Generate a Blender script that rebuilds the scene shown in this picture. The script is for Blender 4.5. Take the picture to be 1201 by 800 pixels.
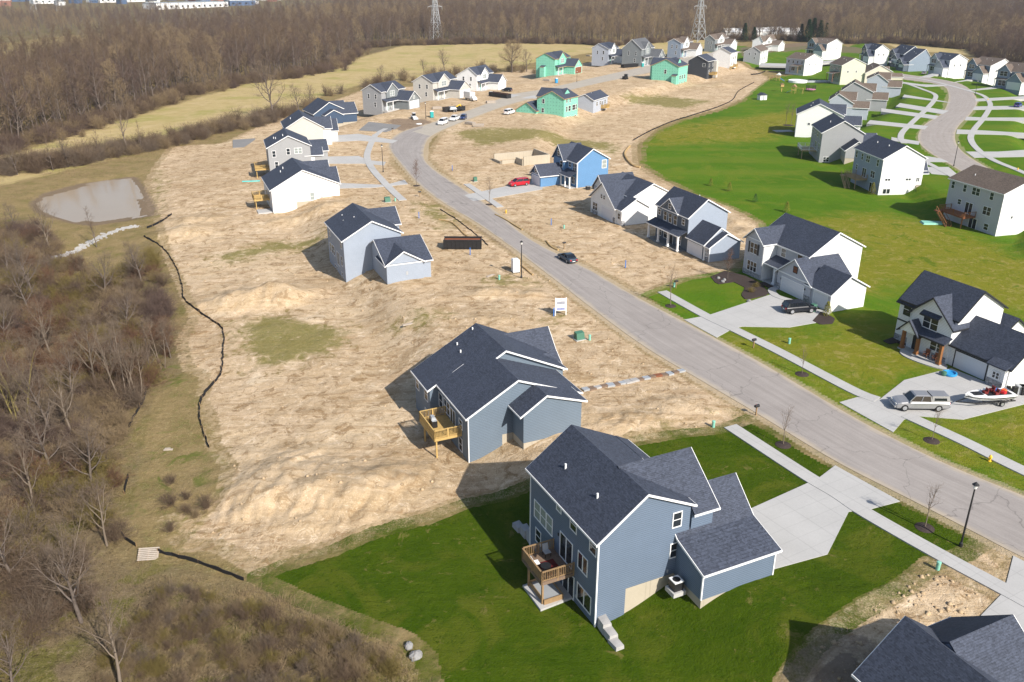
import bpy, math, random
import numpy as np
from math import sin, cos, pi, radians, hypot, atan2
random.seed(7)
RNG = np.random.default_rng(7)
S = bpy.context.scene
for o in list(bpy.data.objects): bpy.data.objects.remove(o, do_unlink=True)
COL = S.collection

# ------------------------------------------------------------------ camera
CAM_H, FPX, PITCH = 45.0, 1000.0, math.atan(0.425)
cam = bpy.data.objects.new('camera', bpy.data.cameras.new('camera'))
COL.objects.link(cam); S.camera = cam
cam.location = (0, 0, CAM_H)
cam.rotation_euler = (pi/2 - PITCH, 0, 0)
cam.data.sensor_width = 36; cam.data.lens = FPX/1201*36
cam.data.clip_start = 1; cam.data.clip_end = 9000
# ------------------------------------------------------------------ sky, sun, exposure
SUN_AZ, SUN_EL = radians(-52), radians(36)
W = bpy.data.worlds.new('World'); S.world = W; W.use_nodes = True
nt = W.node_tree; bg = nt.nodes['Background']
sky = nt.nodes.new('ShaderNodeTexSky'); sky.sky_type = 'NISHITA'; sky.sun_disc = False
sky.sun_elevation = SUN_EL; sky.sun_rotation = pi/2 - SUN_AZ
sky.air_density = 1.0; sky.dust_density = 1.2; sky.ozone_density = 1.0
nt.links.new(sky.outputs[0], bg.inputs[0]); bg.inputs[1].default_value = 0.10
sd = bpy.data.lights.new('sun', 'SUN'); sd.energy = 4.7; sd.angle = radians(0.55); sd.color = (1.0, 0.94, 0.85)
sun = bpy.data.objects.new('sun', sd); COL.objects.link(sun)
sun.location = (60, -80, 120)
sun.rotation_euler = (pi/2 - SUN_EL, 0, SUN_AZ + pi/2)
S.view_settings.view_transform = 'Standard'; S.view_settings.look = 'None'
S.view_settings.exposure = 0.55; S.view_settings.gamma = 1
S.view_settings.use_curve_mapping = False
S.render.engine = 'CYCLES'
S.cycles.max_bounces = 5; S.cycles.diffuse_bounces = 2; S.cycles.glossy_bounces = 2
S.cycles.transparent_max_bounces = 6

# ------------------------------------------------------------------ survey: photo pixel -> point on a level z
CT, ST = cos(PITCH), sin(PITCH)
def G(x, y, z=0.0):
    u = (x-600)/FPX; v = (y-400)/FPX
    t = (CAM_H-z)/(ST+v*CT)
    return np.array([u*t, (CT-v*ST)*t])
def poly(pts, z=0.0): return np.array([G(x, y, z) for x, y in pts])
class Fr:
    """site frame of a house: origin at a corner, x axis turned by yaw"""
    def __init__(s, px, z0, yaw):
        s.o = G(px[0], px[1], z0); s.yaw = yaw; t = radians(yaw)
        s.a = np.array([cos(t), sin(t)]); s.b = np.array([-sin(t), cos(t)])
    def on(s, p, ax, val):
        if ax == 'z': z = val
        else:
            k = s.a if ax == 'a' else s.b
            g0 = G(*p)/CAM_H
            z = CAM_H - (val + s.o@k)/(g0@k)
        d = G(*p, z) - s.o
        return np.array([d@s.a, d@s.b, z])
    def w(s, a, b): return s.o + a*s.a + b*s.b

# ------------------------------------------------------------------ noise and distance helpers
def _hash(ix, iy, s):
    n = (ix*374761393 + iy*668265263 + s*1442695041) & 0x7fffffff
    n = ((n ^ (n >> 13))*1274126177) & 0x7fffffff
    return ((n ^ (n >> 16)) & 0xffff)/65535.0
def vnoise(x, y, s=0):
    x = np.asarray(x, float); y = np.asarray(y, float)
    ix = np.floor(x).astype(np.int64); iy = np.floor(y).astype(np.int64)
    fx = x-ix; fy = y-iy; fx = fx*fx*(3-2*fx); fy = fy*fy*(3-2*fy)
    a = _hash(ix, iy, s); b = _hash(ix+1, iy, s); c = _hash(ix, iy+1, s); d = _hash(ix+1, iy+1, s)
    return (a*(1-fx)+b*fx)*(1-fy) + (c*(1-fx)+d*fx)*fy
def fbm(x, y, sc, octv=4, s=0, gain=0.5):
    t = 0; amp = 1; tot = 0
    for i in range(octv):
        t = t + amp*vnoise(np.asarray(x)/sc, np.asarray(y)/sc, s+i*17); tot += amp; amp *= gain; sc *= 0.5
    return t/tot
def ss(a, b, x):
    t = np.clip((x-a)/(b-a), 0, 1); return t*t*(3-2*t)
def dline(X, Y, P):
    best = np.full(np.shape(X), 1e9)
    for (ax, ay), (bx, by) in zip(P[:-1], P[1:]):
        dx, dy = bx-ax, by-ay; L = dx*dx+dy*dy+1e-9
        t = np.clip(((X-ax)*dx+(Y-ay)*dy)/L, 0, 1)
        best = np.minimum(best, np.hypot(X-ax-t*dx, Y-ay-t*dy))
    return best
def inside(X, Y, P):
    r = np.zeros(np.shape(X), bool); n = len(P)
    for i in range(n):
        ax, ay = P[i]; bx, by = P[(i+1) % n]
        if ay == by: continue
        c = ((ay > Y) != (by > Y)) & (X < (bx-ax)*(Y-ay)/(by-ay)+ax)
        r ^= c
    return r
def sdist(X, Y, P, lim=8.0):
    """signed distance, positive inside, clipped to +-lim"""
    X = np.asarray(X, float); Y = np.asarray(Y, float)
    out = np.full(X.shape, -lim)
    m = (X > P[:, 0].min()-lim) & (X < P[:, 0].max()+lim) & (Y > P[:, 1].min()-lim) & (Y < P[:, 1].max()+lim)
    if m.any():
        x, y = X[m], Y[m]
        d = np.minimum(dline(x, y, np.vstack([P, P[:1]])), lim)
        out[m] = np.where(inside(x, y, P), d, -d)
    return out

# ------------------------------------------------------------------ roads (edges surveyed at kerb height)
R1L = poly([(1420,760),(1188,648),(1150,628),(1060,582),(978,540),(886,484),(820,445),(740,396),(640,320),(600,290),(560,262),(520,238),(490,215),(468,190),(456,172),(462,160),(478,152),(500,146)])
R1R = poly([(1420,672),(1201,582),(1100,540),(1002,490),(900,430),(820,387),(740,345),(690,316),(620,280),(580,247),(540,220),(510,200),(497,186),(498,170),(506,159),(520,152)])
R2L = poly([(478,153),(500,146),(545,131),(580,118),(602,110),(640,104),(692,92),(760,77),(850,58)])
R2R = poly([(505,160),(520,152),(552,139),(590,125),(618,117),(655,109),(700,98),(772,83),(870,61)])
R3L = poly([(1003,84),(1050,92),(1100,99),(1112,110),(1106,131),(1084,146),(1076,162),(1087,177),(1119,196),(1160,222),(1260,270)])
R3R = poly([(1020,82),(1075,89),(1125,98),(1145,115),(1140,131),(1123,149),(1120,165),(1131,180),(1162,199),(1201,219),(1290,255)])
def ahead(P, d=90):
    e = P[0]-P[1]; return np.vstack([P[0]+e/np.linalg.norm(e)*d, P])
R1L, R1R = ahead(R1L), ahead(R1R)
def resamp(P, n):
    d = np.r_[0, np.cumsum(np.hypot(*np.diff(P, axis=0).T))]
    t = np.linspace(0, d[-1], n); return np.c_[np.interp(t, d, P[:, 0]), np.interp(t, d, P[:, 1])]
R1C = (resamp(R1L, 30)+resamp(R1R, 30))/2
R2C = (resamp(R2L, 20)+resamp(R2R, 20))/2
R3C = (resamp(R3L, 24)+resamp(R3R, 24))/2
SD = G(585, 96)

POND = poly([(47,238),(60,228),(100,217),(150,210),(158,222),(170,246),(168,253),(140,258),(112,262),(90,259),(66,252),(54,247)], -4.6)
MOUNDS = []   # x, y, rx, ry, h, yaw
def mound(px, py, rx, ry, h, yaw=0, z=0): g = G(px, py, z); MOUNDS.append((g[0], g[1], rx, ry, h, radians(yaw)))
mound(295,352,7.5,5,1.5,10,-3); mound(330,348,5,4,1.3,-10,-3); mound(262,356,4,3,.7,0,-3)
mound(212,272,7,5.5,1.5,0,-3); mound(228,258,6,4,.9,0,-3)
mound(345,256,6,3.5,.9,20,-2); mound(385,247,5,3,.8,20,-1)
mound(350,560,8,6,1.2,-25,-3.2); mound(420,585,7,5,1.2,10,-3.2); mound(310,585,5,4,.8,0,-3.5); mound(470,560,5,4,.6,0,-3)
mound(573,344,4,2.5,.8,0); mound(620,347,3.2,2,.6,0); mound(575,375,4,2.4,.4,0)
mound(880,270,4,5,1.1,0,-1.5); mound(862,258,3,4,.9,0,-1.5); mound(620,395,3,2.5,.3)
mound(690,68,12,9,1.4,0); mound(845,98,8,5,1.4,0,-1.5); mound(760,108,14,6,.9,0,-1.5)
mound(470,136,12,8,.8,0); mound(590,152,10,7,.5,0); mound(620,100,9,6,.5)
mound(760,490,5,3,.45,20); mound(720,500,5,3,.4,10); mound(800,475,4,3,.4,0); mound(690,485,4,2,.3,0)
mound(1000,700,3,2,.25,0); mound(1155,655,2.5,1.5,.2,0)
def base_h(X, Y):
    X = np.asarray(X, float); Y = np.asarray(Y, float)
    d1 = dline(X, Y, R1C); d2 = dline(X, Y, R2C); d3 = dline(X, Y, R3C)
    # side of the first street
    left = X < np.interp(Y, R1C[:, 1], R1C[:, 0])
    t1 = np.where(left, ss(27, 37, d1), 0.9*ss(35, 47, d1))
    t2 = ss(28, 42, d2)
    bump = -16*np.exp(-(((X-99)/13)**2+((Y-172)/15)**2)) - 6*np.exp(-(((X-88)/9)**2+((Y-205)/13)**2)) + 7*np.exp(-(((X-92)/12)**2+((Y-242)/14)**2)) + 12*np.exp(-(((X-97)/12)**2+((Y-284)/14)**2))
    t3 = ss(18.5, 28.5, d3-bump)
    t = np.minimum(np.minimum(t1, t2), t3)
    h = -2.8*t
    low = ss(42, 78, d1)*np.where(left, 1, 0)*ss(330, 240, Y)
    h = h - 1.5*low
    far = ss(430, 800, np.hypot(X, Y))
    return h*(1-far) - 1.0*far + 8*ss(1100, 1700, Y)*ss(-150, -420, X)
def relief(X, Y):
    h = np.zeros(np.shape(X)); 
    for (mx, my, rx, ry, hh, yw) in MOUNDS:
        m = np.hypot(X-mx, Y-my) < 3*max(rx, ry)
        if not m.any(): continue
        x, y = X[m], Y[m]; dx, dy = x-mx, y-my; c, s = cos(yw), sin(yw)
        q = ((dx*c+dy*s)/rx)**2 + ((-dx*s+dy*c)/ry)**2
        q = q*(1+0.8*(fbm(x, y, 2.5, 2, 5)-.5)); h[m] += hh*np.exp(-q*1.3)
    return h
def ground_h(X, Y):
    X = np.atleast_1d(np.asarray(X, float)); Y = np.atleast_1d(np.asarray(Y, float))
    h = base_h(X, Y) + relief(X, Y)
    pond = sdist(X, Y, POND, 8)
    return np.where(pond > -6, h*(1-ss(-6, 0, pond)) + (-4.62)*ss(-6, 0, pond), h) - 0.9*ss(0, 4, pond)
GRID = None          # the finished ground mesh, once it is built
def surf(X, Y):
    """height of the finished ground"""
    if GRID is None: return base_h(X, Y)
    X = np.atleast_1d(np.asarray(X, float)); Y = np.maximum(np.atleast_1d(np.asarray(Y, float)), 15.01)
    r = np.clip(np.interp(Y, ys, np.arange(NY)), 0, NY-1.001); i = r.astype(int); f = r-i
    c = np.clip((X/(0.95*Y+60)+1)/2*(NX-1), 0, NX-1.001); j = c.astype(int); g = c-j
    return (GRID[i, j]*(1-g)+GRID[i, j+1]*g)*(1-f) + (GRID[i+1, j]*(1-g)+GRID[i+1, j+1]*g)*f
def gh(x, y): return float(np.ravel(surf(x, y))[0])
def ats(P):
    """where the survey rays of photo pixels meet the terrain"""
    P = np.asarray(P, float); u = (P[:, 0]-600)/FPX; v = (P[:, 1]-400)/FPX; k = ST+v*CT; z = np.zeros(len(P))
    for _ in range(12):
        t = (CAM_H-z)/k; X, Y = u*t, (CT-v*ST)*t; z = .5*z+.5*np.ravel(surf(X, Y))
    t = (CAM_H-z)/k; X, Y = u*t, (CT-v*ST)*t
    return np.c_[X, Y, np.ravel(surf(X, Y))]
def at(px, py): return ats([(px, py)])[0]

# ------------------------------------------------------------------ materials
def lin(c): return tuple(((x/255)/12.92 if x/255 <= .04045 else ((x/255+.055)/1.055)**2.4) for x in c)
def mat(name, col, rough=.7, metal=0.0, spec=.3, build=None):
    m = bpy.data.materials.new(name); m.use_nodes = True
    b = m.node_tree.nodes['Principled BSDF']
    b.inputs['Base Color'].default_value = (*col, 1); b.inputs['Roughness'].default_value = rough
    b.inputs['Metallic'].default_value = metal; b.inputs['Specular IOR Level'].default_value = spec
    m.diffuse_color = (*col, 1)
    if build: build(m.node_tree, b, col)
    return m
def nd(nt, t, **k):
    n = nt.nodes.new('ShaderNode'+t)
    for a, v in k.items():
        if a.startswith('i_'):
            key = a[2:]; n.inputs[int(key) if key.isdigit() else key.replace('_', ' ')].default_value = v
        else: setattr(n, a, v)
    return n
def noise(nt, scale, detail=3, rough=.55, coord=None, dist=0):
    n = nd(nt, 'TexNoise', i_Scale=scale, i_Detail=detail, i_Roughness=rough, i_Distortion=dist)
    if coord is None:
        tc = nd(nt, 'TexCoord'); coord = tc.outputs['Object']
    nt.links.new(coord, n.inputs['Vector']); return n.outputs[0]
def maprange(nt, v, a, b, c, d, smooth=False):
    n = nd(nt, 'MapRange', i_1=a, i_2=b, i_3=c, i_4=d)
    if smooth: n.interpolation_type = 'SMOOTHSTEP'
    nt.links.new(v, n.inputs[0]); return n.outputs[0]
def mixc(nt, f, a, b, mode='MIX'):
    n = nd(nt, 'Mix', data_type='RGBA', blend_type=mode)
    for s, v in ((n.inputs[0], f), (n.inputs[6], a), (n.inputs[7], b)):
        if hasattr(v, 'links'): nt.links.new(v, s)
        elif isinstance(v, (int, float)): s.default_value = v
        else: s.default_value = (*v, 1)
    return n.outputs[2]
def mth(nt, op, a, b=None):
    n = nd(nt, 'Math', operation=op)
    for s, v in ((n.inputs[0], a), (n.inputs[1], b)):
        if v is None: continue
        if hasattr(v, 'links'): nt.links.new(v, s)
        else: s.default_value = v
    return n.outputs[0]
def bump(nt, b, h, strength=.3, dist=.05):
    n = nd(nt, 'Bump', i_Strength=strength, i_Distance=dist)
    nt.links.new(h, n.inputs['Height']); nt.links.new(n.outputs[0], b.inputs['Normal'])
def mul(c, k): return tuple(min(1, x*k) for x in c)

def b_siding(nt, b, col):
    tc = nd(nt, 'TexCoord'); sx = nd(nt, 'SeparateXYZ'); nt.links.new(tc.outputs['Object'], sx.inputs[0])
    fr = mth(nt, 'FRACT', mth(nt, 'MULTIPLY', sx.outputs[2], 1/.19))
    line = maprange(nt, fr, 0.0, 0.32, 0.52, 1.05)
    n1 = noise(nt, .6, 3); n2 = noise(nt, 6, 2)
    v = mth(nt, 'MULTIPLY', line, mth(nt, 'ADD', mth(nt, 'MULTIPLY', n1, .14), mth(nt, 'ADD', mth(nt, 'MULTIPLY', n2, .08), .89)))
    c = mixc(nt, 1.0, col, v, 'MULTIPLY'); nt.links.new(c, b.inputs['Base Color'])
    bump(nt, b, fr, .45, .03)
def b_shingle(nt, b, col):
    tc = nd(nt, 'TexCoord'); o = tc.outputs['Object']
    sx = nd(nt, 'SeparateXYZ'); nt.links.new(o, sx.inputs[0])
    rows = mth(nt, 'FRACT', mth(nt, 'MULTIPLY', sx.outputs[2], 1/.095))
    mp = nd(nt, 'Mapping'); mp.inputs['Scale'].default_value = (4.2, 4.2, 10.5); nt.links.new(o, mp.inputs[0])
    vo = nd(nt, 'TexVoronoi', i_Scale=1.25); nt.links.new(mp.outputs[0], vo.inputs[0])
    sp = nd(nt, 'SeparateColor'); nt.links.new(vo.outputs['Color'], sp.inputs[0])
    n1 = noise(nt, .35, 4); n2 = noise(nt, 9, 2, .6)
    v = mth(nt, 'ADD', mth(nt, 'MULTIPLY', sp.outputs[0], .55), mth(nt, 'ADD', mth(nt, 'MULTIPLY', n1, .35), mth(nt, 'MULTIPLY', n2, .5)))
    v = mth(nt, 'MULTIPLY', mth(nt, 'ADD', v, .30), maprange(nt, rows, 0, .3, .78, 1.05))
    c = mixc(nt, 1.0, col, v, 'MULTIPLY'); nt.links.new(c, b.inputs['Base Color'])
    bump(nt, b, mth(nt, 'ADD', rows, mth(nt, 'MULTIPLY', sp.outputs[1], .6)), .5, .03)
def b_speckle(nt, b, col, amt=.3, sc=3.0):
    n1 = noise(nt, sc, 4, .6); n2 = noise(nt, .18, 3)
    v = mth(nt, 'ADD', mth(nt, 'MULTIPLY', n1, amt), mth(nt, 'ADD', mth(nt, 'MULTIPLY', n2, amt*.8), 1-amt*.9))
    nt.links.new(mixc(nt, 1.0, col, v, 'MULTIPLY'), b.inputs['Base Color'])
def b_stone(nt, b, col):
    tc = nd(nt, 'TexCoord'); mp = nd(nt, 'Mapping'); mp.inputs['Scale'].default_value = (2.2, 2.2, 4.5); nt.links.new(tc.outputs['Object'], mp.inputs[0])
    vo = nd(nt, 'TexVoronoi', i_Scale=1.0); nt.links.new(mp.outputs[0], vo.inputs[0])
    ve = nd(nt, 'TexVoronoi', feature='DISTANCE_TO_EDGE', i_Scale=1.0); nt.links.new(mp.outputs[0], ve.inputs[0])
    sp = nd(nt, 'SeparateColor'); nt.links.new(vo.outputs['Color'], sp.inputs[0])
    v = mth(nt, 'MULTIPLY', mth(nt, 'ADD', mth(nt, 'MULTIPLY', sp.outputs[0], .8), .6), maprange(nt, ve.outputs[0], 0, .08, .35, 1))
    nt.links.new(mixc(nt, 1.0, col, v, 'MULTIPLY'), b.inputs['Base Color']); bump(nt, b, ve.outputs[0], .6, .05)
def b_wrap(nt, b, col):
    # green wall wrap: seams and a grid of printed marks
    tc = nd(nt, 'TexCoord'); sx = nd(nt, 'SeparateXYZ'); nt.links.new(tc.outputs['Object'], sx.inputs[0])
    hx = mth(nt, 'ADD', sx.outputs[0], sx.outputs[1])
    fz = mth(nt, 'FRACT', mth(nt, 'MULTIPLY', sx.outputs[2], 1/1.22)); fh = mth(nt, 'FRACT', mth(nt, 'MULTIPLY', hx, 1/1.22))
    mk = mth(nt, 'MULTIPLY', mth(nt, 'COMPARE', fz, .5), 1.0)
    n = mk.node.inputs[0].links[0].from_node; n.inputs[2].default_value = .13
    m2 = mth(nt, 'COMPARE', fh, .5); m2.node.inputs[2].default_value = .22
    dots = mth(nt, 'MULTIPLY', mk, m2)
    seam = mth(nt, 'LESS_THAN', fz, .04)
    c = mixc(nt, mth(nt, 'MULTIPLY', dots, .55), col, mul(col, .45)); c = mixc(nt, mth(nt, 'MULTIPLY', seam, .5), c, mul(col, .6))
    nt.links.new(mixc(nt, 1.0, c, mth(nt, 'ADD', mth(nt, 'MULTIPLY', noise(nt, .8, 3), .3), .85), 'MULTIPLY'), b.inputs['Base Color'])
def b_wood(nt, b, col):
    tc = nd(nt, 'TexCoord'); sx = nd(nt, 'SeparateXYZ'); nt.links.new(tc.outputs['Object'], sx.inputs[0])
    hx = mth(nt, 'ADD', sx.outputs[0], mth(nt, 'MULTIPLY', sx.outputs[1], 1.0))
    fr = mth(nt, 'FRACT', mth(nt, 'MULTIPLY', hx, 1/.14)); g = maprange(nt, fr, 0, .16, .55, 1)
    v = mth(nt, 'MULTIPLY', g, mth(nt, 'ADD', mth(nt, 'MULTIPLY', noise(nt, 3, 3), .5), .75))
    nt.links.new(mixc(nt, 1.0, col, v, 'MULTIPLY'), b.inputs['Base Color'])
def b_bark(nt, b, col):
    n = noise(nt, 1.2, 4, .6)
    nt.links.new(mixc(nt, n, mul(col, .7), mul(col, 1.4)), b.inputs['Base Color'])
def b_conc(nt, b, col):
    n1 = noise(nt, .22, 4, .6); n2 = noise(nt, 4, 3)
    v = mth(nt, 'ADD', mth(nt, 'MULTIPLY', n1, .30), mth(nt, 'ADD', mth(nt, 'MULTIPLY', n2, .12), .79))
    tc = nd(nt, 'TexCoord'); mp = nd(nt, 'Mapping'); mp.inputs['Rotation'].default_value = (0, 0, radians(-30)); nt.links.new(tc.outputs['Object'], mp.inputs[0]); sx = nd(nt, 'SeparateXYZ'); nt.links.new(mp.outputs[0], sx.inputs[0])
    for k, per in ((0, 3.0), (1, 1.55)):
        fr = mth(nt, 'FRACT', mth(nt, 'MULTIPLY', sx.outputs[k], 1/per)); v = mth(nt, 'MULTIPLY', v, maprange(nt, mth(nt, 'ABSOLUTE', mth(nt, 'SUBTRACT', fr, .5)), .010, .025, .88, 1.0))
    nt.links.new(mixc(nt, 1.0, col, v, 'MULTIPLY'), b.inputs['Base Color'])
    bump(nt, b, n2, .15, .01)

M = {}
def siding(n, c): M['siding_'+n] = mat('siding_'+n, c, .6, 0, .25, b_siding)
siding('blue', (.135,.178,.245)); siding('bluegrey', (.148,.19,.24)); siding('ltblue', (.31,.355,.43)); siding('ltgrey', (.40,.435,.50))
siding('white', (.78,.78,.77)); siding('grey', (.32,.325,.335)); siding('shadedwhite', (.50,.505,.55)); siding('navy', (.05,.08,.135)); siding('dkslate', (.10,.125,.16))  # the lavender one is white siding with shade mixed into its colour
siding('royal', (.115,.245,.44)); siding('charcoal', (.05,.055,.065)); siding('cream', (.66,.60,.50)); siding('olive', (.30,.33,.27)); siding('beige', (.52,.50,.46)); siding('palegreen', (.60,.60,.47)); siding('midgrey', (.20,.22,.23)); siding('steel', (.22,.27,.34)); siding('dkblue', (.055,.10,.17))
M['wrap'] = mat('green_wall_wrap', (.22,.56,.42), .6, 0, .2, b_wrap)
M['roof'] = mat('charcoal_shingle', (.050,.059,.084), .8, 0, .25, b_shingle)
M['roofgrey'] = mat('grey_shingle', (.10,.105,.115), .85, 0, .2, b_shingle)
M['roofbrown'] = mat('brown_shingle', (.135,.105,.085), .85, 0, .2, b_shingle)
M['trim'] = mat('white_trim', (.80,.80,.80), .5, 0, .3, lambda n, b, c: b_speckle(n, b, c, .06, 2))
M['darktrim'] = mat('black_trim', (.025,.026,.03), .5, 0, .3, lambda n, b, c: b_speckle(n, b, c, .2, 2))
M['plytrim'] = mat('raw_wood_trim', (.50,.36,.20), .7, 0, .3, b_wood)
M['conc'] = mat('concrete_slab', (.42,.412,.40), .85, 0, .2, b_conc)
M['found'] = mat('foundation_concrete', (.42,.37,.29), .85, 0, .2, b_conc)
M['gravel'] = mat('grey_gravel', (.215,.21,.205), .9, 0, .2, lambda n, b, c: b_speckle(n, b, c, .5, 3))
M['stone'] = mat('stone_veneer', (.30,.30,.31), .8, 0, .2, b_stone)
M['lime'] = mat('limestone_block', (.36,.35,.34), .85, 0, .2, lambda n, b, c: b_speckle(n, b, c, .6, 1.2))
M['glass'] = mat('window_glass', (.02,.025,.03), .08, 0, .6, lambda n, b, c: b_speckle(n, b, c, .6, .5))
M['curtain'] = mat('curtained_glass', (.28,.31,.30), .15, 0, .5, lambda n, b, c: b_speckle(n, b, c, .4, 1.5))
M['gdoor'] = mat('garage_door_white', (.66,.66,.69), .5, 0, .3, lambda n, b, c: b_speckle(n, b, c, .06, 2))
M['deck'] = mat('weathered_deck_wood', (.29,.19,.10), .75, 0, .2, b_wood)
M['deckfloor'] = mat('brown_deck_boards', (.20,.14,.10), .75, 0, .2, b_wood)
M['tandeck'] = mat('tan_deck_wood', (.40,.28,.16), .75, 0, .2, b_wood)
M['newwood'] = mat('new_treated_lumber', (.50,.34,.13), .7, 0, .2, b_wood)
M['redwood'] = mat('red_stained_wood', (.22,.085,.045), .7, 0, .2, b_wood)
M['post'] = mat('brown_timber_post', (.26,.115,.045), .7, 0, .2, b_wood)
M['black'] = mat('black_metal', (.018,.018,.02), .45, .0, .4, lambda n, b, c: b_speckle(n, b, c, .3, 5))
M['greymetal'] = mat('grey_metal', (.33,.34,.35), .45, .5, .4, lambda n, b, c: b_speckle(n, b, c, .2, 5))
M['galv'] = mat('galvanised_steel', (.42,.44,.46), .5, .3, .4, lambda n, b, c: b_speckle(n, b, c, .2, 1))
M['rust'] = mat('rusty_interior', (.22,.075,.035), .8, 0, .2, lambda n, b, c: b_speckle(n, b, c, .5, 1.5))
M['utilgreen'] = mat('utility_green', (.06,.16,.11), .5, 0, .3, lambda n, b, c: b_speckle(n, b, c, .2, 3))
M['mint'] = mat('mint_plastic', (.22,.50,.40), .5, 0, .3, lambda n, b, c: b_speckle(n, b, c, .15, 3))
M['teal'] = mat('teal_plastic', (.03,.33,.33), .45, 0, .3, lambda n, b, c: b_speckle(n, b, c, .15, 2))
M['skyblue'] = mat('bright_blue_plastic', (.03,.28,.58), .45, 0, .3, lambda n, b, c: b_speckle(n, b, c, .15, 2))
M['palewood'] = mat('pale_pallet_wood', (.42,.36,.30), .8, 0, .2, b_wood)
M['white'] = mat('white_plastic', (.78,.78,.78), .5, 0, .3, lambda n, b, c: b_speckle(n, b, c, .1, 2))
M['stakeblue'] = mat('blue_paint', (.04,.16,.50), .5, 0, .3, lambda n, b, c: b_speckle(n, b, c, .15, 3))
M['yellow'] = mat('yellow_paint', (.80,.48,.04), .5, 0, .3, lambda n, b, c: b_speckle(n, b, c, .15, 3))
M['red'] = mat('red_paint', (.50,.015,.02), .35, 0, .5, lambda n, b, c: b_speckle(n, b, c, .1, 1))
M['orange'] = mat('orange_plastic', (.75,.13,.03), .5, 0, .3, lambda n, b, c: b_speckle(n, b, c, .1, 2))
M['pink'] = mat('pink_padding', (.70,.22,.45), .6, 0, .3, lambda n, b, c: b_speckle(n, b, c, .1, 2))
M['mulch'] = mat('dark_mulch', (.055,.042,.038), .95, 0, .1, lambda n, b, c: b_speckle(n, b, c, .8, 6))
M['fabric'] = mat('black_silt_fabric', (.012,.012,.015), .75, 0, .3, lambda n, b, c: b_speckle(n, b, c, .6, 2))
M['straw'] = mat('straw_wattle', (.42,.29,.14), .9, 0, .1, lambda n, b, c: b_speckle(n, b, c, .5, 4))
M['rubber'] = mat('tyre_rubber', (.014,.014,.015), .8, 0, .2, lambda n, b, c: b_speckle(n, b, c, .3, 8))
M['rim'] = mat('alloy_rim', (.45,.46,.48), .35, .6, .5, lambda n, b, c: b_speckle(n, b, c, .2, 9))
M['carglass'] = mat('car_glass', (.012,.015,.02), .06, 0, .7, lambda n, b, c: b_speckle(n, b, c, .3, 2))
def paint(n, c, metal=0.0): M[n] = mat('car_paint_'+n, c, .28, metal, .6, lambda nt, b, cc: b_speckle(nt, b, cc, .08, 1.5))
paint('p_black', (.010,.012,.018)); paint('p_bluegrey', (.045,.065,.09), .3); paint('p_silver', (.36,.36,.37), .45); paint('p_red', (.42,.008,.02)); paint('p_white', (.75,.75,.75)); paint('p_navy', (.012,.03,.11)); paint('p_blue', (.02,.05,.22))
M['lampred'] = mat('tail_lamp_red', (.45,.01,.015), .3, 0, .5, lambda n, b, c: b_speckle(n, b, c, .1, 4))
M['lampwhite'] = mat('lamp_lens', (.75,.75,.72), .2, 0, .5, lambda n, b, c: b_speckle(n, b, c, .1, 4))
M['barkgrey'] = mat('grey_bark', (.13,.105,.09), .9, 0, .1, b_bark)
M['barkpale'] = mat('pale_bark', (.175,.14,.108), .9, 0, .1, b_bark)
M['barkmoss'] = mat('mossy_bark', (.22,.18,.06), .9, 0, .1, b_bark)
M['twig'] = mat('brown_twigs', (.135,.095,.066), .9, 0, .1, b_bark)
M['twigpurple'] = mat('purple_brown_twigs', (.115,.080,.066), .9, 0, .1, b_bark)
M['twiggrey'] = mat('grey_twigs', (.155,.118,.088), .9, 0, .1, b_bark)
M['twigred'] = mat('reddish_twigs', (.145,.082,.052), .9, 0, .1, b_bark)
M['twigolive'] = mat('olive_twigs', (.18,.14,.05), .9, 0, .1, b_bark)
M['twigtan'] = mat('tan_twigs', (.225,.165,.098), .9, 0, .1, b_bark)
M['bud'] = mat('yellow_green_buds', (.26,.27,.07), .9, 0, .1, b_bark)
M['needle'] = mat('dark_evergreen', (.02,.055,.022), .9, 0, .1, b_bark)
M['needlegold'] = mat('golden_evergreen', (.20,.19,.03), .9, 0, .1, b_bark)

M['boulder'] = mat('pale_fieldstone', (.27,.265,.26), .9, 0, .1, lambda n, b, c: b_speckle(n, b, c, .7, 3))
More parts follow.
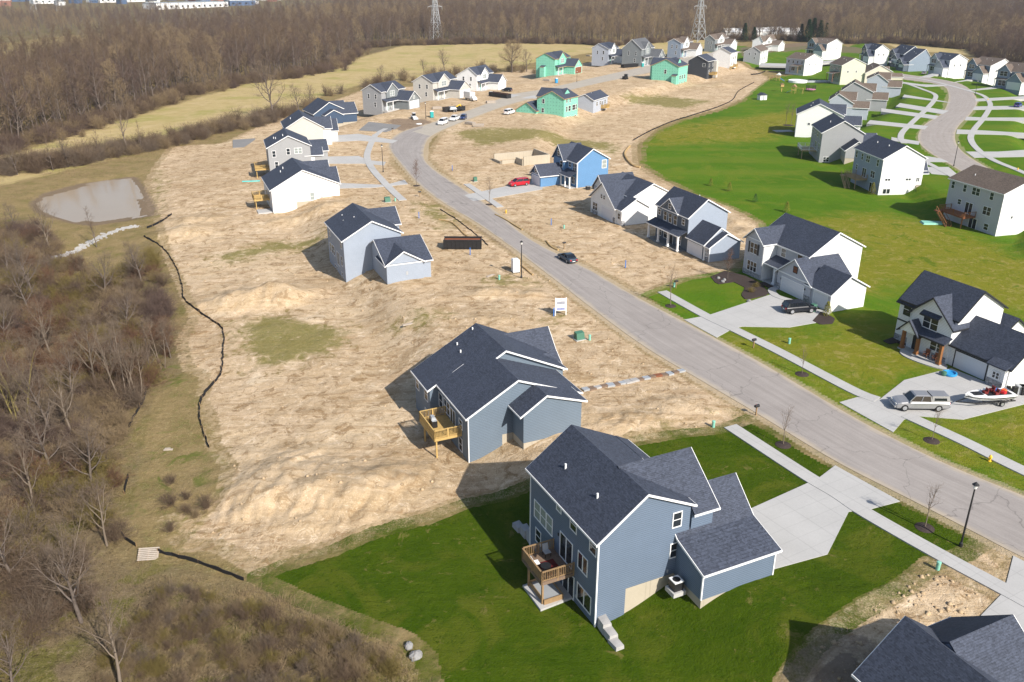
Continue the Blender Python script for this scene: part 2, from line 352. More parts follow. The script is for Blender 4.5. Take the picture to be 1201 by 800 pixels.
# ------------------------------------------------------------------ mesh builder
class MB:
    def __init__(s): s.v = []; s.f = []
    def add(s, vs, fs):
        n = len(s.v); s.v += [tuple(map(float, p)) for p in vs]; s.f += [tuple(i+n for i in f) for f in fs]; return s
    def box(s, x0, x1, y0, y1, z0, z1):
        vs = [(x, y, z) for z in (z0, z1) for x, y in ((x0, y0), (x1, y0), (x1, y1), (x0, y1))]
        return s.add(vs, [(3,2,1,0),(4,5,6,7),(0,1,5,4),(1,2,6,5),(2,3,7,6),(3,0,4,7)])
    def hexa(s, bot, top):
        return s.add(list(bot)+list(top), [(3,2,1,0),(4,5,6,7),(0,1,5,4),(1,2,6,5),(2,3,7,6),(3,0,4,7)])
    def prism(s, pts, v0, v1, ax):
        """pts: (u, z) outline, counter-clockwise; extruded from v0 to v1 along 'a' (x, u is y) or 'b' (y, u is x)"""
        n = len(pts)
        P = (lambda u, z, v: (v, u, z)) if ax == 'a' else (lambda u, z, v: (u, v, z))
        vs = [P(u, z, v0) for u, z in pts] + [P(u, z, v1) for u, z in pts]
        fs = [tuple(range(n)), tuple(range(2*n-1, n-1, -1))] + [(i, i+n, (i+1) % n+n, (i+1) % n) for i in range(n)]
        if ax == 'a': fs = [tuple(reversed(f)) for f in fs]
        return s.add(vs, fs)
    def slab(s, pts, z0, z1):
        """outline in xy extruded upward"""
        P = np.asarray(pts, float)
        if 0.5*np.sum(P[:, 0]*np.roll(P[:, 1], -1)-np.roll(P[:, 0], -1)*P[:, 1]) < 0: P = P[::-1]
        n = len(P)
        vs = [(x, y, z0) for x, y in P]+[(x, y, z1) for x, y in P]
        return s.add(vs, [tuple(range(n-1, -1, -1)), tuple(range(n, 2*n))]+[(i, (i+1) % n, (i+1) % n+n, i+n) for i in range(n)])
    def tube(s, pts, rad, n=6, cap=True):
        pts = [np.array(p, float) for p in pts]
        if not hasattr(rad, '__len__'): rad = [rad]*len(pts)
        vs = []; 
        for i, p in enumerate(pts):
            d = pts[min(i+1, len(pts)-1)]-pts[max(i-1, 0)]; d = d/(np.linalg.norm(d)+1e-9)
            u = np.cross(d, (0, 0, 1) if abs(d[2]) < .9 else (1, 0, 0)); u /= np.linalg.norm(u); w = np.cross(d, u)
            vs += [p+rad[i]*(cos(2*pi*k/n)*u+sin(2*pi*k/n)*w) for k in range(n)]
        fs = [(i*n+k, i*n+(k+1) % n, (i+1)*n+(k+1) % n, (i+1)*n+k) for i in range(len(pts)-1) for k in range(n)]
        if cap: fs += [tuple(range(n-1, -1, -1)), tuple((len(pts)-1)*n+k for k in range(n))]
        return s.add(vs, fs)
    def cyl(s, x, y, z0, z1, r, n=12, r2=None):
        return s.tube([(x, y, z0), (x, y, z1)], [r, r if r2 is None else r2], n)
    def lathe(s, prof, n=12, cx=0, cy=0):
        vs = [(cx+r*cos(2*pi*k/n), cy+r*sin(2*pi*k/n), z) for r, z in prof for k in range(n)]
        fs = [(i*n+k, i*n+(k+1) % n, (i+1)*n+(k+1) % n, (i+1)*n+k) for i in range(len(prof)-1) for k in range(n)]
        fs += [tuple(range(n-1, -1, -1)), tuple((len(prof)-1)*n+k for k in range(n))]
        return s.add(vs, fs)
    def bar(s, p, q, w, h):
        """square bar between two points, w across, h in the upright direction"""
        p = np.array(p, float); q = np.array(q, float); d = q-p; d /= np.linalg.norm(d)
        u = np.cross(d, (0, 0, 1) if abs(d[2]) < .95 else (1, 0, 0)); u /= np.linalg.norm(u); k = np.cross(u, d)
        c = lambda o: [o-u*w/2-k*h/2, o+u*w/2-k*h/2, o+u*w/2+k*h/2, o-u*w/2+k*h/2]
        return s.add(c(p)+c(q), [(3,2,1,0),(4,5,6,7),(0,1,5,4),(1,2,6,5),(2,3,7,6),(3,0,4,7)])
    def mesh(s, name, m):
        me = bpy.data.meshes.new(name); me.from_pydata(s.v, [], s.f); me.update()
        for x in (m if isinstance(m, (list, tuple)) else [m]):
            if x: me.materials.append(x)
        return me
    def build(s, name, m, parent=None, loc=(0, 0, 0), rz=0, label=None):
        o = bpy.data.objects.new(name, s.mesh(name, m)); COL.objects.link(o)
        o.location = loc; o.rotation_euler = (0, 0, rz)
        if parent: o.parent = parent
        if label: o['label'] = label
        return o
def tag(o, label, cat, group=None):
    o['label'] = label; o['category'] = cat
    if group: o['group'] = group
    return o
def thing(name, label, cat, loc=(0, 0, 0), rz=0, group=None):
    o = bpy.data.objects.new(name, None); COL.objects.link(o); o.empty_display_size = .5
    o.location = loc; o.rotation_euler = (0, 0, rz)
    return tag(o, label, cat, group)
def struct(o): o['kind'] = 'structure'; return o
def dup(root, loc, rz, label, group=None, sc=1.0):
    r = root.copy(); COL.objects.link(r); r.location = loc; r.rotation_euler = (0, 0, rz); r['label'] = label
    r.scale = (sc, sc, sc) if not hasattr(sc, '__len__') else sc
    if group: r['group'] = group
    for ch in list(root.children):
        c = ch.copy(); COL.objects.link(c); c.parent = r
        for g in list(ch.children):
            d = g.copy(); COL.objects.link(d); d.parent = c
    return r
# ------------------------------------------------------------------ ground cover regions (world outlines)
def zp(pts, z=0.0): return ats(pts)[:, :2]
Z_SAND = [zp([(186,190),(200,172),(262,168),(300,150),(335,138),(400,115),(430,104),(520,100),(590,84),(640,80),(690,74),(720,72),(780,66),(850,70),(892,84),(884,98),(868,116),(842,128),(800,138),(768,150),(742,172),(744,192),(775,212),(806,226),(852,242),(874,254),(890,262),(897,282),(880,300),(860,316),(800,326),(752,344),(690,312),(620,276),(560,236),(500,184),(520,152),(470,156),(458,190),(490,222),(560,268),(620,310),(740,400),(822,450),(884,486),(868,496),(846,501),(800,506),(742,514),(700,530),(640,556),(600,574),(548,586),(500,606),(440,622),(392,640),(330,652),(305,668),(255,640),(215,640),(196,610),(240,600),(262,580),(268,548),(250,522),(246,490),(236,470),(240,440),(220,432),(212,400),(228,372),(210,330),(196,300),(186,262),(176,240),(172,212)]),
    zp([(1095,662),(1110,668),(1180,702),(1160,740),(1290,800),(1290,950),(905,950),(926,800),(946,772),(972,746),(1006,722),(1036,704),(1074,682)]),
    zp([(1130,636),(1150,640),(1188,664),(1180,680),(1118,650)]),
    zp([(866,90),(890,84),(900,92),(885,106),(868,118),(850,108)])]
Z_LAWN = [zp([(300,676),(330,664),(395,644),(440,626),(500,610),(548,590),(600,578),(640,560),(700,534),(745,518),(800,509),(848,503),(880,490),(978,545),(1062,588),(1155,634),(1130,650),(1092,660),(1062,686),(1036,701),(1004,719),(968,744),(942,770),(922,800),(895,950),(480,950),(505,800),(500,772),(478,752),(440,738),(398,722),(350,702)])]
Z_GREEN = [zp([(752,348),(800,328),(860,318),(884,300),(900,282),(894,262),(878,252),(852,240),(806,222),(777,208),(754,192),(756,168),(776,152),(802,141),(842,131),(870,120),(886,104),(905,92),(940,86),(985,60),(1012,48),(1060,66),(1110,88),(1201,104),(1330,130),(1900,300),(1900,640),(1420,672),(1201,586),(1100,542),(1002,493),(900,433),(820,390)]),
    zp([(828,60),(850,52),(905,58),(980,50),(1000,58),(975,72),(925,84),(893,82),(870,72)])]
Z_OLIVE = [zp([(862,392),(960,392),(1010,376),(1090,430),(1060,446),(1020,466),(900,412)]), zp([(925,262),(1010,250),(1100,262),(1201,300),(1340,330),(1340,400),(1201,370),(1060,330),(1020,345),(960,320),(1000,290)]),
    zp([(850,392),(882,398),(1010,468),(995,474),(880,412)]), zp([(1050,496),(1201,560),(1330,612),(1330,640),(1201,582),(1062,520)]), zp([(1120,492),(1201,470),(1340,440),(1340,580),(1201,535)]),
    zp([(760,158),(800,145),(935,130),(940,150),(900,165),(765,170)])]
Z_WEED = [zp([(527,156),(560,150),(640,152),(722,166),(726,182),(690,176),(640,166),(560,172)]), zp([(240,300),(300,286),(380,268),(392,276),(330,296),(262,312)]), zp([(268,378),(330,366),(412,384),(418,402),(380,420),(330,436),(285,440)]),
    zp([(462,378),(500,362),(522,368),(512,382),(480,390)]), zp([(724,110),(772,112),(840,118),(800,128),(740,122)]), zp([(484,236),(520,240),(540,262),(515,270),(490,254)]), zp([(186,200),(196,212),(186,246),(178,262),(174,240)]), zp([(560,246),(575,254),(572,266),(556,258)]), zp([(846,500),(880,486),(868,480),(830,492),(760,508),(790,512)]),
    zp([(604,330),(625,326),(628,336),(606,338)]), zp([(640,372),(660,368),(662,382),(644,384)]), zp([(570,328),(598,322),(600,336),(576,340)]), zp([(150,440),(215,420),(236,500),(262,560),(210,640),(170,650),(160,560)])]
Z_SCRUB = [zp([(-160,262),(40,256),(60,300),(130,330),(172,286),(196,310),(206,350),(220,400),(205,440),(170,470),(150,560),(140,640),(170,668),(270,690),(340,712),(400,735),(470,768),(500,800),(480,950),(-260,950)])]
Z_TAN = [zp([(-100,212),(0,186),(140,142),(255,108),(330,86),(400,74),(470,54),(620,50),(830,44),(832,70),(690,62),(600,78),(520,92),(425,98),(330,128),(300,140),(150,182),(-100,240)]), zp([(1036,50),(1176,58),(1300,64),(1300,90),(1190,78),(1120,62),(1060,60)])]
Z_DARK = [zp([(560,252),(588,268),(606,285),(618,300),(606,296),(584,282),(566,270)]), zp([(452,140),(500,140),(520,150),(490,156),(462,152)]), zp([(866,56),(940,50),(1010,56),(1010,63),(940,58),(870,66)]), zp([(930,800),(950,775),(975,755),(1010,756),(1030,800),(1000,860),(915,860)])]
NX = 881
ys = np.r_[np.linspace(15, 36, 16)[:-1], 36*np.exp(np.linspace(0, math.log(250/36), 640))[:-1], 250*np.exp(np.linspace(0, math.log(26), 250))]; NY = len(ys); sx = np.linspace(-1, 1, NX)
GX = sx[None, :]*(0.95*ys[:, None]+60); GY = np.repeat(ys[:, None], NX, 1)
GX = GX.ravel(); GY = GY.ravel()
GH = ground_h(GX, GY)
def zone(P, feather):
    r = np.zeros(GX.shape)
    for p in P: r = np.maximum(r, np.clip(.5+sdist(GX, GY, p, 9)/(2*feather), 0, 1))
    return r
scale_f = np.clip(np.hypot(GX, GY)/200, .6, 4)
sand = zone(Z_SAND, 2.0); lawn = zone(Z_LAWN, 1.2); green = zone(Z_GREEN, 1.3); olive = zone(Z_OLIVE, 7.5); weed = zone(Z_WEED, 3.5)
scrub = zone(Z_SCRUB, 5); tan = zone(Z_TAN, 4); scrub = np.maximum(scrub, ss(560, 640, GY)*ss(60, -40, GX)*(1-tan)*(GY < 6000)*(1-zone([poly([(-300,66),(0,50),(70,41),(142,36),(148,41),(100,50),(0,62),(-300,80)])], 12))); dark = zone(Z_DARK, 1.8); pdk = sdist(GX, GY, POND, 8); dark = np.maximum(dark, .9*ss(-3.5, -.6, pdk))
# paving footprints: keep the terrain flat and clear under them
PAVE = {}
def pave(n, P): PAVE.setdefault(n, []).append(np.asarray(P, float))
pave('road', np.vstack([R1L, R1R[::-1]])); pave('road', np.vstack([R2L, R2R[::-1]])); pave('road', np.vstack([R3L, R3R[::-1]]))
for pts in [  # driveways and aprons
    [(877,598),(946,567),(958,562),(979,546),(1055,588),(1017,598),(995,600),(970,650),(905,668)],
    [(1188,652),(1260,690),(1330,740),(1300,800),(1180,760),(1150,722),(1177,694)],
    [(802,375),(830,370),(905,345),(935,358),(975,366),(960,378),(925,384),(870,383),(858,386),(840,396)],
    [(984,472),(1005,466),(1032,468),(1060,446),(1115,432),(1165,452),(1201,462),(1220,470),(1201,474),(1129,492),(1075,488),(1060,492),(1047,507)],
    [(544,229),(600,217),(622,214),(636,219),(636,222),(575,233),(554,236)],
    [(366,213),(404,215),(452,217),(474,211),(478,216),(440,220),(402,221),(366,222)],
    [(374,184),(420,183),(432,188),(452,190),(450,194),(426,192),(372,192)],
    [(392,159),(420,157),(448,162),(466,165),(460,168),(420,165),(370,168),(372,161)],
    [(1092,204),(1084,196),(1112,196),(1125,207)],[(1080,190),(1085,183),(1103,186),(1112,190)]]:
    pave('driveway', poly(pts))
pave('gravel_pad', poly([(420,153),(432,143),(470,147),(464,151),(452,155)])); pave('gravel_pad', poly([(272,160),(304,158),(304,168),(272,169)], -2))
for pts in [[(1117,121),(1108,119),(1060,111),(1058,114)],[(1112,130),(1055,121),(1050,125),(1105,134)],[(1100,136),(1033,127),(1033,131),(1096,140)],[(1088,148),(1020,141),(1016,145),(1084,152)],[(1078,166),(1045,161),(1045,165),(1077,170)],
            [(1122,100),(1080,99),(1050,95),(1050,97),(1085,102)],[(1076,91),(1090,91),(1103,86),(1098,85)],[(1106,99),(1118,97),(1146,93),(1140,92)],[(1130,106),(1145,106),(1178,103),(1174,101)],[(1143,116),(1201,113),(1330,108),(1330,112),(1201,116),(1144,119)],[(1143,125),(1201,124),(1330,121),(1330,125),(1201,128),(1140,129)],[(1133,137),(1155,138),(1201,138),(1330,138),(1330,142),(1201,142),(1131,141)],[(1122,152),(1150,153),(1201,156),(1330,160),(1330,166),(1201,159),(1121,157)],[(1132,178),(1170,178),(1201,176),(1330,172),(1330,180),(1201,184),(1142,185)],
            [(892,74),(930,75),(960,72),(985,70),(985,72),(930,78),(890,77)],[(574,107),(602,111),(640,113),(640,116),(600,115),(572,110)]]:
    pave('drive_strip', poly(pts))
def ribbon(pts, w, z=0):
    P = poly(pts, z); n = []
    t = np.gradient(P, axis=0); t /= np.linalg.norm(t, axis=1)[:, None]; nn = np.c_[-t[:, 1], t[:, 0]]
    return np.vstack([P+nn*w/2, (P-nn*w/2)[::-1]])
def smooth(pts, k=6):
    P = np.array(pts, float); out = []
    for i in range(len(P)-1):
        p0, p1, p2, p3 = P[max(i-1, 0)], P[i], P[i+1], P[min(i+2, len(P)-1)]
        for t in np.arange(k)/k: out.append(.5*((2*p1)+(-p0+p2)*t+(2*p0-5*p1+4*p2-p3)*t*t+(-p0+3*p1-3*p2+p3)*t**3))
    return [tuple(p) for p in out]+[tuple(P[-1])]
WALKS = [([(856,500),(945,558),(982,580),(1017,603),(1100,650),(1180,693),(1240,726)], 1.7), ([(776,342),(828,371),(866,389),(920,416),(1000,458),(1028,469)], 1.7), ([(1062,487),(1130,518),(1201,553),(1330,612)], 1.7),
    ([(547,216),(566,229),(586,243)], 1.6), ([(440,158),(434,170),(430,184),(436,198),(450,214),(462,226),(472,235)], 1.8), ([(436,162),(446,154),(452,151)], 1.6),
    ([(1044,94),(1062,98),(1082,105),(1096,111),(1095,118),(1084,130),(1070,143),(1058,155),(1056,163),(1060,168)], 1.8),
    ([(1052,90),(1075,92),(1100,97),(1130,105),(1152,112),(1160,120),(1160,127),(1152,140),(1142,152),(1138,163),(1146,175),(1165,188),(1201,203),(1260,230)], 1.8), ([(1085,190),(1102,199),(1120,209)], 1.6),
    ([(935,355),(917,350),(908,346),(905,340),(915,337)], 1.2), ([(1110,432),(1092,428),(1070,420),(1061,414),(1066,410)], 1.3)]
for pts, w in WALKS: pave('sidewalk', ribbon(smooth(pts) if len(pts) > 3 else pts, w))
pv = np.full(GX.shape, -9.0)
near = GY < 800
for k, L in PAVE.items():
    for p in L: pv[near] = np.maximum(pv[near], sdist(GX[near], GY[near], p, 6))
free = 1-ss(-3.0, -.3, pv)           # 0 under and beside paving
roadd = np.full(GX.shape, -30.0)
for p in PAVE['road']: roadd[near] = np.maximum(roadd[near], sdist(GX[near], GY[near], p, 30))
# relief of bare soil: hummocks, gullies on the mound flanks, ruts
s1 = fbm(GX, GY, 9, 4, 3)-.5; s2 = fbm(GX, GY, 2.2, 4, 11)-.5; s3 = np.abs(fbm(GX, GY, 3.2, 4, 23)-.5)
gul = np.abs(fbm(GX+5*fbm(GX, GY, 6, 3, 61), GY*.25, 1.25, 3, 67)-.5); mo = np.clip(relief(GX, GY)/.7, 0, 1)
rel = sand*(.42*s1+.22*s2-.22*s3-.85*mo*gul) + scrub*(.6*s1+.25*s2) + (1-np.clip(sand+lawn+green+scrub, 0, 1))*(.25*s1)+ .10*(lawn+green)*s1
nearfade = ss(600, 250, GY)
base_raw = relief(GX, GY)
GH = GH - base_raw*(1-free) + rel*free*nearfade
GH = GH - .035*(1-free); GRID = GH.reshape(NY, NX)
me = bpy.data.meshes.new('ground')
nv = NX*NY; me.vertices.add(nv)
me.vertices.foreach_set('co', np.c_[GX, GY, GH].ravel().astype(np.float32))
ii = np.arange(NY-1)[:, None]*NX+np.arange(NX-1)[None, :]
quads = np.stack([ii, ii+1, ii+1+NX, ii+NX], -1).reshape(-1, 4).astype(np.int32)
me.loops.add(quads.size); me.loops.foreach_set('vertex_index', quads.ravel())
me.polygons.add(len(quads)); me.polygons.foreach_set('loop_start', np.arange(0, quads.size, 4, dtype=np.int32))
me.polygons.foreach_set('use_smooth', np.ones(len(quads), bool)); me.update(calc_edges=True)
def attr(n, cols):
    a = me.attributes.new(n, 'FLOAT_COLOR', 'POINT'); a.data.foreach_set('color', np.stack(cols, -1).astype(np.float32).ravel())
one = np.ones(nv)
edge = np.clip(1+roadd/1.3, 0, 1)
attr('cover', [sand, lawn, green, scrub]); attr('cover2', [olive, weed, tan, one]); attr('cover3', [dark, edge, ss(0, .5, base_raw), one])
ground = bpy.data.objects.new('ground', me); COL.objects.link(ground); struct(ground)
gm = bpy.data.materials.new('ground_cover'); gm.use_nodes = True; nt = gm.node_tree; b = nt.nodes['Principled BSDF']
b.inputs['Roughness'].default_value = .95; b.inputs['Specular IOR Level'].default_value = .03
def at_(n): 
    a = nd(nt, 'Attribute', attribute_name=n); s = nd(nt, 'SeparateColor'); nt.links.new(a.outputs['Color'], s.inputs[0]); return s.outputs[0], s.outputs[1], s.outputs[2], a.outputs['Alpha']
a1 = at_('cover'); a2 = at_('cover2'); a3 = at_('cover3')
nb = noise(nt, .045, 4, .6); nm = noise(nt, .25, 5, .65); nf = noise(nt, 1.6, 5, .7); nff = noise(nt, 7, 3, .7); nw = noise(nt, .12, 5, .6, dist=1.5)
def msk(w, n, spread=.9, soft=.12):
    v = mth(nt, 'ADD', w, mth(nt, 'MULTIPLY', mth(nt, 'SUBTRACT', n, .5), spread))
    return maprange(nt, v, .5-soft, .5+soft, 0, 1, True)
mixn = mth(nt, 'ADD', mth(nt, 'MULTIPLY', nf, .6), mth(nt, 'MULTIPLY', nm, .4))
mixn2 = mth(nt, 'ADD', mth(nt, 'MULTIPLY', nm, .6), mth(nt, 'MULTIPLY', nff, .4))
# dormant grass
fine = mth(nt, 'ADD', mth(nt, 'MULTIPLY', nff, .55), mth(nt, 'MULTIPLY', nf, .45))
c = mixc(nt, maprange(nt, nm, .35, .65, 0, 1), (.265,.195,.095), (.20,.155,.065))
c = mixc(nt, maprange(nt, mixn, .53, .60, 0, .7), c, (.115,.12,.028)); c = mixc(nt, maprange(nt, fine, .52, .64, 0, .75), c, (.40,.30,.17)); c = mixc(nt, maprange(nt, fine, .46, .36, 0, .75), c, (.13,.09,.045))
# far tan field
tanc = mixc(nt, maprange(nt, nm, .3, .7, 0, 1), (.46,.36,.185), (.37,.29,.125)); tanc = mixc(nt, maprange(nt, nb, .5, .64, 0, .6), tanc, (.27,.265,.07)); tanc = mixc(nt, maprange(nt, nw, .5, .66, 0, .5), tanc, (.50,.38,.23)); tanc = mixc(nt, maprange(nt, fine, .48, .36, 0, .5), tanc, (.25,.19,.10))
c = mixc(nt, msk(a2[2], nm, .5), c, tanc)
# scrub floor
sc = mixc(nt, maprange(nt, nm, .35, .65, 0, 1), (.135,.10,.06), (.195,.15,.08)); sc = mixc(nt, maprange(nt, nw, .5, .6, 0, .8), sc, (.115,.11,.026)); sc = mixc(nt, maprange(nt, fine, .53, .63, 0, .8), sc, (.27,.21,.13)); sc = mixc(nt, maprange(nt, fine, .46, .37, 0, .85), sc, (.035,.024,.016))
c = mixc(nt, msk(a1[3], nm, .7, .2), c, sc)
# sand
nlow = noise(nt, .028, 4, .6, dist=.6); cl = noise(nt, .55, 6, .75, dist=.8); cm = noise(nt, .16, 6, .7, dist=1.2)
sa = mixc(nt, maprange(nt, nm, .35, .65, 0, 1), (.54,.408,.272), (.465,.342,.212)); sa = mixc(nt, maprange(nt, nw, .54, .63, 0, .6), sa, (.33,.225,.115)); sa = mixc(nt, maprange(nt, nb, .5, .62, 0, .6), sa, (.58,.45,.295)); sa = mixc(nt, maprange(nt, cm, .56, .63, 0, .6), sa, (.32,.225,.13)); sa = mixc(nt, maprange(nt, cm, .42, .36, 0, .8), sa, (.66,.53,.37))
sa = mixc(nt, maprange(nt, nlow, .48, .62, 0, .55), sa, (.38,.275,.165)); sa = mixc(nt, maprange(nt, cl, .54, .59, 0, .8), sa, (.25,.16,.08)); sa = mixc(nt, maprange(nt, cl, .42, .36, 0, .85), sa, (.70,.56,.40))
sa = mixc(nt, maprange(nt, fine, .54, .62, 0, .6), sa, (.22,.145,.075)); sa = mixc(nt, maprange(nt, fine, .46, .38, 0, .65), sa, (.74,.60,.44)); sa = mixc(nt, mth(nt, 'MULTIPLY', a3[2], .2), sa, (.60,.455,.28))
# tyre ruts: stretched bands
tc = nd(nt, 'TexCoord'); mp = nd(nt, 'Mapping'); mp.inputs['Rotation'].default_value = (0, 0, radians(28)); mp.inputs['Scale'].default_value = (.05, .75, 1); nt.links.new(tc.outputs['Object'], mp.inputs[0])
rut = noise(nt, 1.0, 4, .6, mp.outputs[0], .6); sa = mixc(nt, maprange(nt, rut, .56, .64, 0, .5), sa, (.32,.21,.11))
mp3 = nd(nt, 'Mapping'); mp3.inputs['Rotation'].default_value = (0, 0, radians(-20)); mp3.inputs['Scale'].default_value = (.03, 2.4, 1); nt.links.new(tc.outputs['Object'], mp3.inputs[0]); rut3 = noise(nt, 1.0, 3, .6, mp3.outputs[0], .35); sa = mixc(nt, maprange(nt, rut3, .60, .68, 0, .3), sa, (.29,.195,.11)); sa = mixc(nt, maprange(nt, rut3, .40, .32, 0, .25), sa, (.66,.52,.36))
mp2 = nd(nt, 'Mapping'); mp2.inputs['Rotation'].default_value = (0, 0, radians(118)); mp2.inputs['Scale'].default_value = (.06, .9, 1); nt.links.new(tc.outputs['Object'], mp2.inputs[0])
rut2 = noise(nt, 1.0, 4, .6, mp2.outputs[0], .6); sa = mixc(nt, maprange(nt, rut2, .6, .66, 0, .45), sa, (.62,.47,.31))
wd_ = mth(nt, 'MULTIPLY', a2[1], .76); we = mixc(nt, maprange(nt, nf, .4, .6, 0, 1), (.155,.145,.035), (.27,.21,.085)); wd_ = mth(nt, 'MULTIPLY', a2[1], .76); we = mixc(nt, maprange(nt, fine, .5, .6, 0, .8), we, (.075,.12,.014))
sa = mixc(nt, mth(nt, 'MULTIPLY', msk(wd_, mth(nt, 'ADD', mth(nt, 'MULTIPLY', cl, .5), mth(nt, 'MULTIPLY', cm, .5)), 2.4, .22), .85), sa, we)
c = mixc(nt, msk(a1[0], mixn, 1.1, .16), c, sa)
gp = maprange(nt, mth(nt, 'MULTIPLY', cm, 1.0), .55, .62, 0, .8); c = mixc(nt, mth(nt, 'MULTIPLY', gp, mth(nt, 'MULTIPLY', msk(a2[1], mixn, 1.3, .2), mth(nt, 'SUBTRACT', 1.0, a1[0]))), c, (.105,.125,.025))
# lawns
la = mixc(nt, maprange(nt, nm, .3, .7, 0, 1), (.036,.068,.003), (.055,.086,.005)); la = mixc(nt, maprange(nt, nw, .5, .64, 0, .7), la, (.092,.105,.012)); la = mixc(nt, maprange(nt, fine, .47, .36, 0, .75), la, (.018,.040,.0015)); la = mixc(nt, maprange(nt, fine, .55, .66, 0, .45), la, (.085,.115,.015)); la = mixc(nt, maprange(nt, cl, .60, .66, 0, .7), la, (.15,.13,.04))
c = mixc(nt, msk(a1[1], mixn2, .8, .12), c, la)
gr = mixc(nt, maprange(nt, nb, .35, .65, 0, 1), (.062,.135,.007), (.088,.165,.010)); gr = mixc(nt, maprange(nt, nw, .5, .66, 0, .6), gr, (.145,.172,.018)); gr = mixc(nt, maprange(nt, fine, .47, .36, 0, .55), gr, (.034,.075,.003)); gr = mixc(nt, maprange(nt, fine, .55, .68, 0, .4), gr, (.14,.20,.03))
st_ = nd(nt, 'Mapping'); st_.inputs['Rotation'].default_value = (0, 0, radians(8)); st_.inputs['Scale'].default_value = (.008, .12, 1); nt.links.new(tc.outputs['Object'], st_.inputs[0]); mow = noise(nt, 1.0, 3, .5, st_.outputs[0], .5); gr = mixc(nt, maprange(nt, mow, .5, .62, 0, .45), gr, (.13,.165,.018))
ol = mixc(nt, maprange(nt, nm, .3, .7, 0, 1), (.22,.19,.022), (.17,.165,.016)); ol = mixc(nt, maprange(nt, cl, .52, .60, 0, .75), ol, (.33,.25,.085)); ol = mixc(nt, maprange(nt, fine, .46, .36, 0, .6), ol, (.085,.085,.006)); ol = mixc(nt, maprange(nt, fine, .55, .66, 0, .5), ol, (.34,.28,.075)); ol = mixc(nt, maprange(nt, cm, .44, .38, 0, .8), ol, (.085,.125,.008))
gr = mixc(nt, mth(nt, 'MULTIPLY', msk(a2[0], mth(nt, 'ADD', mth(nt, 'MULTIPLY', nm, .6), mth(nt, 'MULTIPLY', nw, .4)), 1.5, .35), .75), gr, ol)
c = mixc(nt, msk(a1[2], mixn2, .8, .12), c, gr)
# damp dark soil, dusty verge
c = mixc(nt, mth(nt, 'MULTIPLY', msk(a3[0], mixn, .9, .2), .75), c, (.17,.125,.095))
vg = mth(nt, 'MULTIPLY', maprange(nt, mth(nt, 'ADD', a3[1], mth(nt, 'MULTIPLY', mth(nt, 'SUBTRACT', nf, .5), .8)), .6, .95, 0, .8), mth(nt, 'SUBTRACT', 1.0, mth(nt, 'MULTIPLY', mth(nt, 'ADD', a1[1], a1[2]), .55)))
c = mixc(nt, vg, c, (.44,.35,.24))
nt.links.new(c, b.inputs['Base Color'])
hh = mth(nt, 'ADD', mth(nt, 'MULTIPLY', nf, .7), mth(nt, 'ADD', mth(nt, 'MULTIPLY', nff, .45), mth(nt, 'MULTIPLY', rut, .5)))
hh = mth(nt, 'ADD', hh, mth(nt, 'MULTIPLY', cl, .8)); bump(nt, b, hh, .75, .24)
me.materials.append(gm)

# ------------------------------------------------------------------ paving
def road_mat(name, c0, c1):
    m = bpy.data.materials.new(name); m.use_nodes = True; nt = m.node_tree; b = nt.nodes['Principled BSDF']; b.inputs['Roughness'].default_value = .9; b.inputs['Specular IOR Level'].default_value = .15
    a = nd(nt, 'Attribute', attribute_name='across'); ac = mth(nt, 'ABSOLUTE', a.outputs['Fac'])
    l = nd(nt, 'Attribute', attribute_name='along')
    cb = nd(nt, 'CombineXYZ'); nt.links.new(mth(nt, 'MULTIPLY', l.outputs['Fac'], .03), cb.inputs[0]); nt.links.new(mth(nt, 'MULTIPLY', a.outputs['Fac'], 4.2), cb.inputs[1])
    st = noise(nt, 1.6, 4, .6, cb.outputs[0]); n1 = noise(nt, .3, 4, .6); n2 = noise(nt, 5, 3, .7)
    c = mixc(nt, maprange(nt, st, .3, .7, 0, 1), c0, c1)
    v = mth(nt, 'ADD', mth(nt, 'MULTIPLY', n1, .3), mth(nt, 'ADD', mth(nt, 'MULTIPLY', n2, .22), .74)); c = mixc(nt, 1.0, c, v, 'MULTIPLY')
    e = maprange(nt, mth(nt, 'ADD', ac, mth(nt, 'MULTIPLY', mth(nt, 'SUBTRACT', n1, .5), .35)), .80, 1.02, 0, .85, True)
    c = mixc(nt, e, c, (.43,.36,.27))
    ve = nd(nt, 'TexVoronoi', feature='DISTANCE_TO_EDGE', i_Scale=.11); tcx = nd(nt, 'TexCoord'); wv = nd(nt, 'TexNoise', i_Scale=.5, i_Detail=4.0); nt.links.new(tcx.outputs['Object'], wv.inputs['Vector']); mx_ = nd(nt, 'MixRGB', i_0=.12, i_1=(0, 0, 0, 1)) if False else None
    vm = nd(nt, 'VectorMath', operation='MULTIPLY_ADD'); vm.inputs[1].default_value = (3, 3, 0); nt.links.new(wv.outputs['Color'], vm.inputs[0]); nt.links.new(tcx.outputs['Object'], vm.inputs[2]); nt.links.new(vm.outputs[0], ve.inputs[0])
    c = mixc(nt, maprange(nt, ve.outputs[0], .0, .007, .5, 0), c, (.10,.09,.085))
    nt.links.new(c, b.inputs['Base Color']); bump(nt, b, n2, .3, .01); return m
M['asphalt'] = road_mat('sun_bleached_asphalt', (.265,.238,.222), (.335,.305,.285)); M['asphalt2'] = road_mat('pinkish_asphalt', (.30,.265,.24), (.345,.31,.285)); M['asphalt3'] = road_mat('dusty_asphalt', (.37,.33,.28), (.41,.37,.31))
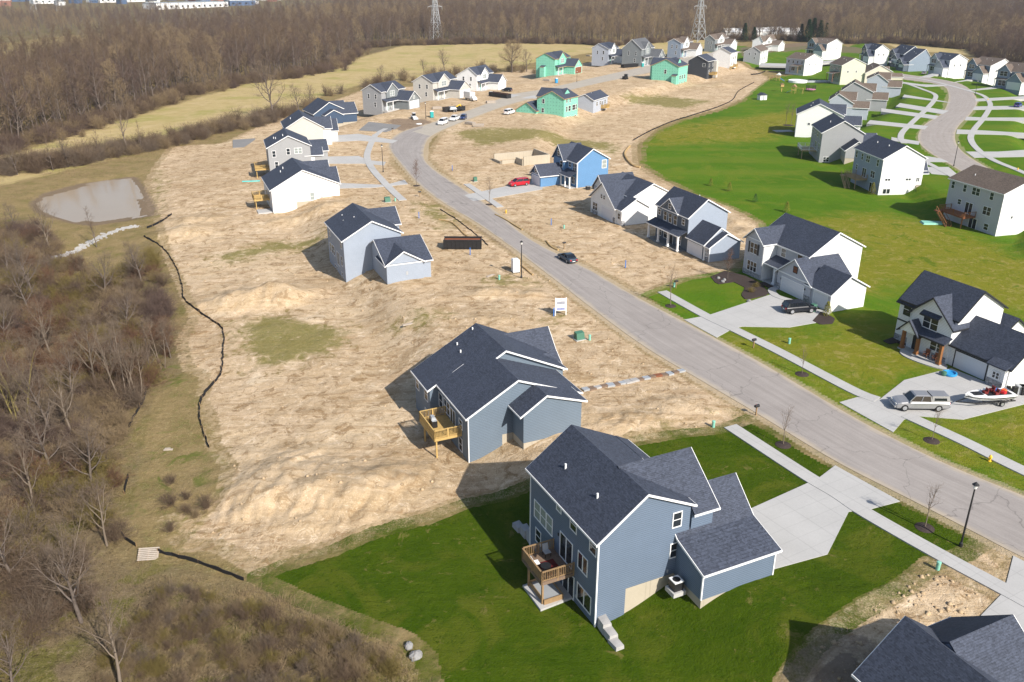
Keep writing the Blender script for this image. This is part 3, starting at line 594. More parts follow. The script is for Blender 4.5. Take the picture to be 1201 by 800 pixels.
def road(name, Lp, Rp, m, n=90, z=.004):
    L = resamp(np.array(smooth(Lp, 4)), n); R = resamp(np.array(smooth(Rp, 4)), n); k = 13
    vs = []; ac = []; al = []; t = np.linspace(0, 1, k); s = 0
    for i in range(n):
        if i: s += np.hypot(*((L[i]+R[i]-L[i-1]-R[i-1])/2))
        for q in t:
            p = L[i]*(1-q)+R[i]*q; vs.append((p[0], p[1], z+.05*(1-(2*q-1)**2))); ac.append(2*q-1); al.append(s)
    fs = [(i*k+j, i*k+j+1, (i+1)*k+j+1, (i+1)*k+j) for i in range(n-1) for j in range(k-1)]
    mb = MB(); mb.add(vs, fs); o = mb.build(name, m); struct(o)
    for nm_, d in (('across', ac), ('along', al)):
        A = o.data.attributes.new(nm_, 'FLOAT', 'POINT'); A.data.foreach_set('value', np.array(d, np.float32))
    for p in o.data.polygons: p.use_smooth = True
    return o
road('road', R1L, R1R, M['asphalt'], 150)
road('road', R2L, R2R, M['asphalt3'], 60, .010); road('road', R3L, R3R, M['asphalt2'], 90)
zz = 0.02
def slabs(name, key, m, h=.035):
    global zz
    for P in PAVE[key]:
        zz += .0013
        struct(MB().slab(P, -.9, h+zz).build(name, m))
slabs('driveway', 'driveway', M['conc'], .01); slabs('driveway', 'drive_strip', M['conc'], .0); slabs('sidewalk', 'sidewalk', M['conc'], .025)
zz = .0
for P in PAVE['gravel_pad']:
    c0 = P.mean(0); hz = gh(*c0); struct(MB().slab(P, hz-.5, max(hz, 0 if hz > -.5 else hz)+.05).build('gravel_pad', M['gravel']))
# joints across the nearest walk: saw cuts as thin dark strips
wm = bpy.data.materials.new('pond_water'); wm.use_nodes = True; b = wm.node_tree.nodes['Principled BSDF']; nt = wm.node_tree
b.inputs['Roughness'].default_value = .08; b.inputs['Specular IOR Level'].default_value = .10
nt.links.new(mixc(nt, noise(nt, .06, 3), (.29,.225,.155), (.34,.27,.19)), b.inputs['Base Color']); bump(nt, b, noise(nt, 1.5, 3), .05, .03)
cx, cy = POND.mean(0)
struct(MB().slab([(cx+(x-cx)*1.1, cy+(y-cy)*1.1) for x, y in POND], -5.4, -4.62).build('pond', wm))
# ------------------------------------------------------------------ houses
class House:
    def __init__(s, name, label, fr, wall, roof='roof', trim='trim', cat='house', group=None, org=None, zadd=0.0, found='found'):
        s.fr = fr; s.wallname = wall; s.roofm = M[roof]; s.trimm = M[trim]
        o = fr.o if org is None else org
        s.root = thing(name, label, cat, (o[0], o[1], zadd), radians(fr.yaw), group)
        s.walls = {}; s.r = MB(); s.t = MB(); s.f = MB(); s.k = 0; s.foundm = M[found]
    def wmb(s, m=None): return s.walls.setdefault(m or s.wallname, MB())
    def vol(s, ax, v0, v1, prof, zb=0.0, oe=(.3, .3), oh=.35, m=None, fz=-3.6, rake=True, eaves=(1, 1), th=.16):
        """walls with the gable outline prof [(u, z) ...] swept v0..v1; pitched roof over them"""
        s.k += 1; e = .003*s.k
        p = [(u, z-.02) for u, z in prof]; u0, u1 = p[0][0]-e, p[-1][0]+e
        p[0] = (u0, p[0][1]); p[-1] = (u1, p[-1][1])
        s.wmb(m).prism([(u0, zb), (u1, zb)]+p[::-1], v0-e, v1+e, ax)
        if fz is not None:
            a = (v0+.05, v1-.05); bb = (u0+.05, u1-.05)
            (s.f.box(a[0], a[1], bb[0], bb[1], fz, zb+.03) if ax == 'a' else s.f.box(bb[0], bb[1], a[0], a[1], fz, zb+.03))
        # roof sheet: extend the two end slopes over the eaves
        q = [(u, z) for u, z in prof]
        sl = (q[1][1]-q[0][1])/(q[1][0]-q[0][0]+1e-9); q[0] = (q[0][0]-oh*eaves[0], q[0][1]-sl*oh*eaves[0])
        sr = (q[-1][1]-q[-2][1])/(q[-1][0]-q[-2][0]+1e-9); q[-1] = (q[-1][0]+oh*eaves[1], q[-1][1]+sr*oh*eaves[1])
        lo = [(u, z-.03) for u, z in q]; up = [(u, z+th) for u, z in q]
        s.r.prism(lo+up[::-1], v0-oe[0], v1+oe[1], ax)
        # rake boards
        if rake:
            for vv, dd, on in ((v0-oe[0], -1, oe[0] > .05), (v1+oe[1], 1, oe[1] > .05)):
                if not on: continue
                l2 = [(u, z-.07) for u, z in q]; u2 = [(u, z+th-.03) for u, z in q]
                s.t.prism(l2+u2[::-1], min(vv+dd*.003, vv+dd*.06), max(vv+dd*.003, vv+dd*.06), ax)
        # eave boards
        for (u, z), d, on in ((q[0], -1, eaves[0]), (q[-1], 1, eaves[1])):
            if not on: continue
            ua, ub = sorted((u+d*.003, u+d*.07)); va, vb = v0-oe[0]-.06, v1+oe[1]+.06
            (s.t.box(va, vb, ua, ub, z-.06, z+th-.04) if ax == 'a' else s.t.box(ua, ub, va, vb, z-.06, z+th-.04))
        return s
    def shed(s, x0, x1, y0, y1, zlo, zhi, low='x0', th=.14):
        """lean-to roof falling towards the named side"""
        z = {'x0': (zlo, zhi, zhi, zlo), 'x1': (zhi, zlo, zlo, zhi), 'y0': (zlo, zlo, zhi, zhi), 'y1': (zhi, zhi, zlo, zlo)}[low]
        c = [(x0, y0), (x1, y0), (x1, y1), (x0, y1)]
        s.r.hexa([(x, y, q) for (x, y), q in zip(c, z)], [(x, y, q+th) for (x, y), q in zip(c, z)])
        d = {'x0': (x0-.06, x0-.003, y0, y1), 'x1': (x1+.003, x1+.06, y0, y1), 'y0': (x0, x1, y0-.06, y0-.003), 'y1': (x0, x1, y1+.003, y1+.06)}[low]
        s.t.box(*d, zlo-.06, zlo+th-.02)
    def box(s, x0, x1, y0, y1, z0, z1, m=None): s.wmb(m).box(x0, x1, y0, y1, z0, z1)
    def corner(s, x, y, z0, z1, w=.07): s.t.box(x-w, x+w, y-w, y+w, z0, z1)
    def face(s, f, c, w, d0, d1, z0, z1):
        """box lying on a wall face: f = 'x-','x+','y-','y+' at plane c"""
        a0, a1 = w
        sg = -1 if f[1] == '-' else 1
        lo, hi = sorted((c+sg*d0, c+sg*d1))
        return (lo, hi, a0, a1, z0, z1) if f[0] == 'x' else (a0, a1, lo, hi, z0, z1)
    def win(s, f, c, u0, u1, z0, z1, n=1, frame='trim', pane='glass', rail=True):
        fr = MB(); pn = MB(); g = .09
        fr.box(*s.face(f, c, (u0-g, u0), .012, .06, z0-g, z1+g)); fr.box(*s.face(f, c, (u1, u1+g), .012, .06, z0-g, z1+g))
        fr.box(*s.face(f, c, (u0, u1), .012, .06, z1, z1+g)); fr.box(*s.face(f, c, (u0, u1), .012, .065, z0-g, z0))
        w = (u1-u0)/n
        for i in range(1, n): fr.box(*s.face(f, c, (u0+w*i-.06, u0+w*i+.06), .012, .055, z0, z1))
        if rail:
            zm = (z0+z1)/2
            for i in range(n): fr.box(*s.face(f, c, (u0+w*i+.06*(i > 0), u0+w*(i+1)-.06*(i < n-1)), .012, .048, zm-.03, zm+.03))
        o = fr.build('window', M[frame], s.root)
        pn.box(*s.face(f, c, (u0+.001, u1-.001), .011, .028, z0+.001, z1-.001)); pn.build('pane', M[pane], o)
        return o
    def slider(s, f, c, u0, u1, z0, z1, frame='trim', pane='glass'):
        o = s.win(f, c, u0, u1, z0, z1, 2, frame, pane, False); o.name = 'sliding_door'; return o
    def door(s, f, c, u0, u1, z0, z1, m='darktrim'):
        d = MB().box(*s.face(f, c, (u0, u1), .012, .05, z0, z1)).build('door', M[m], s.root)
        t = MB(); t.box(*s.face(f, c, (u0-.1, u0), .011, .06, z0, z1+.1)); t.box(*s.face(f, c, (u1, u1+.1), .011, .06, z0, z1+.1)); t.box(*s.face(f, c, (u0, u1), .011, .06, z1, z1+.1)); t.build('door_frame', M['trim'], d); return d
    def gdoor(s, f, c, u0, u1, z0=0, z1=2.15, m='gdoor', frame='trim', n=4):
        d = MB(); h = (z1-z0)/n
        for i in range(n): d.box(*s.face(f, c, (u0, u1), .012, .04, z0+i*h+.012, z0+(i+1)*h-.012))
        d.box(*s.face(f, c, (u0+.01, u1-.01), .011, .028, z0, z1))
        o = d.build('garage_door', M[m], s.root); t = MB()
        t.box(*s.face(f, c, (u0-.14, u0-.002), .011, .07, z0, z1+.14)); t.box(*s.face(f, c, (u1+.002, u1+.14), .011, .07, z0, z1+.14)); t.box(*s.face(f, c, (u0-.002, u1+.002), .011, .07, z1+.002, z1+.14))
        t.build('door_frame', M[frame], o); return o
    def vent(s, x, y, z, h=.45):
        MB().cyl(x, y, z-.2, z+h, .09, 8).build('roof_vent', M['trim'], s.root)
    def post(s, x, y, z0, z1, w=.24, m='trim', name='post'):
        mb = MB().box(x-w/2, x+w/2, y-w/2, y+w/2, z0, z1); mb.box(x-w*.72, x+w*.72, y-w*.72, y+w*.72, z0+.001, z0+.25); mb.box(x-w*.66, x+w*.66, y-w*.66, y+w*.66, z1-.16, z1-.001)
        mb.build(name, M[m], s.root)
    def slab(s, x0, x1, y0, y1, z0, z1, m='conc', name='porch_floor'): return MB().box(x0, x1, y0, y1, z0, z1).build(name, M[m], s.root)
    def stone(s, f, c, u0, u1, z0, z1, d=.05, m='stone', name='stone_base'): return MB().box(*s.face(f, c, (u0, u1), .005, d, z0, z1)).build(name, M[m], s.root)
    def deck(s, x0, x1, y0, y1, z, zg, wood='deck', floor='deckfloor', solid=True, side='x0', stair=None, railm=None):
        """raised deck on posts; the house is on the side opposite `side`"""
        mb = MB()
        n = max(3, int((y1-y0)/.3))
        for i in range(n): mb.box(x0+.02, x1-.02, y0+(y1-y0)*i/n+.012, y0+(y1-y0)*(i+1)/n-.012, z-.04, z)
        mb.box(x0, x1, y0-.05, y0, z-.3, z-.01); mb.box(x0, x1, y1, y1+.05, z-.3, z-.01)
        mb.box(x0-.05, x0, y0-.05, y1+.05, z-.3, z-.01); mb.box(x1, x1+.05, y0-.05, y1+.05, z-.3, z-.01)
        for i in range(1, 4): xx = x0+(x1-x0)*i/4; mb.box(xx-.03, xx+.03, y0, y1, z-.28, z-.05)
        d = mb.build('deck', M[floor], s.root)
        edges = {'x0': ((x0, y0), (x0, y1)), 'x1': ((x1, y0), (x1, y1)), 'y0': ((x0, y0), (x1, y0)), 'y1': ((x0, y1), (x1, y1))}
        opp = {'x0': 'x1', 'x1': 'x0', 'y0': 'y1', 'y1': 'y0'}[side]
        for k, (p, q) in edges.items():
            if k == opp: continue
            p = np.array(p); q = np.array(q); L = np.hypot(*(q-p)); r = MB()
            if stair and stair[0] == k:   # leave the opening of the stair
                q2 = p+(q-p)*stair[1]; 
            else: q2 = q
            L = np.hypot(*(q2-p))
            if L < .2: continue
            P3 = lambda t, zz: (*(p+(q2-p)*t), zz)
            r.bar(P3(0, z+1.0), P3(1, z+1.0), .14, .05); r.bar(P3(0, z+.13), P3(1, z+.13), .05, .08)
            m = max(3, int(L/(.155 if solid else .3)))
            for i in range(m+1): r.bar(P3(i/m, z+.1), P3(i/m, z+.98), .11 if solid else .045, .035 if solid else .045)
            for t in (0, .5, 1): r.bar(P3(t, z-.25), P3(t, z+1.06), .11, .11)
            r.build('railing', M[railm or wood], d)
        px = x0+.35 if side == 'x0' else x1-.35
        for yy in (y0+.5, y1-.5): MB().box(px-.08, px+.08, yy-.08, yy+.08, zg-.4, z-.04).build('post', M[wood], d)
        if stair:
            k, fr_, dx, dy = stair      # run vector in the local frame
            (p, q) = edges[k]; p = np.array(p); q = np.array(q); base = p+(q-p)*(fr_+.5*(1-fr_)); w = 1.1; out_ = {'x0': (-1, 0), 'x1': (1, 0), 'y0': (0, -1), 'y1': (0, 1)}[k]; base = base+np.array(out_)*.62; mb2 = MB().box(*sorted((base[0]-.6, base[0]+.6)), *sorted((base[1]-.6, base[1]+.6)), z-.22, z-.045); mb2.build('landing', M[floor], d)
            st = MB(); n = 12; e = np.array([dx, dy]); nn = np.array([-dy, dx])/np.hypot(dx, dy)
            for sg in (-1, 1):
                st.bar((*(base+nn*sg*w/2), z-.12), (*(base+e+nn*sg*w/2), zg+.05), .05, .28)
                st.bar((*(base+nn*sg*w/2), z+.92), (*(base+e+nn*sg*w/2), zg+1.0), .09, .05); 
                for i in range(9):
                    t = i/8; c = base+e*t+nn*sg*w/2; zz_ = z+(zg-z)*t; st.bar((*c, zz_), (*c, zz_+.92), .045, .045)
            for i in range(n):
                t = (i+.5)/n; c = base+e*t; zz_ = z+(zg-z)*t; a = nn*w/2; st.bar((*(c-a), zz_), (*(c+a), zz_), .28, .04)
            st.build('stair', M[wood], d)
        return d
    def done(s):
        for i, (k, mb) in enumerate(s.walls.items()): k = k.split('#')[0]; mb.build('wall', M.get('siding_'+k) or M[k], s.root)
        if s.f.v: s.f.build('foundation', s.foundm, s.root)
        s.r.build('roof', s.roofm, s.root); s.t.build('trim', s.trimm, s.root)
        return s.root

# ---- big blue two-storey house with the brown deck (foreground)
H = House('blue_house', 'large slate blue two-storey house with a furnished brown back deck above a concrete patio', Fr((697,735), -2.8, 25.3), 'blue')
H.vol('b', 0, 11.6, [(0,5.55),(4.07,8.6),(8.5,6.45)], zb=0, eaves=(1,.8))
H.vol('a', 8.7, 10.8, [(0,5.65),(4.0,8.72),(8.0,5.65)], zb=0, oe=(0,.35)); H.vol('a', 4.0, 8.72, [(.7,6.187),(4.0,8.72),(8.0,5.65)], zb=0, oe=(0,0), eaves=(0,0), rake=False)
H.box(8.4, 9.8, 7.9, 11.58, 0, 5.75); H.shed(8.75, 10.15, 7.6, 11.9, 5.62, 6.36, 'x1', .17)
H.vol('a', 7.42, 14.6, [(-3.6,2.5),(-.3,3.5),(2.45,6.1),(6.4,2.4)], zb=-.12, oe=(.2,.3), oh=.3, fz=-1.2)
H.box(-.006, 2.74, -.006, 11.606, -3.3, .01)
H.wmb().box(2.70, 2.74, .3, 11.3, -3.2, 0)
for x, y in ((0,0),(0,11.6)): H.corner(x, y, -2.9, 5.4, .06)
H.corner(7.42, -3.6, -.1, 2.4, .06); H.corner(14.6, -3.6, -.1, 2.4, .06)
H.win('y-', 0, 6.85, 7.6, 4.65, 5.95); H.win('y-', 0, 6.85, 7.6, 1.7, 3.0)
H.win('x-', 0, 7.45, 10.75, 1.1, 2.75, 3, pane='curtain'); H.win('x-', 0, 9.55, 10.45, -1.3, .0); H.win('x-', 0, 6.0, 6.7, 4.3, 5.2, pane='curtain')
H.win('x-', 0, 3.4, 4.35, 3.95, 5.15); H.win('x-', 0, .3, 1.2, 3.85, 5.1); H.slider('x-', 0, 3.95, 5.95, .15, 2.5)
H.win('x-', 0, 1.5, 2.9, 1.1, 2.6, 2, rail=False); H.win('x-', 0, .75, 2.85, -2.1, -.5, 2, rail=False); H.slider('x-', 0, 3.5, 5.3, -2.7, -.55)
H.vent(1.6, 8.3, 6.9); H.vent(1.7, 3.2, 6.95)
H.gdoor('x+', 14.6, -3.0, 1.9, -.05, 2.15); H.win('x+', 10.8, 3, 5, 3.9, 5.3, 2)
H.slab(9.9, 12.2, 6.6, 11.4, -.3, .05)
H.deck(-3.0, -.06, 3.55, 7.1, 0.0, -2.8)
MB().slab([(-3.1,3.45),(.2,3.7),(.2,7.0),(-3.1,6.85)], -3.3, -2.62).build('patio', M['conc'], H.root)
MB().box(-.09, -.03, 6.2, 6.35, 1.9, 2.15).build('wall_lamp', M['black'], H.root)
MB().box(-.07, -.012, 3.05, 3.2, -2.2, -1.9).build('utility_box', M['galv'], H.root); MB().box(6.6, 6.75, -.09, -.012, .3, .6).build('utility_box', M['galv'], H.root)
HB = H; H.done()

# ---- slate blue ranch with the new yellow deck
H = House('ranch_house', 'blue-grey single-storey ranch house with a raw yellow lumber deck, standing on bare sand', Fr((549.6,542.7), -2.8, 24.3), 'bluegrey')
H.vol('b', 6.2, 14.5, [(0,2.75),(6.95,6.65),(14.4,3.1)], zb=-.25, oe=(.4,.3))
H.vol('b', 0, 6.1, [(0,2.75),(5.65,5.92),(13.1,3.0)], zb=-.25, oe=(.3,0))
H.vol('b', -2.75, .6, [(5.15,3.35),(7.67,4.95),(12.0,3.5)], zb=-.2, oe=(.3,0), oh=.5, fz=-2)
H.vol('b', 9.1, 14.46, [(-1.1,2.15),(3.0,4.47),(3.05,3.0)], zb=-.25, oe=(.25,.32), eaves=(1,0))
H.vol('a', 8.5, 15.6, [(10.9,2.9),(13.3,5.3),(15.9,2.9)], zb=-.1, oe=(0,.35))
H.vol('a', 12, 14.8, [(7.6,2.5),(9.2,3.7),(10.8,2.5)], zb=1.8, oe=(0,.3), fz=None)
H.box(-.008, 3.9, -.008, 14.5, -3.4, -.2); H.box(-1.108, 1, 9.1, 14.45, -3.4, -.2)
H.corner(0, 0, -2.8, 2.6, .05)
H.win('x-', -.0, 7.9, 9.0, -.1, 1.55, 1); H.win('x-', 0, 5.6, 7.3, .1, 1.6, 2); H.slider('x-', 0, 3.9, 5.3, -.55, 1.4); H.win('x-', 0, 1.75, 2.6, .35, 1.3)
H.win('x-', 0, 1.9, 2.8, -2.5, -1.0); H.win('x-', -1.108, 13.0, 14.0, .2, 1.7); H.win('x-', -1.108, 9.8, 10.9, .2, 1.7); H.win('x-', -1.108, 9.8, 10.9, -2.5, -1.1)
H.vent(3.9, 13.2, 4.95); H.vent(3.6, 11.3, 4.8); H.vent(6.2, 14.0, 6.2)
H.gdoor('x+', 15.6, 11.1, 15.5, -.05, 2.15); H.slab(12.2, 15, 7.2, 10.7, -.3, .02)
H.deck(-3.1, -.06, 2.0, 6.9, -.25, -2.8, 'newwood', 'newwood')
HC = H; H.done()

# ---- pale blue-grey two-storey house beside the skip
H = House('pale_blue_house', 'pale blue-grey two-storey house with a bare gabled garage wall left of the black skip', Fr((406,333.5), -2.5, 23.4), 'ltblue')
H.vol('b', 0, 12.8, [(0,5.15),(4.96,7.9),(9.9,5.5)], zb=-.6)
H.vol('a', 5, 11.4, [(6.2,5.4),(9.2,7.55),(12.5,5.4)], zb=0, oe=(0,.3))
H.vol('a', 4.7, 12.2, [(-8.7,2.95),(-2.6,5.35),(1.5,3.5)], zb=-.25, oe=(.25,.3), fz=-2.5)
H.vol('b', -9.0, -3.6, [(4.72,2.95),(7.6,4.85),(10.8,3.0)], zb=-.25, oe=(.3,0), fz=-2.5)
H.box(-.01, 3.4, -.01, 12.81, -3.4, -.5)
H.win('x-', 0, 10.2, 11, 3.2, 4.6); H.win('x-', 0, 7.6, 9.9, .3, 1.9, 2); H.slider('x-', 0, 4.2, 5.8, -.5, 1.7); H.win('x-', 0, 1.6, 2.6, .2, 1.8); H.win('x-', 0, 1.4, 2.3, 3.3, 4.6)
H.win('x-', 0, 6.2, 8.2, -2.3, -1.3, 2); H.win('x-', 0, 2.2, 3.0, -2.4, -1.2); H.win('x-', 0, 10.5, 11.3, .3, 1.8)
H.vent(2.4, 10.6, 6.3); H.vent(2.0, 8, 6.0); H.vent(3.5, 6.2, 6.9)
MB().box(7.9, 8.25, -9.05, -9.012, .9, 1.5).build('utility_box', M['galv'], H.root)
H.gdoor('x+', 12.2, -8, -3.2, -.1, 2.2)
H.done()

# ---- white ranch with the back deck
H = House('white_ranch', 'white ranch house with a broad plain gable and a small tan deck behind', Fr((320.5,250), -2.7, 22), 'white')
H.vol('b', 0, 14.5, [(0,2.45),(7.1,6.25),(14.9,2.75)], zb=-.7)
H.vol('a', 8, 15.2, [(2.2,2.8),(5.2,5.4),(8.2,2.8)], zb=-.3, oe=(0,.35))
H.vol('a', 8, 14.4, [(8.5,3.0),(11,5.9),(13.6,3.0)], zb=-.3, oe=(0,.35))
H.box(-.01, 5.2, -.01, 14.51, -3.4, -.6)
H.win('y-', 0, 8.3, 9.2, -.5, 1.1, pane='curtain'); H.win('x-', 0, 3, 4.6, -.2, 1.4, 2); H.slider('x-', 0, 5.5, 7, -.7, 1.4); H.slider('x-', 0, 1.4, 2.9, -2.6, -.8)
H.deck(-3.4, -.06, 4.5, 8.8, -.5, -2.9, 'newwood', 'newwood', side='x0'); H.slab(-3.2, -.1, .6, 4, -3.4, -2.55, name='patio')
H.vent(3.4, 8.5, 4.4); H.vent(4.2, 10, 4.9); H.gdoor('x+', 15.2, 2.8, 7.6, -.2, 2.1)
MB().box(10.6, 11, -.1, -.012, -.6, .2).build('utility_box', M['galv'], H.root)
H.done()

# ---- grey two-storey house behind it, and the white-garage house behind that
def from_eave(px, ze, yaw, eave_in=(0.3, 0.3)):
    f = Fr(px, ze, yaw); f.o = f.w(*eave_in); return f
H = House('grey_house', 'mid grey two-storey house directly behind the white ranch, three windows in its gable', from_eave((312,174.2), 5.3, 18), 'grey')
H.vol('b', 0, 12.5, [(0,5.4),(5.3,8.1),(10.6,5.5)], zb=-.5); H.vol('a', 9, 13.5, [(.3,3.0),(2.2,4.4),(4.2,3.0)], zb=-.3, oe=(0,.3)); H.vol('a', 6, 15.5, [(5.2,3.1),(8.6,5.3),(12,3.1)], zb=-.3, oe=(0,.3))
H.box(-.01, 3, -.01, 12.51, -3.4, -.4)
for u, z in ((1.0, 3.0), (4.6, 3.4), (1.4, .2)): H.win('y-', 0, u, u+.8, z, z+1.5)
H.win('y-', 0, 6.6, 8.4, 3.6, 4.9, 2, pane='curtain'); H.win('x-', 0, 4, 5.6, 0, 1.6, 2); H.win('x-', 0, 9, 10, 3, 4.4)
H.deck(-3.6, -.06, 2.5, 7.2, -.4, -2.8, 'newwood', 'newwood'); H.vent(2.4, 4.5, 6.8); H.vent(2.0, 6.2, 6.6); H.vent(4.2, 3.0, 7.7)
H.gdoor('x+', 15.5, 6, 11.2, -.1, 2.2); H.post(13.2, .6, -.2, 2.7, .22); H.door('y-', .3, 10.5, 11.4, .1, 2.2, 'gdoor')
H.done()
H = House('white_gabled_house', 'white-garaged dark-roofed house wedged between the grey house and the navy ranch', from_eave((333,151.5), 5.3, 18), 'beige')
fr2 = H.fr
H.vol('b', 0, 14, [(0,5.4),(5.3,8.5),(10.6,5.4)], zb=-.5); H.vol('a', 7, 15.5, [(7,3.2),(10.4,6.0),(13.8,3.2)], zb=-.3, oe=(0,.4), m='white'); H.vol('a', 6, 13, [(1,5.0),(3.6,7.7),(6.2,5.0)], zb=0, oe=(0,.4), m='white')
H.box(-.01, 3, -.01, 14.01, -3.4, -.4)
H.deck(-3.4, -.06, 3, 7.5, -.4, -2.8, 'newwood', 'newwood'); H.gdoor('x+', 15.5, 7.8, 13, -.1, 2.3); H.win('x+', 13, 2.8, 4.4, 3.4, 5, 2); H.vent(2.2, 8, 6.9)
H.done()

# ---- houses seen with one gable to the left (street 2): x along the ridge, y along the gable to the left
def gable_left(name, label, base, eave, peak, eave2, L, yaw, wall, roof='roof', trim='trim', zb=0.0, back=False, front=None, m2=None, garage=True, walk=0, win=True, gm='gdoor', wall_g=None):
    f = Fr(base, zb, yaw)
    e = f.on(eave, 'b', 0)[2] if False else None
    ze = f.on(eave, 'a', 0)[2]; pk = f.on(peak, 'a', 0); e2 = f.on(eave2, 'a', 0)
    ze = min(max(ze, 2.6), 9); Wd = min(max(e2[1], 7), 14); u = min(max(pk[1], .3*Wd), .7*Wd); rz = pk[2]
    h = House(name, label, f, wall, roof, trim)
    h.vol('a', 0, L, [(0, ze), (u, rz), (Wd, min(max(e2[2], ze-.6), ze+.6))], zb=zb-1.6, fz=None, m=None)
    h.ze, h.W, h.u, h.rz, h.zb, h.L = ze, Wd, u, rz, zb, L
    k = ze/5.6; h.k = k
    if win:
        for uu, z in ((.25*Wd, .62*ze), (.62*Wd, .62*ze), (.3*Wd, .2*ze)): h.win('x-', 0, uu, uu+.8, z, z+1.3*k)
    if garage:   # gabled garage wing projecting towards the viewer's right at the far end
        g0, g1 = L*.52, L*1.02; gz = ze*.5
        h.vol('b', -6.5, Wd*.5, [(g0, gz), ((g0+g1)/2, gz+2.3*k), (g1, gz)], zb=zb-1.2, oe=(.3, 0), fz=None, m=m2)
        h.gdoor('y-', -6.5, g0+.8, g1-.8, zb+.12, zb+2.3*k, gm)
        h.win('y-', -6.5, (g0+g1)/2-.5, (g0+g1)/2+.5, gz+.25, gz+1.2, 1, pane='curtain')
        h.shed(.2, g0-.3, -2.2, .05, gz-.2, gz+.7, 'y0')
        for xx in (.4, g0*.55): h.post(xx, -2.0, zb, gz-.2, .25)
        h.slab(.2, g0-.1, -2.3, -.05, zb-.5, zb+.12)
        h.door('y-', 0, g0*.35, g0*.35+1, zb+.15, zb+2.3*k, 'mint')
        h.win('y-', 0, g0*.6, g0*.6+1.5, zb+.9, zb+2.3*k, 2, pane='curtain')
        h.vol('b', -.5, Wd*.45, [(g0*.35, ze-.1), (g0*.8, ze+2.1*k), (g0*1.25, ze-.1)], zb=gz+.9, oe=(.3, 0), fz=None, m=m2)
        h.win('y-', -.5, g0*.62, g0*.98, ze-1.6*k, ze-.2, 2, pane='curtain')
    return h
hH = gable_left('slate_grey_house', 'slate grey two-storey house with a white-doored garage, behind the patch of raw gravel driveway', (447.7,130.4), (448.5,108), (434.2,99.3), (424.2,105.7), 15, 62, 'grey', m2='midgrey'); hH.done()
h = gable_left('beige_house', 'long beige two-storey house with a box truck parked at its white garage', (507.7,117.7), (507,96.7), (495,88.5), (483.7,95.7), 19, 64, 'beige', m2='beige'); h.done()
h = gable_left('white_house', 'bright white two-storey house ending the left row, behind the small black skip', (559,107), (560,88), (549.7,79.5), (535,88), 15, 64, 'white', m2='white'); h.done()
# navy ranch nearer the bend
f = from_eave((367,134.5), 2.8, 28); H = House('navy_ranch', 'navy blue ranch house with white gable boards beside the grey gravel driveway', f, 'navy')
H.vol('b', 0, 13, [(0,2.9),(5.5,6.4),(12.5,3.0)], zb=-.5); H.vol('a', 7, 14.5, [(-1.5,2.8),(1.8,5.8),(5,2.8)], zb=-.3, oe=(0,.4)); H.vol('a', 6, 13.2, [(6.5,2.8),(9.5,5.5),(12.5,2.8)], zb=-.3, oe=(0,.4)); H.vol('b', -3, 1, [(3,2.6),(6,4.2),(9,2.6)], zb=-.3, oe=(.3,0))
H.box(-.01, 3, -.01, 13, -3.4, -.4); H.gdoor('x+', 14.5, -.9, 3.6, -.2, 2.1, 'redwood'); H.win('x+', 14.5, 1.2, 2.4, 3.3, 4.3, 2); H.slab(13, 15, 5.2, 6.4, -.5, -.1); H.win('y-', 0, 1, 2, .4, 1.6); H.done()
# green wrapped houses
h = gable_left('green_wrapped_house', 'green-wrapped two-storey shell with a garage wing on its left, beside the white van', (660.5,142.5), (660,116), (647.3,107), (629.5,119), 10.5, 58, 'wrap', trim='plytrim', zb=-2.2, garage=False, win=False)
h.vol('b', 2, h.W+1.5, [(2.5, h.ze), (6, h.rz+.2), (9.5, h.ze)], zb=0, oe=(0,.3), fz=None)
h.vol('a', -1.5, 7, [(h.W-.5, .9), (h.W+3.5, 3.6), (h.W+8, .9)], zb=-1.9, oe=(.3,.2), fz=-3)
for u, z in ((2.2, -1.2), (4.2, -1.2), (8.2, -1.2)): h.win('y-', 0, u, u+1, z-.6, z+.3)
for u, w in ((1.6, 1), (3.4, 1.6), (6.3, 2.2), (8.8, .9)): h.win('y-', 0, u, u+w, 1.0, 2.8, 1)
for u in (1.6, 4.0): h.win('y-', 0, u, u+.9, 4.1, 5.4)
h.win('x-', 0, 8, 8.9, 3.6, 5); h.win('x-', 0, 8.2, 9.1, .4, 1.8); h.done()
h = gable_left('grey_ranch', 'light grey single-storey ranch just behind the green-wrapped shell, a bare wood stoop at its back', (695,130), (695.3,117.5), (686,110.5), (677,107.5), 15, 63, 'ltgrey', zb=-1.2, garage=False, win=False)
for u in (3, 6.5, 11.5): h.win('y-', 0, u, u+1.6, .2, 1.6, 2)
h.slider('y-', 0, 8.6, 10, -.9, 1.4); h.deck(8, 11.5, -2.2, -.06, -.9, -1.8, 'newwood', 'newwood', side='y0'); h.vent(5, 3, 4.4); h.done()
h = gable_left('green_wrapped_house', 'two-storey green-wrapped shell nearest the tan field, with a small gabled porch', (650,88.5), (648.3,69.3), (638.6,62.5), (628.3,68.3), 19, 62, 'wrap', trim='plytrim', win=False, m2='wrap', gm='redwood'); h.box(-2.2, -.05, 5, 7.4, -1, 4, 'wrap'); h.shed(-2.3, -.02, 4.9, 7.5, 3.9, 4.5, 'x0'); h.done()
h = gable_left('green_wrapped_house', 'two-storey green-wrapped shell with one round-topped gable window, left of the charcoal house', (794,100.5), (794,78), (781,69.5), (764.5,76.5), 13, 60, 'wrap', trim='plytrim', zb=-2.0, garage=False, win=False)
h.win('x-', 0, h.W*.45, h.W*.45+1.0, 3.2, 5.0); h.box(-1.9, -.05, .2, 2.6, -3, 2.6, 'wrap'); h.shed(-2.0, -.02, .1, 2.7, 2.5, 3.1, 'x0')
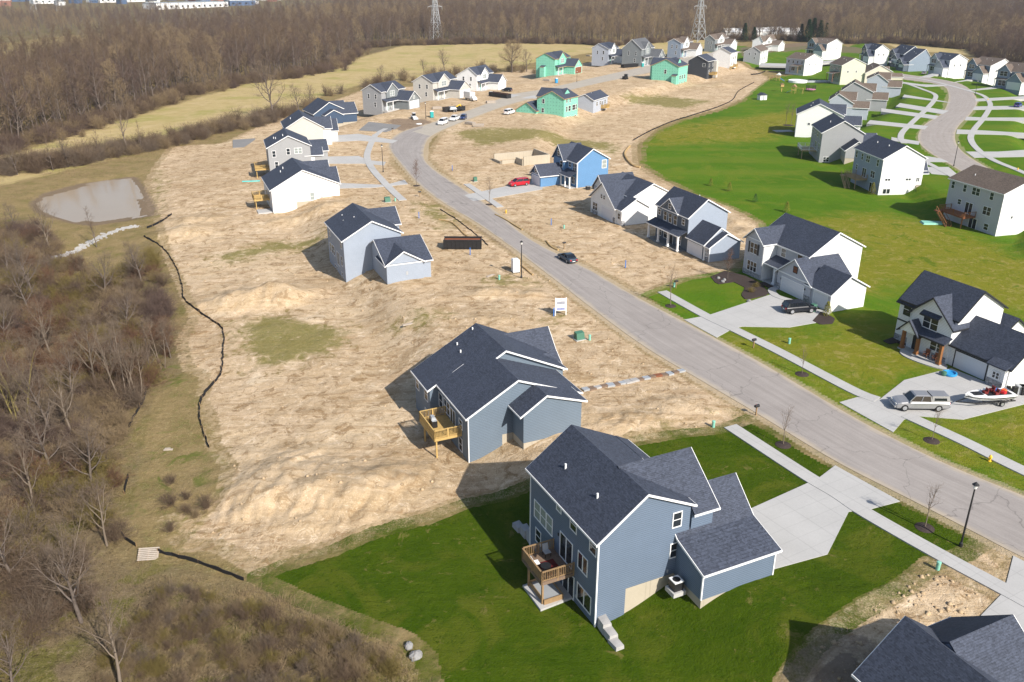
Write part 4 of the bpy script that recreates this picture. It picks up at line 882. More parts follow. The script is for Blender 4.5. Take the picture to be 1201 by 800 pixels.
for u in (2, 5, 8.5): h.win('y-', 0, u, u+1.6, .6, 2.4, 1); h.win('y-', 0, u+.3, u+1.4, -1.7, -.7)
h.vol('b', 2, h.W+2, [(3, h.ze), (6.5, h.rz), (10, h.ze)], zb=0, oe=(0,.3), fz=None); h.done()
h = gable_left('charcoal_house', 'charcoal two-storey house with one white window in its gable and a raw wood back deck', (828,93), (829,72), (818,65), (807,71), 12, 58, 'charcoal', zb=-2, garage=False, win=False)
h.win('x-', 0, 1.2, 2.6, 4.0, 5.5); 
for u in (2, 7): h.win('y-', 0, u, u+2, .6, 2.2, 2); h.win('y-', 0, u, u+1.4, 3.8, 5.2)
h.deck(3, 7, -3, -.06, .2, -2.2, 'newwood', 'newwood', side='y0'); h.box(9, 12, -1.5, 5, -2, h.ze-.4, 'beige'); h.done()
h = gable_left('white_house', 'white two-storey house with a raw wood back stair, right behind the charcoal house', (855,83), (855,62), (846,56), (836,62), 11, 58, 'white', zb=-2, garage=False, win=False)
for u in (1.5, 4.5, 7.5): h.win('y-', 0, u, u+1.3, .8, 2.4, 2); h.win('y-', 0, u, u+1.3, 3.8, 5.2)
h.deck(1.5, 5.5, -2.6, -.06, .2, -2.2, 'newwood', 'newwood', side='y0', stair=('x0', .5, -3.2, 0)); h.done()
h = gable_left('white_house', 'white two-storey house left of the dark sage house, its garage door raw brown', (712.5,74.5), (712,57.5), (702,51), (694,56), 14, 58, 'ltgrey', m2='white', gm='redwood'); h.done()
h = gable_left('sage_grey_house', 'dark sage grey two-storey house with a double white garage and pale grey roof', (751,77.5), (750,57), (741,46.5), (729.5,56.5), 19, 60, 'midgrey', roof='roofgrey', m2='midgrey'); h.done()
h = gable_left('blue_grey_house', 'blue-grey sided house with white front and tan roof before the right-hand pylon', (797,67.5), (797,50.5), (790,45.5), (783,49), 22, 60, 'steel', roof='roofbrown', m2='white'); h.done()
h = gable_left('dark_grey_house', 'dark grey gabled house with a long brown roof, right of the far pylon', (837,60), (837,46.5), (832,41), (826.5,45), 30, 60, 'midgrey', roof='roofbrown', m2='white'); h.done()
h = gable_left('grey_house', 'grey-gabled white-backed house at the edge of the sand, brown roof, facing the play lawn', (890,75.5), (890.5,60.5), (884,54.8), (872,62), 22, 63, 'grey', roof='roofbrown', zb=-1.5, garage=False)
for u in (2, 7, 12, 17): h.win('y-', 0, u, u+1.6, .4, 2, 2); h.win('y-', 0, u, u+1.3, 3.8, 5.2)
h.box(.0, h.L, -.02, 3, -2, h.ze-.3, 'white'); h.done()
h = gable_left('white_house', 'far white house with a brown roof and gabled front, just left of the dark evergreens', (893,60), (893,48.5), (896,43), (892,48), 30, 58, 'white', roof='roofbrown', m2='white', win=False); h.done()
# ---- right side of the street: x runs into the house from its front, y along the front away from the viewer
H = House('white_grey_house', 'white-grey stone-based house, its front coloured as shaded, black car parked at its triple garage', Fr((973.4,367.5), -.2, 22.5), 'shadedwhite', zadd=0)  # front walls have shade painted in; sunlit sides get white sheets
H.vol('b', 8.0, 20.2, [(2.0,6.0),(7.0,9.15),(12.2,6.5)], zb=0)
H.vol('a', -.6, 6, [(15.7,6.1),(18.0,8.0),(20.3,6.1)], zb=0, oe=(.35,0), oh=.3)
H.vol('a', -.5, 7.5, [(4.2,2.9),(8.05,5.75),(11.8,2.9)], zb=0, oe=(.3,0))
H.vol('b', 0, 5.5, [(-.3,2.85),(2.7,5.15),(6.1,3.3)], zb=-.05, oe=(.3,0))
H.wmb('white#g').prism([(-.29,-.05),(6.12,-.05),(6.12,3.1),(2.7,4.95),(-.29,2.7)], -.032, -.004, 'b')
H.wmb('white#m').prism([(2.0,0),(12.2,0),(12.2,6.3),(7,8.95),(2,5.85)], 7.94, 7.97, 'b')
H.box(-.55, 2, 15.62, 15.66, 0, 6, 'white#b')
H.gdoor('x-', -.51, 5.6, 10.6, 0, 2.2); H.gdoor('x-', -.31, .7, 3.5, 0, 2.2)
H.win('x-', -.51, 7.5, 8.3, 3.7, 4.6, pane='redwood', frame='darktrim'); H.win('x-', -.61, 17.2, 18.9, 3.9, 5.6, 2); H.win('x-', -.61, 16.9, 19.2, .95, 2.5, 3)
for y in (16.75, 19.0): MB().box(-.69, -.61, y, y+.4, 3.85, 5.65).build('shutter', M['darktrim'], H.root)
H.win('x-', 2, 13.4, 14.4, 4.2, 5.5); H.win('x-', 2, 9.5, 10.6, 4.2, 5.6); H.win('x-', 2, 14.2, 15.2, .9, 2.3); H.door('x-', 2, 12.6, 13.6, .1, 2.3)
H.shed(-.3, 2.02, 11.6, 15.7, 2.9, 3.9, 'x0'); H.slab(-.5, 2, 11.9, 15.6, -.4, .1); H.post(.1, 13.1, .1, 2.9, .42)
H.stone('x-', -.61, 15.7, 20.3, 0, .85); H.stone('x-', -.51, 10.8, 11.75, 0, 1.0); H.stone('x-', -.51, 4.25, 5.45, 0, 1.0); H.stone('y-', 15.69, -.6, -.02, 0, .85)
H.t.prism([(15.75,6.15),(20.25,6.15),(20.25,6.3),(15.75,6.3)], -.66, -.61, 'a'); H.t.prism([(4.3,2.85),(11.7,2.85),(11.7,3.05),(4.3,3.05)], -.57, -.51, 'a')
H.corner(-.3, 0, 0, 2.8, .06); H.corner(2, 8, 3.5, 5.9, .05)
MB().box(-.6, -.52, 10.75, 10.9, 1.7, 2.0).build('wall_lamp', M['black'], H.root); MB().box(-.6, -.52, 5.25, 5.4, 1.7, 2.0).build('wall_lamp', M['black'], H.root)
H.vent(9.5, 12, 7.8); H.vent(9.2, 10.4, 7.9); H8 = H; H.done()

H = House('farmhouse', 'white modern farmhouse with black-edged roofs and three brown timber porch posts', Fr((1182,458), -.2, 25), 'white', trim='darktrim')
H.vol('b', 8.2, 16.8, [(-.1,6.0),(3.3,9.15),(8,6.4)], zb=0)
H.vol('b', 14.3, 17.1, [(-.1,5.6),(3.3,8.75),(8,6.0)], zb=0)
H.vol('a', -.9, 5, [(8.2,5.1),(11.4,7.9),(14.4,5.2)], zb=0, oe=(.45,0), oh=.5)
H.vol('b', 0, 8.2, [(-.55,2.9),(2.9,5.9),(7.4,3.2)], zb=0, oe=(.35,0))
H.vol('b', 7.5, 11.5, [(7.5,2.6),(10.2,4.6),(12.6,2.9)], zb=-.5)
H.box(-1.15, -.3, .15, 2.3, 0, 2.62); H.r.hexa([(-1.5,-.1,2.6),(-.2,-.1,3.2),(-.2,2.5,3.2),(-1.5,2.5,2.6)], [(-1.5,-.1,2.75),(-.2,-.1,3.35),(-.2,2.5,3.35),(-1.5,2.5,2.75)])
H.gdoor('x-', -.56, 2.9, 7.3, 0, 2.2, frame='darktrim'); H.win('x-', -1.16, .8, 1.6, 1.15, 1.9, 2)
H.stone('x-', -1.16, .15, 2.3, 0, .9); H.stone('x-', -.12, 14.4, 17.1, 0, .9); H.stone('x-', -.91, 8.3, 10.4, 0, .8)
H.win('x-', -.91, 10.3, 12.5, 3.7, 5.3, 2); H.shed(-1.5, -.9, 10.0, 12.8, 5.35, 5.75, 'x0')
H.win('x-', -.12, 15.2, 16.4, 3.8, 5.5); H.win('x-', -.91, 8.9, 10.8, 1.15, 2.3, 2); H.door('x-', -.91, 12.5, 13.5, .15, 2.4)
H.shed(-2.2, -.9, 7.9, 14.6, 2.85, 3.5, 'x0'); H.vol('a', -2.3, -.7, [(12.0,2.9),(13.3,4.3),(14.6,2.9)], zb=2.75, oe=(.2,0), fz=None)
for y in (14.2, 11.9, 8.4): H.post(-1.9, y, .15, 2.85, .38, 'post', 'porch_post')
H.slab(-2.2, -.95, 8, 14.6, -.4, .15)
H.t.box(-.16, -.115, 14.45, 17.1, 2.85, 3.05); H.vent(5.2, 11.5, 7.8)
for y in (9.0, 10.4):
    c = MB(); c.box(-1.75, -1.2, y, y+.6, .5, .56); c.box(-1.28, -1.2, y, y+.6, .56, 1.2)
    for a, b_ in ((-1.72,y+.05),(-1.72,y+.55),(-1.24,y+.05),(-1.24,y+.55)): c.box(a-.03, a+.03, b_-.03, b_+.03, .15, .5)
    c.box(-1.75, -1.25, y-.05, y+.03, .72, .77); c.box(-1.75, -1.25, y+.57, y+.65, .72, .77)
    p = H.fr.w(0, 0); o = c.build('porch_chair', M['redwood'], None, (p[0], p[1], 0), radians(H.fr.yaw)); tag(o, 'red-brown wooden armchair on the farmhouse porch, '+('nearer the garage' if y < 10 else 'nearer the front door'), 'chair', 'chairs on the porch')
HF = H; H.done()

H = House('dark_blue_house', 'dark slate-blue fronted two-storey house with pale blue sides and a long white-posted porch', Fr((832.7,308.6), -.2, 22.5), 'ltblue')
H.vol('b', 6.9, 17.4, [(-.4,6.3),(3.1,9.1),(7.8,6.5)], zb=0)
H.vol('a', -.7, 5, [(10.0,6.3),(12.7,8.3),(15.4,6.3)], zb=5.6, oe=(.3,0), oh=.3, fz=None)
H.vol('b', 1.3, 6.9, [(-.5,2.9),(2.5,5.4),(6,3.2)], zb=0, oe=(.12,0)); H.vol('b', 0, 1.3, [(-.42,2.7),(2.8,4.7),(5.9,3.1)], zb=0, oe=(.3,0))
H.box(-.47, -.42, 6.95, 17.36, 0, 6.1, 'dkslate'); H.wmb('dkslate#t').prism([(10.35,5.7),(15.05,5.7),(15.05,6.25),(12.7,8.0),(10.35,6.25)], -.76, -.72, 'a'); H.box(-.55, -.51, 1.35, 6.9, 0, 2.75, 'dkslate#g'); H.box(-.48, -.44, .05, 1.25, 0, 2.6, 'dkslate#e')
for y0, y1, z0, z1 in ((16, 16.8, 4.5, 5.5), (13.9, 14.9, 3.9, 5.7), (12.2, 13.2, 3.9, 5.7), (10.5, 11.5, 3.9, 5.7), (8.0, 8.8, 4.5, 5.5)): H.win('x-', -.47, y0, y1, z0, z1)
H.win('x-', -.76, 12.3, 13.1, 6.5, 7.4); H.win('x-', -.49, .35, .95, .9, 2.1, 2)
for y in (8.8, 13.2, 15.4): H.win('x-', -.47, y, y+1.3, .7, 2.2)
H.door('x-', -.47, 11.4, 12.4, .1, 2.3); H.gdoor('x-', -.56, 2.0, 6.3, 0, 2.15)
H.shed(-2.4, -.44, 6.9, 17.8, 2.8, 3.6, 'x0'); H.slab(-2.2, -.5, 7.2, 17.5, -.5, .1, 'gravel')
for y in (7.4, 10.6, 13.9, 17.3): H.post(-2.05, y, .1, 2.8, .3)
H.post(-.62, 1.2, 0, 2.8, .22); H.corner(-.42, 0, 0, 2.6, .08)
H.stone('x-', -.49, .05, 1.25, 0, .6); H.vent(5.0, 12, 8.2); H.done()

H = House('white_cross_gabled_house', 'white cross-gabled house with stone-footed garage pillars, left of the dark slate-blue house', Fr((729,265.6), -.1, 23.5), 'white')
H.vol('b', 1.6, 13.2, [(3.0,5.1),(7.6,7.4),(13,4.7)], zb=0)
H.vol('a', -.45, 8, [(2.0,3.2),(7.3,7.2),(12.2,3.6)], zb=0, oe=(.4,0))
H.vol('b', 0, 3, [(-.2,3.2),(2.9,5.1),(6.0,3.3)], zb=0, oe=(.3,0))
H.vol('a', 1.2, 9, [(9.5,5.2),(11.8,7.6),(14.0,5.2)], zb=0, oe=(.4,0))
H.gdoor('x-', -.46, 2.9, 7.6, 0, 2.3); H.win('x-', -.46, 6.4, 7.0, 3.9, 4.7); H.win('x-', -.46, 7.5, 8.1, 3.9, 4.7); H.win('x-', -.46, 9.4, 11.2, .9, 2.4, 2)
H.stone('x-', -.46, 2.05, 2.75, 0, 1.1, .12); H.stone('y-', -.01, -.2, .5, 0, 1.0, .12); H.stone('x-', -.46, 9.2, 11.6, 0, .8, .1); H.win('x-', -.22, .5, 1.4, 1.2, 2.3)
H.box(1.1, 1.17, 9.6, 14, 0, 5.2, 'ltgrey'); H.done()

H = House('bright_blue_house', 'bright blue two-storey house with a gabled garage, the red minivan on its drive', Fr((675.9,221), 0, 25), 'royal')
H.vol('b', 0, 10, [(0,6.0),(3.95,8.8),(8.3,6.4)], zb=.15)
H.vol('a', -.9, 5, [(4.9,5.9),(7.5,8.9),(10.1,5.9)], zb=0, oe=(.35,0))
H.vol('a', -7.0, 1, [(4.85,2.65),(7.3,4.7),(9.75,2.65)], zb=0, oe=(.35,0))
for u0, u1, x in ((5.1, 9.9, -.91), (5.05, 9.6, -7.02)): 
    z = 6 if x > -3 else 2.7; H.wmb('dkblue#%d' % (x > -3)).prism([(u0,z),(u1,z),((u0+u1)/2, z+(2.4 if x > -3 else 1.7))], x-.04, x, 'a')
H.win('x-', -.95, 7, 8, 6.5, 7.6); H.win('x-', -7.06, 6.8, 7.8, 3.0, 3.9); H.gdoor('x-', -7.01, 5.4, 9.2, 0, 2.15); H.win('x-', -.91, 5.5, 6.6, 4.0, 5.4); H.win('x-', 0, 3, 4, 4.4, 5.5); H.win('x-', 0, .5, 1.9, 3.8, 5.5, 2)
H.win('y-', 0, 6.6, 7.7, 4.2, 6.0, pane='curtain'); H.shed(-2.2, .05, -.05, 4.8, 2.7, 3.8, 'x0'); H.slab(-2.0, 0, .1, 4.7, -.4, .15)
for y in (.25, 2.4, 4.5): H.post(-1.85, y, .15, 2.7, .26)
H.t.box(-7.08, -7.01, 5, 9.6, 2.5, 2.7); H.t.box(-2.02, -1.7, .1, .4, .15, .16); H.win('x-', 0, 1, 2.4, .8, 2.3, 2); H.corner(0, 0, .1, 5.9, .1); H.door('x-', 0, 3.2, 4.1, .15, 2.3, 'mint'); H.done()

# ---- houses of the curving right-hand street, seen from their gardens
H = House('white_house', 'brown-roofed white-sided house with a red-brown deck and stair, behind the farmhouse', Fr((1166.2,278.2), -2.7, 15), 'shadedwhite', roof='roofbrown')  # garden side coloured as shaded white siding, sunlit gable sheeted white
H.vol('b', 0, 14.8, [(0,6.1),(5.5,8.5),(11,6.1)], zb=-.3); H.box(-.01, 9, -.01, 14.81, -3.4, -.2); H.wmb('white').prism([(0,-.2),(11,-.2),(11,5.95),(5.5,8.3),(0,5.95)], -.03, -.012, 'b'); H.box(-.01, 9.02, -.03, -.012, -3.4, -.25, 'white#b')
for y in (13.3, 9.9): H.win('x-', 0, y, y+.8, 4.2, 5.6)
H.win('x-', 0, 6.2, 8.2, 4.2, 5.6, 2); H.win('x-', 0, 2.5, 3.4, 4.2, 5.6); H.win('x-', 0, 2.4, 4.4, 1.0, 2.6, 2); H.win('x-', 0, 10.6, 11.5, 1.4, 2.4); H.slider('x-', 0, 7.3, 9.2, .1, 2.3); H.slider('x-', 0, 5.4, 7.4, -2.5, -.5); H.win('x-', 0, 2.2, 3.3, -1.9, -.7)
H.win('y-', -.03, 2.8, 3.2, .9, 1.4, rail=False); H.win('y-', -.03, 6.8, 7.2, 1.0, 1.5, rail=False)
H.deck(-3.0, -.06, 6.0, 13.0, 0, -2.7, 'post', 'redwood', solid=False, stair=('x0', .84, -.5, -4.2)); H.vent(2.5, 11, 7.2); H.vent(6.5, 2.5, 8); H.slab(-3.2, -.1, 4.5, 9, -3.2, -2.6, name='patio'); H.done()
H = House('white_house', 'tall white charcoal-roofed house with a tan deck and long stair to the lawn', Fr((1028.7,229.7), -2.7, 4.8), 'ltblue')  # pale blue paints in the shade on the back of this white house
H.vol('b', 0, 14.5, [(0,6.1),(4.9,9.05),(10.3,6.2)], zb=-.3); H.vol('a', 9, 14.5, [(8,3),(11,5),(14.4,3)], zb=0, oe=(0,.3), m='white'); H.vol('a', 8, 11.6, [(0.5,2.7),(3,5.8),(5.5,2.7)], zb=3, oe=(0,.3), fz=None, m='white')
H.box(-.01, 9, -.01, 14.51, -3.4, -.2); H.wmb('white').prism([(0,-.2),(10.3,-.2),(10.3,6.0),(4.9,8.85),(0,5.9)], -.03, -.012, 'b'); H.box(-.01, 9.02, -.03, -.012, -3.4, -.25, 'white#b')
for u, w, z, hh in ((1.2, 1.2, .9, .45), (6.3, 1.2, .9, .45), (8.9, .7, .6, .9), (1.1, 1.7, -2.2, 1.1)): H.win('y-', -.03, u, u+w, z, z+hh, 2, rail=False)
for y, w in ((13, .8), (9.9, .8), (6.4, 1.8), (1.9, .9)): H.win('x-', 0, y, y+w, 3.9, 5.4, 2 if w > 1 else 1)
H.win('x-', 0, 12, 12.8, 1.2, 2.3); H.slider('x-', 0, 7.3, 9.2, .1, 2.2); H.win('x-', 0, 3, 4.9, .8, 2.4, 2); H.slider('x-', 0, 2.5, 4.6, -2.5, -.4)
H.deck(-3.0, -.06, 6.2, 12.2, 0, -2.7, 'tandeck', 'tandeck', solid=False, stair=('x0', .8, -.6, -4.4)); H.slab(-3.3, -.1, 3, 10, -3.2, -2.62, name='patio'); H.vent(3, 9.8, 8); H.vent(3.2, 4.5, 8.1); H.done()
H = House('grey_house', 'tall grey-sided house with a white-railed deck, between two white houses', Fr((959.5,191.3), -2.7, -7.5), 'grey')
H.vol('b', 0, 14.5, [(0,5.75),(5.4,8.95),(11,5.8)], zb=-.3, m=None); H.vol('a', 9.5, 15, [(.4,2.9),(3.6,5.2),(7,2.9)], zb=0, oe=(0,.3)); H.vol('b', -5.2, 1, [(5.6,2.0),(8.6,4.3),(12,2.2)], zb=-.2, oe=(.3,0))
H.box(-.01, 9, -.01, 14.51, -3.4, -.2); H.win('y-', 0, 1.1, 2.6, -2.2, -1.0, 2)
for y, w in ((12.3, .8), (9, .8), (5, 1.6), (1.5, .9)): H.win('x-', 0, y, y+w, 3.7, 5.2, 2 if w > 1 else 1)
H.slider('x-', 0, 6, 8, .1, 2.2); H.win('x-', 0, 1.8, 3.6, .8, 2.3, 2); H.deck(-4.2, -.06, 4.5, 10.8, 0, -2.7, 'tandeck', 'tandeck', solid=False, railm='trim'); H.vent(3, 6, 7.7); H.done()
def gable_right(name, label, base, eave, peak, eave2, ridge2, L, wall, back=None, roof='roofbrown', zb=0.0, front=False, m2=None, win=2, yaw=None, garage=False, trim='trim'):
    if yaw is None:
        d = G(*ridge2, 8.5)-G(*peak, 8.5); yaw = math.degrees(atan2(d[1], d[0]))-90
    f = Fr(base, zb, yaw); ze = f.on(eave, 'b', 0)[2]; pk = f.on(peak, 'b', 0); e2 = f.on(eave2, 'b', 0)
    ze = min(max(ze, 3), 9); Wd = min(max(e2[0], 7.5), 14.5); u = min(max(pk[0], .35*Wd), .65*Wd)
    h = House(name, label, f, wall, roof, trim); h.ze, h.W, h.u, h.rz, h.L, h.zb, k = ze, Wd, u, pk[2], L, zb, ze/5.8; h.k = k
    h.vol('b', 0, L, [(0, ze), (u, pk[2]), (Wd, min(max(e2[2], ze-.8), ze+.8))], zb=zb-2.6, fz=None)
    if back: h.box(-.03, -.012, .05, L-.05, zb-.5, ze-.1, back)
    if win:
        for i in range(win): h.win('y-', 0, Wd*(.25+.35*i), Wd*(.25+.35*i)+.7, zb+.55*(ze-zb), zb+.55*(ze-zb)+.8*k, 1)
    if not front:
        for i in range(4): h.win('x-', -.03, L*(.1+.24*i), L*(.1+.24*i)+1.0, zb+.66*(ze-zb), zb+.66*(ze-zb)+1.3*k)
        h.win('x-', -.03, L*.15, L*.3, zb+.2*(ze-zb), zb+.2*(ze-zb)+1.4*k, 2); h.slider('x-', -.03, L*.5, L*.68, zb+.1*(ze-zb), zb+.1*(ze-zb)+2*k)
    else:
        g1 = L*.5
        h.vol('a', -3.2, 3, [(.3, .5*ze), (g1/2, .5*ze+2.6*k), (g1, .5*ze)], zb=zb-2, oe=(.3, 0), m=m2 or back, fz=None); h.gdoor('x-', -3.2, .9, g1-.6, zb, 2.4*k)
        if win: h.box(-3.2, .02, .27, .29, zb-2, .48*ze, wall)
        h.vol('a', -.8, 3, [(L*.55, ze-.2), (L*.76, ze+2.2*k), (L*.97, ze-.2)], zb=zb-2, oe=(.3, 0), m=m2 or back, fz=None)
        h.win('x-', -.8, L*.64, L*.88, ze-1.7*k, ze-.2, 2); h.win('x-', -.8, L*.64, L*.88, zb+.9, zb+2.5*k, 2); h.win('x-', -.03, L*.25, L*.38, ze-1.6*k, ze-.3)
        h.shed(-2.0, -.02, g1, L*.98, .5*ze-.1, .5*ze+.7, 'x0'); h.post(-1.8, g1+.6, zb, .5*ze-.1, .25); h.post(-1.8, L*.96, zb, .5*ze-.1, .25)
    if garage: h.vol('a', Wd-2, Wd+5.5, [(.3, .45*ze), (L*.22, .45*ze+2.6*k), (L*.44, .45*ze)], zb=zb-1, oe=(0, .3), fz=None); h.gdoor('x+', Wd+5.5, .9, L*.38, zb+1.1, zb+3.4); h.vol('a', u, Wd+.8, [(L*.5, ze-.2), (L*.7, ze+2.2), (L*.9, ze-.2)], zb=zb-1, oe=(0, .3), fz=None)
    h.vent(u*.6, L*.3, ze+(pk[2]-ze)*.6); h.vent(u*.7, L*.6, ze+(pk[2]-ze)*.7)
    return h
gable_right('white_house', 'white house with a charcoal roof behind the grey one, small concrete pad at its back', (931.5,161.2), (933.5,133.4), (961.5,122), (989,136), None, 13, 'white', roof='roof', zb=-2.7, yaw=-17, garage=True).done()
gable_right('pale_grey_house', 'pale grey house, front one of the tight brown-roofed row', (970,137), (970,117), (983.5,110), (1000,121.5), (984.5,105), 11, 'ltgrey', zb=-2, garage=True).done()
gable_right('grey_green_house', 'grey-green gabled house second in the tight brown-roofed row', (984,127), (984,106), (1002,96.5), (1023.5,108), (1003,92), 11, 'grey', zb=-2, garage=True, win=0).done()
gable_right('pale_house', 'light blue-grey gabled house third in the tight brown-roofed row', (1014,112), (1014,92.5), (1030,87), (1041,97), (1030,83), 11, 'ltgrey', zb=-2, garage=True, win=0).done()
gable_right('cream_house', 'cream gabled brown-roofed house right of the pale green one by the pool', (1013,97), (1013.5,87.2), (1033,76.5), (1046,84), (1022.7,73.3), 13, 'cream', 'cream', zb=-1.5, garage=True, win=0).done()
h = gable_right('pale_green_house', 'pale green house with a dark olive back wall beside the round pool', (984.5,95.8), (986,76.8), (1002.5,68.5), (1015.5,75), (989,66.2), 12, 'palegreen', 'olive', zb=-1); h.shed(-4, -.05, .5, 7, 2.6, 3.2, 'x0'); h.r.v and None
for y in (.8, 6.6): h.post(-3.7, y, -1, 2.6, .25, 'redwood')
h.done()
h = gable_right('white_house', 'white house with a shade-tinted back wall and brown roof, left of the round pool', (941.8,85.8), (942.5,70), (954.8,63.3), (965,69.3), (936.5,61.6), 13, 'white', 'shadedwhite', zb=-1); h.shed(-3.6, -.05, 1, 7, 2.4, 2.9, 'x0')  # back sheet carries its shade in the siding colour
for y in (1.3, 6.7): h.post(-3.3, y, -1, 2.4, .25, 'deck')
h.done()
gable_right('grey_fronted_house', 'slate-fronted white-sided house with a small front garage, farthest before the brown strip', (967.7,66.8), (972.8,51.5), (980.8,45.8), (987.5,51.2), (957.5,44.2), 15, 'white', 'steel', front=True, m2='steel').done()
gable_right('navy_fronted_house', 'navy-fronted house with a white side wall, left of the twin dark-gabled house', (1024,73), (1024.5,58.8), (1034.8,52.5), (1042.8,58.5), (1017.5,50), 15, 'white', 'steel', roof='roof', front=True, m2='dkslate').done()
gable_right('dark_twin_gabled_house', 'dark slate house with twin peaked front gables, left of the wide blue gable', (1058,75), (1058.5,63.5), (1072.7,54.3), (1080,58), (1054,51.8), 15, 'steel', 'dkslate', roof='roof', front=True, m2='dkslate', win=0).done()
gable_right('blue_gabled_house', 'far-row house with a wide plain blue gable end and white garage door', (1065,79.2), (1065.5,72), (1087.7,57.9), (1096,63), (1077,56.8), 9, 'steel', 'steel', roof='roof', front=True, m2='dkslate', win=0).done()
gable_right('grey_fronted_house', 'white house with a shade-tinted front and charcoal roof, silver car on its drive', (1111,87.2), (1115.5,70.8), (1124.7,63.6), (1134.7,70), (1102.6,61.2), 14, 'white', 'shadedwhite', roof='roof', front=True, m2='shadedwhite').done()  # front coloured as white siding in shade, sunlit side plain white
gable_right('brown_roofed_house', 'blue-grey fronted brown-roofed house second from the right of the far row', (1158,94.5), (1163,77.2), (1178,69.2), (1188.8,77.2), (1156.8,67), 14, 'white', 'steel', front=True, m2='steel').done()
gable_right('slate_house', 'slate-fronted brown-roofed house cut by the right edge, red car on its drive', (1202,106), (1204,86), (1220,76), (1236,86), (1198,74), 15, 'white', 'steel', front=True, m2='steel').done()

# ---- house cut off by the lower right corner, hip-and-gable roof
H = House('corner_house', 'dark-roofed house cut off by the lower right corner of the photo', Fr((1061.5,722.5), 6, 25), 'blue')
H.vol('b', -15, -.3, [(-3.6,2.75),(0,5.85),(4.2,2.8)], zb=-.1, oe=(.3,.3)); H.vol('a', 0.5, 6.1, [(-7.4,2.6),(-3.0,5.95),(.75,2.8)], zb=-.05, oe=(0,.4), oh=.3)
H.vol('a', -6.5, 1, [(-13,2.6),(-9,5.3),(-5,2.6)], zb=-.1, oe=(.3,0)); H.gdoor('x+', 6.1, -6.4, -1.2, -.05, 2.15); H.done()

# ---- poured foundation of a house not yet framed
f = Fr((612,195.5), -.3, 25); FD = thing('house_foundation', 'bare pale concrete foundation walls of an unbuilt house, left of the bright blue house', 'foundation', (*f.o, -.6), radians(25))
def fwall(x0, x1, y0, y1, z1): return MB().box(x0, x1, y0, y1, -1, z1).build('foundation_wall', M['found'], FD)
fwall(0, .28, 0, 4, 2.1); fwall(.28, 8, -.28, 0, 2.9); fwall(7.72, 8, 0, 9, 2.9); fwall(-4, 0, 4, 4.28, 1.5); fwall(-4.28, -4, 4.28, 9, 1.2); fwall(-4, 8, 9, 9.28, 2.4)
MB().box(-4, 8, .3, 9, -.9, .2).build('foundation_floor', M['conc'], FD)
# ------------------------------------------------------------------ vehicles
def yawpx(p, q): a = at(*p); b = at(*q); return atan2(b[1]-a[1], b[0]-a[0])
def loft(secs, close=True):
    mb = MB(); n = len(secs[0]); vs = [p for s_ in secs for p in s_]
    fs = [(i*n+k, i*n+(k+1) % n, (i+1)*n+(k+1) % n, (i+1)*n+k) for i in range(len(secs)-1) for k in range(n)]
    fs += [tuple(range(n-1, -1, -1)), tuple((len(secs)-1)*n+k for k in range(n))]
    return mb.add(vs, fs)
def section(x, hw, z0, zs, zt, hwt):
    """one cross-section: sill, flank, shoulder, top"""
    return [(x, -hw*.93, z0), (x, hw*.93, z0), (x, hw, z0+.18), (x, hw, zs), (x, hwt, zt), (x, hwt*.6, zt+.015), (x, -hwt*.6, zt+.015), (x, -hwt, zt), (x, -hw, zs), (x, -hw, z0+.18)]
def wheels(root, L, hw, xs, r=.36, w=.25):
    for x in xs:
        for sg in (-1, 1):
            t = MB(); n = 18; y0, y1 = sorted((sg*(hw-w+.02), sg*(hw+.02)))
            t.tube([(x, y0, r), (x, y0+.03, r), (x, y1-.03, r), (x, y1, r)], [r*.9, r, r, r*.9], n); o = t.build('wheel', M['rubber'], root)
            rm = MB(); ya, yb = (y1-.01, y1+.012) if sg > 0 else (y0-.012, y0+.01); rm.tube([(x, ya, r), (x, yb, r)], [r*.62, r*.6], 14); rm.build('rim', M['rim'], o)
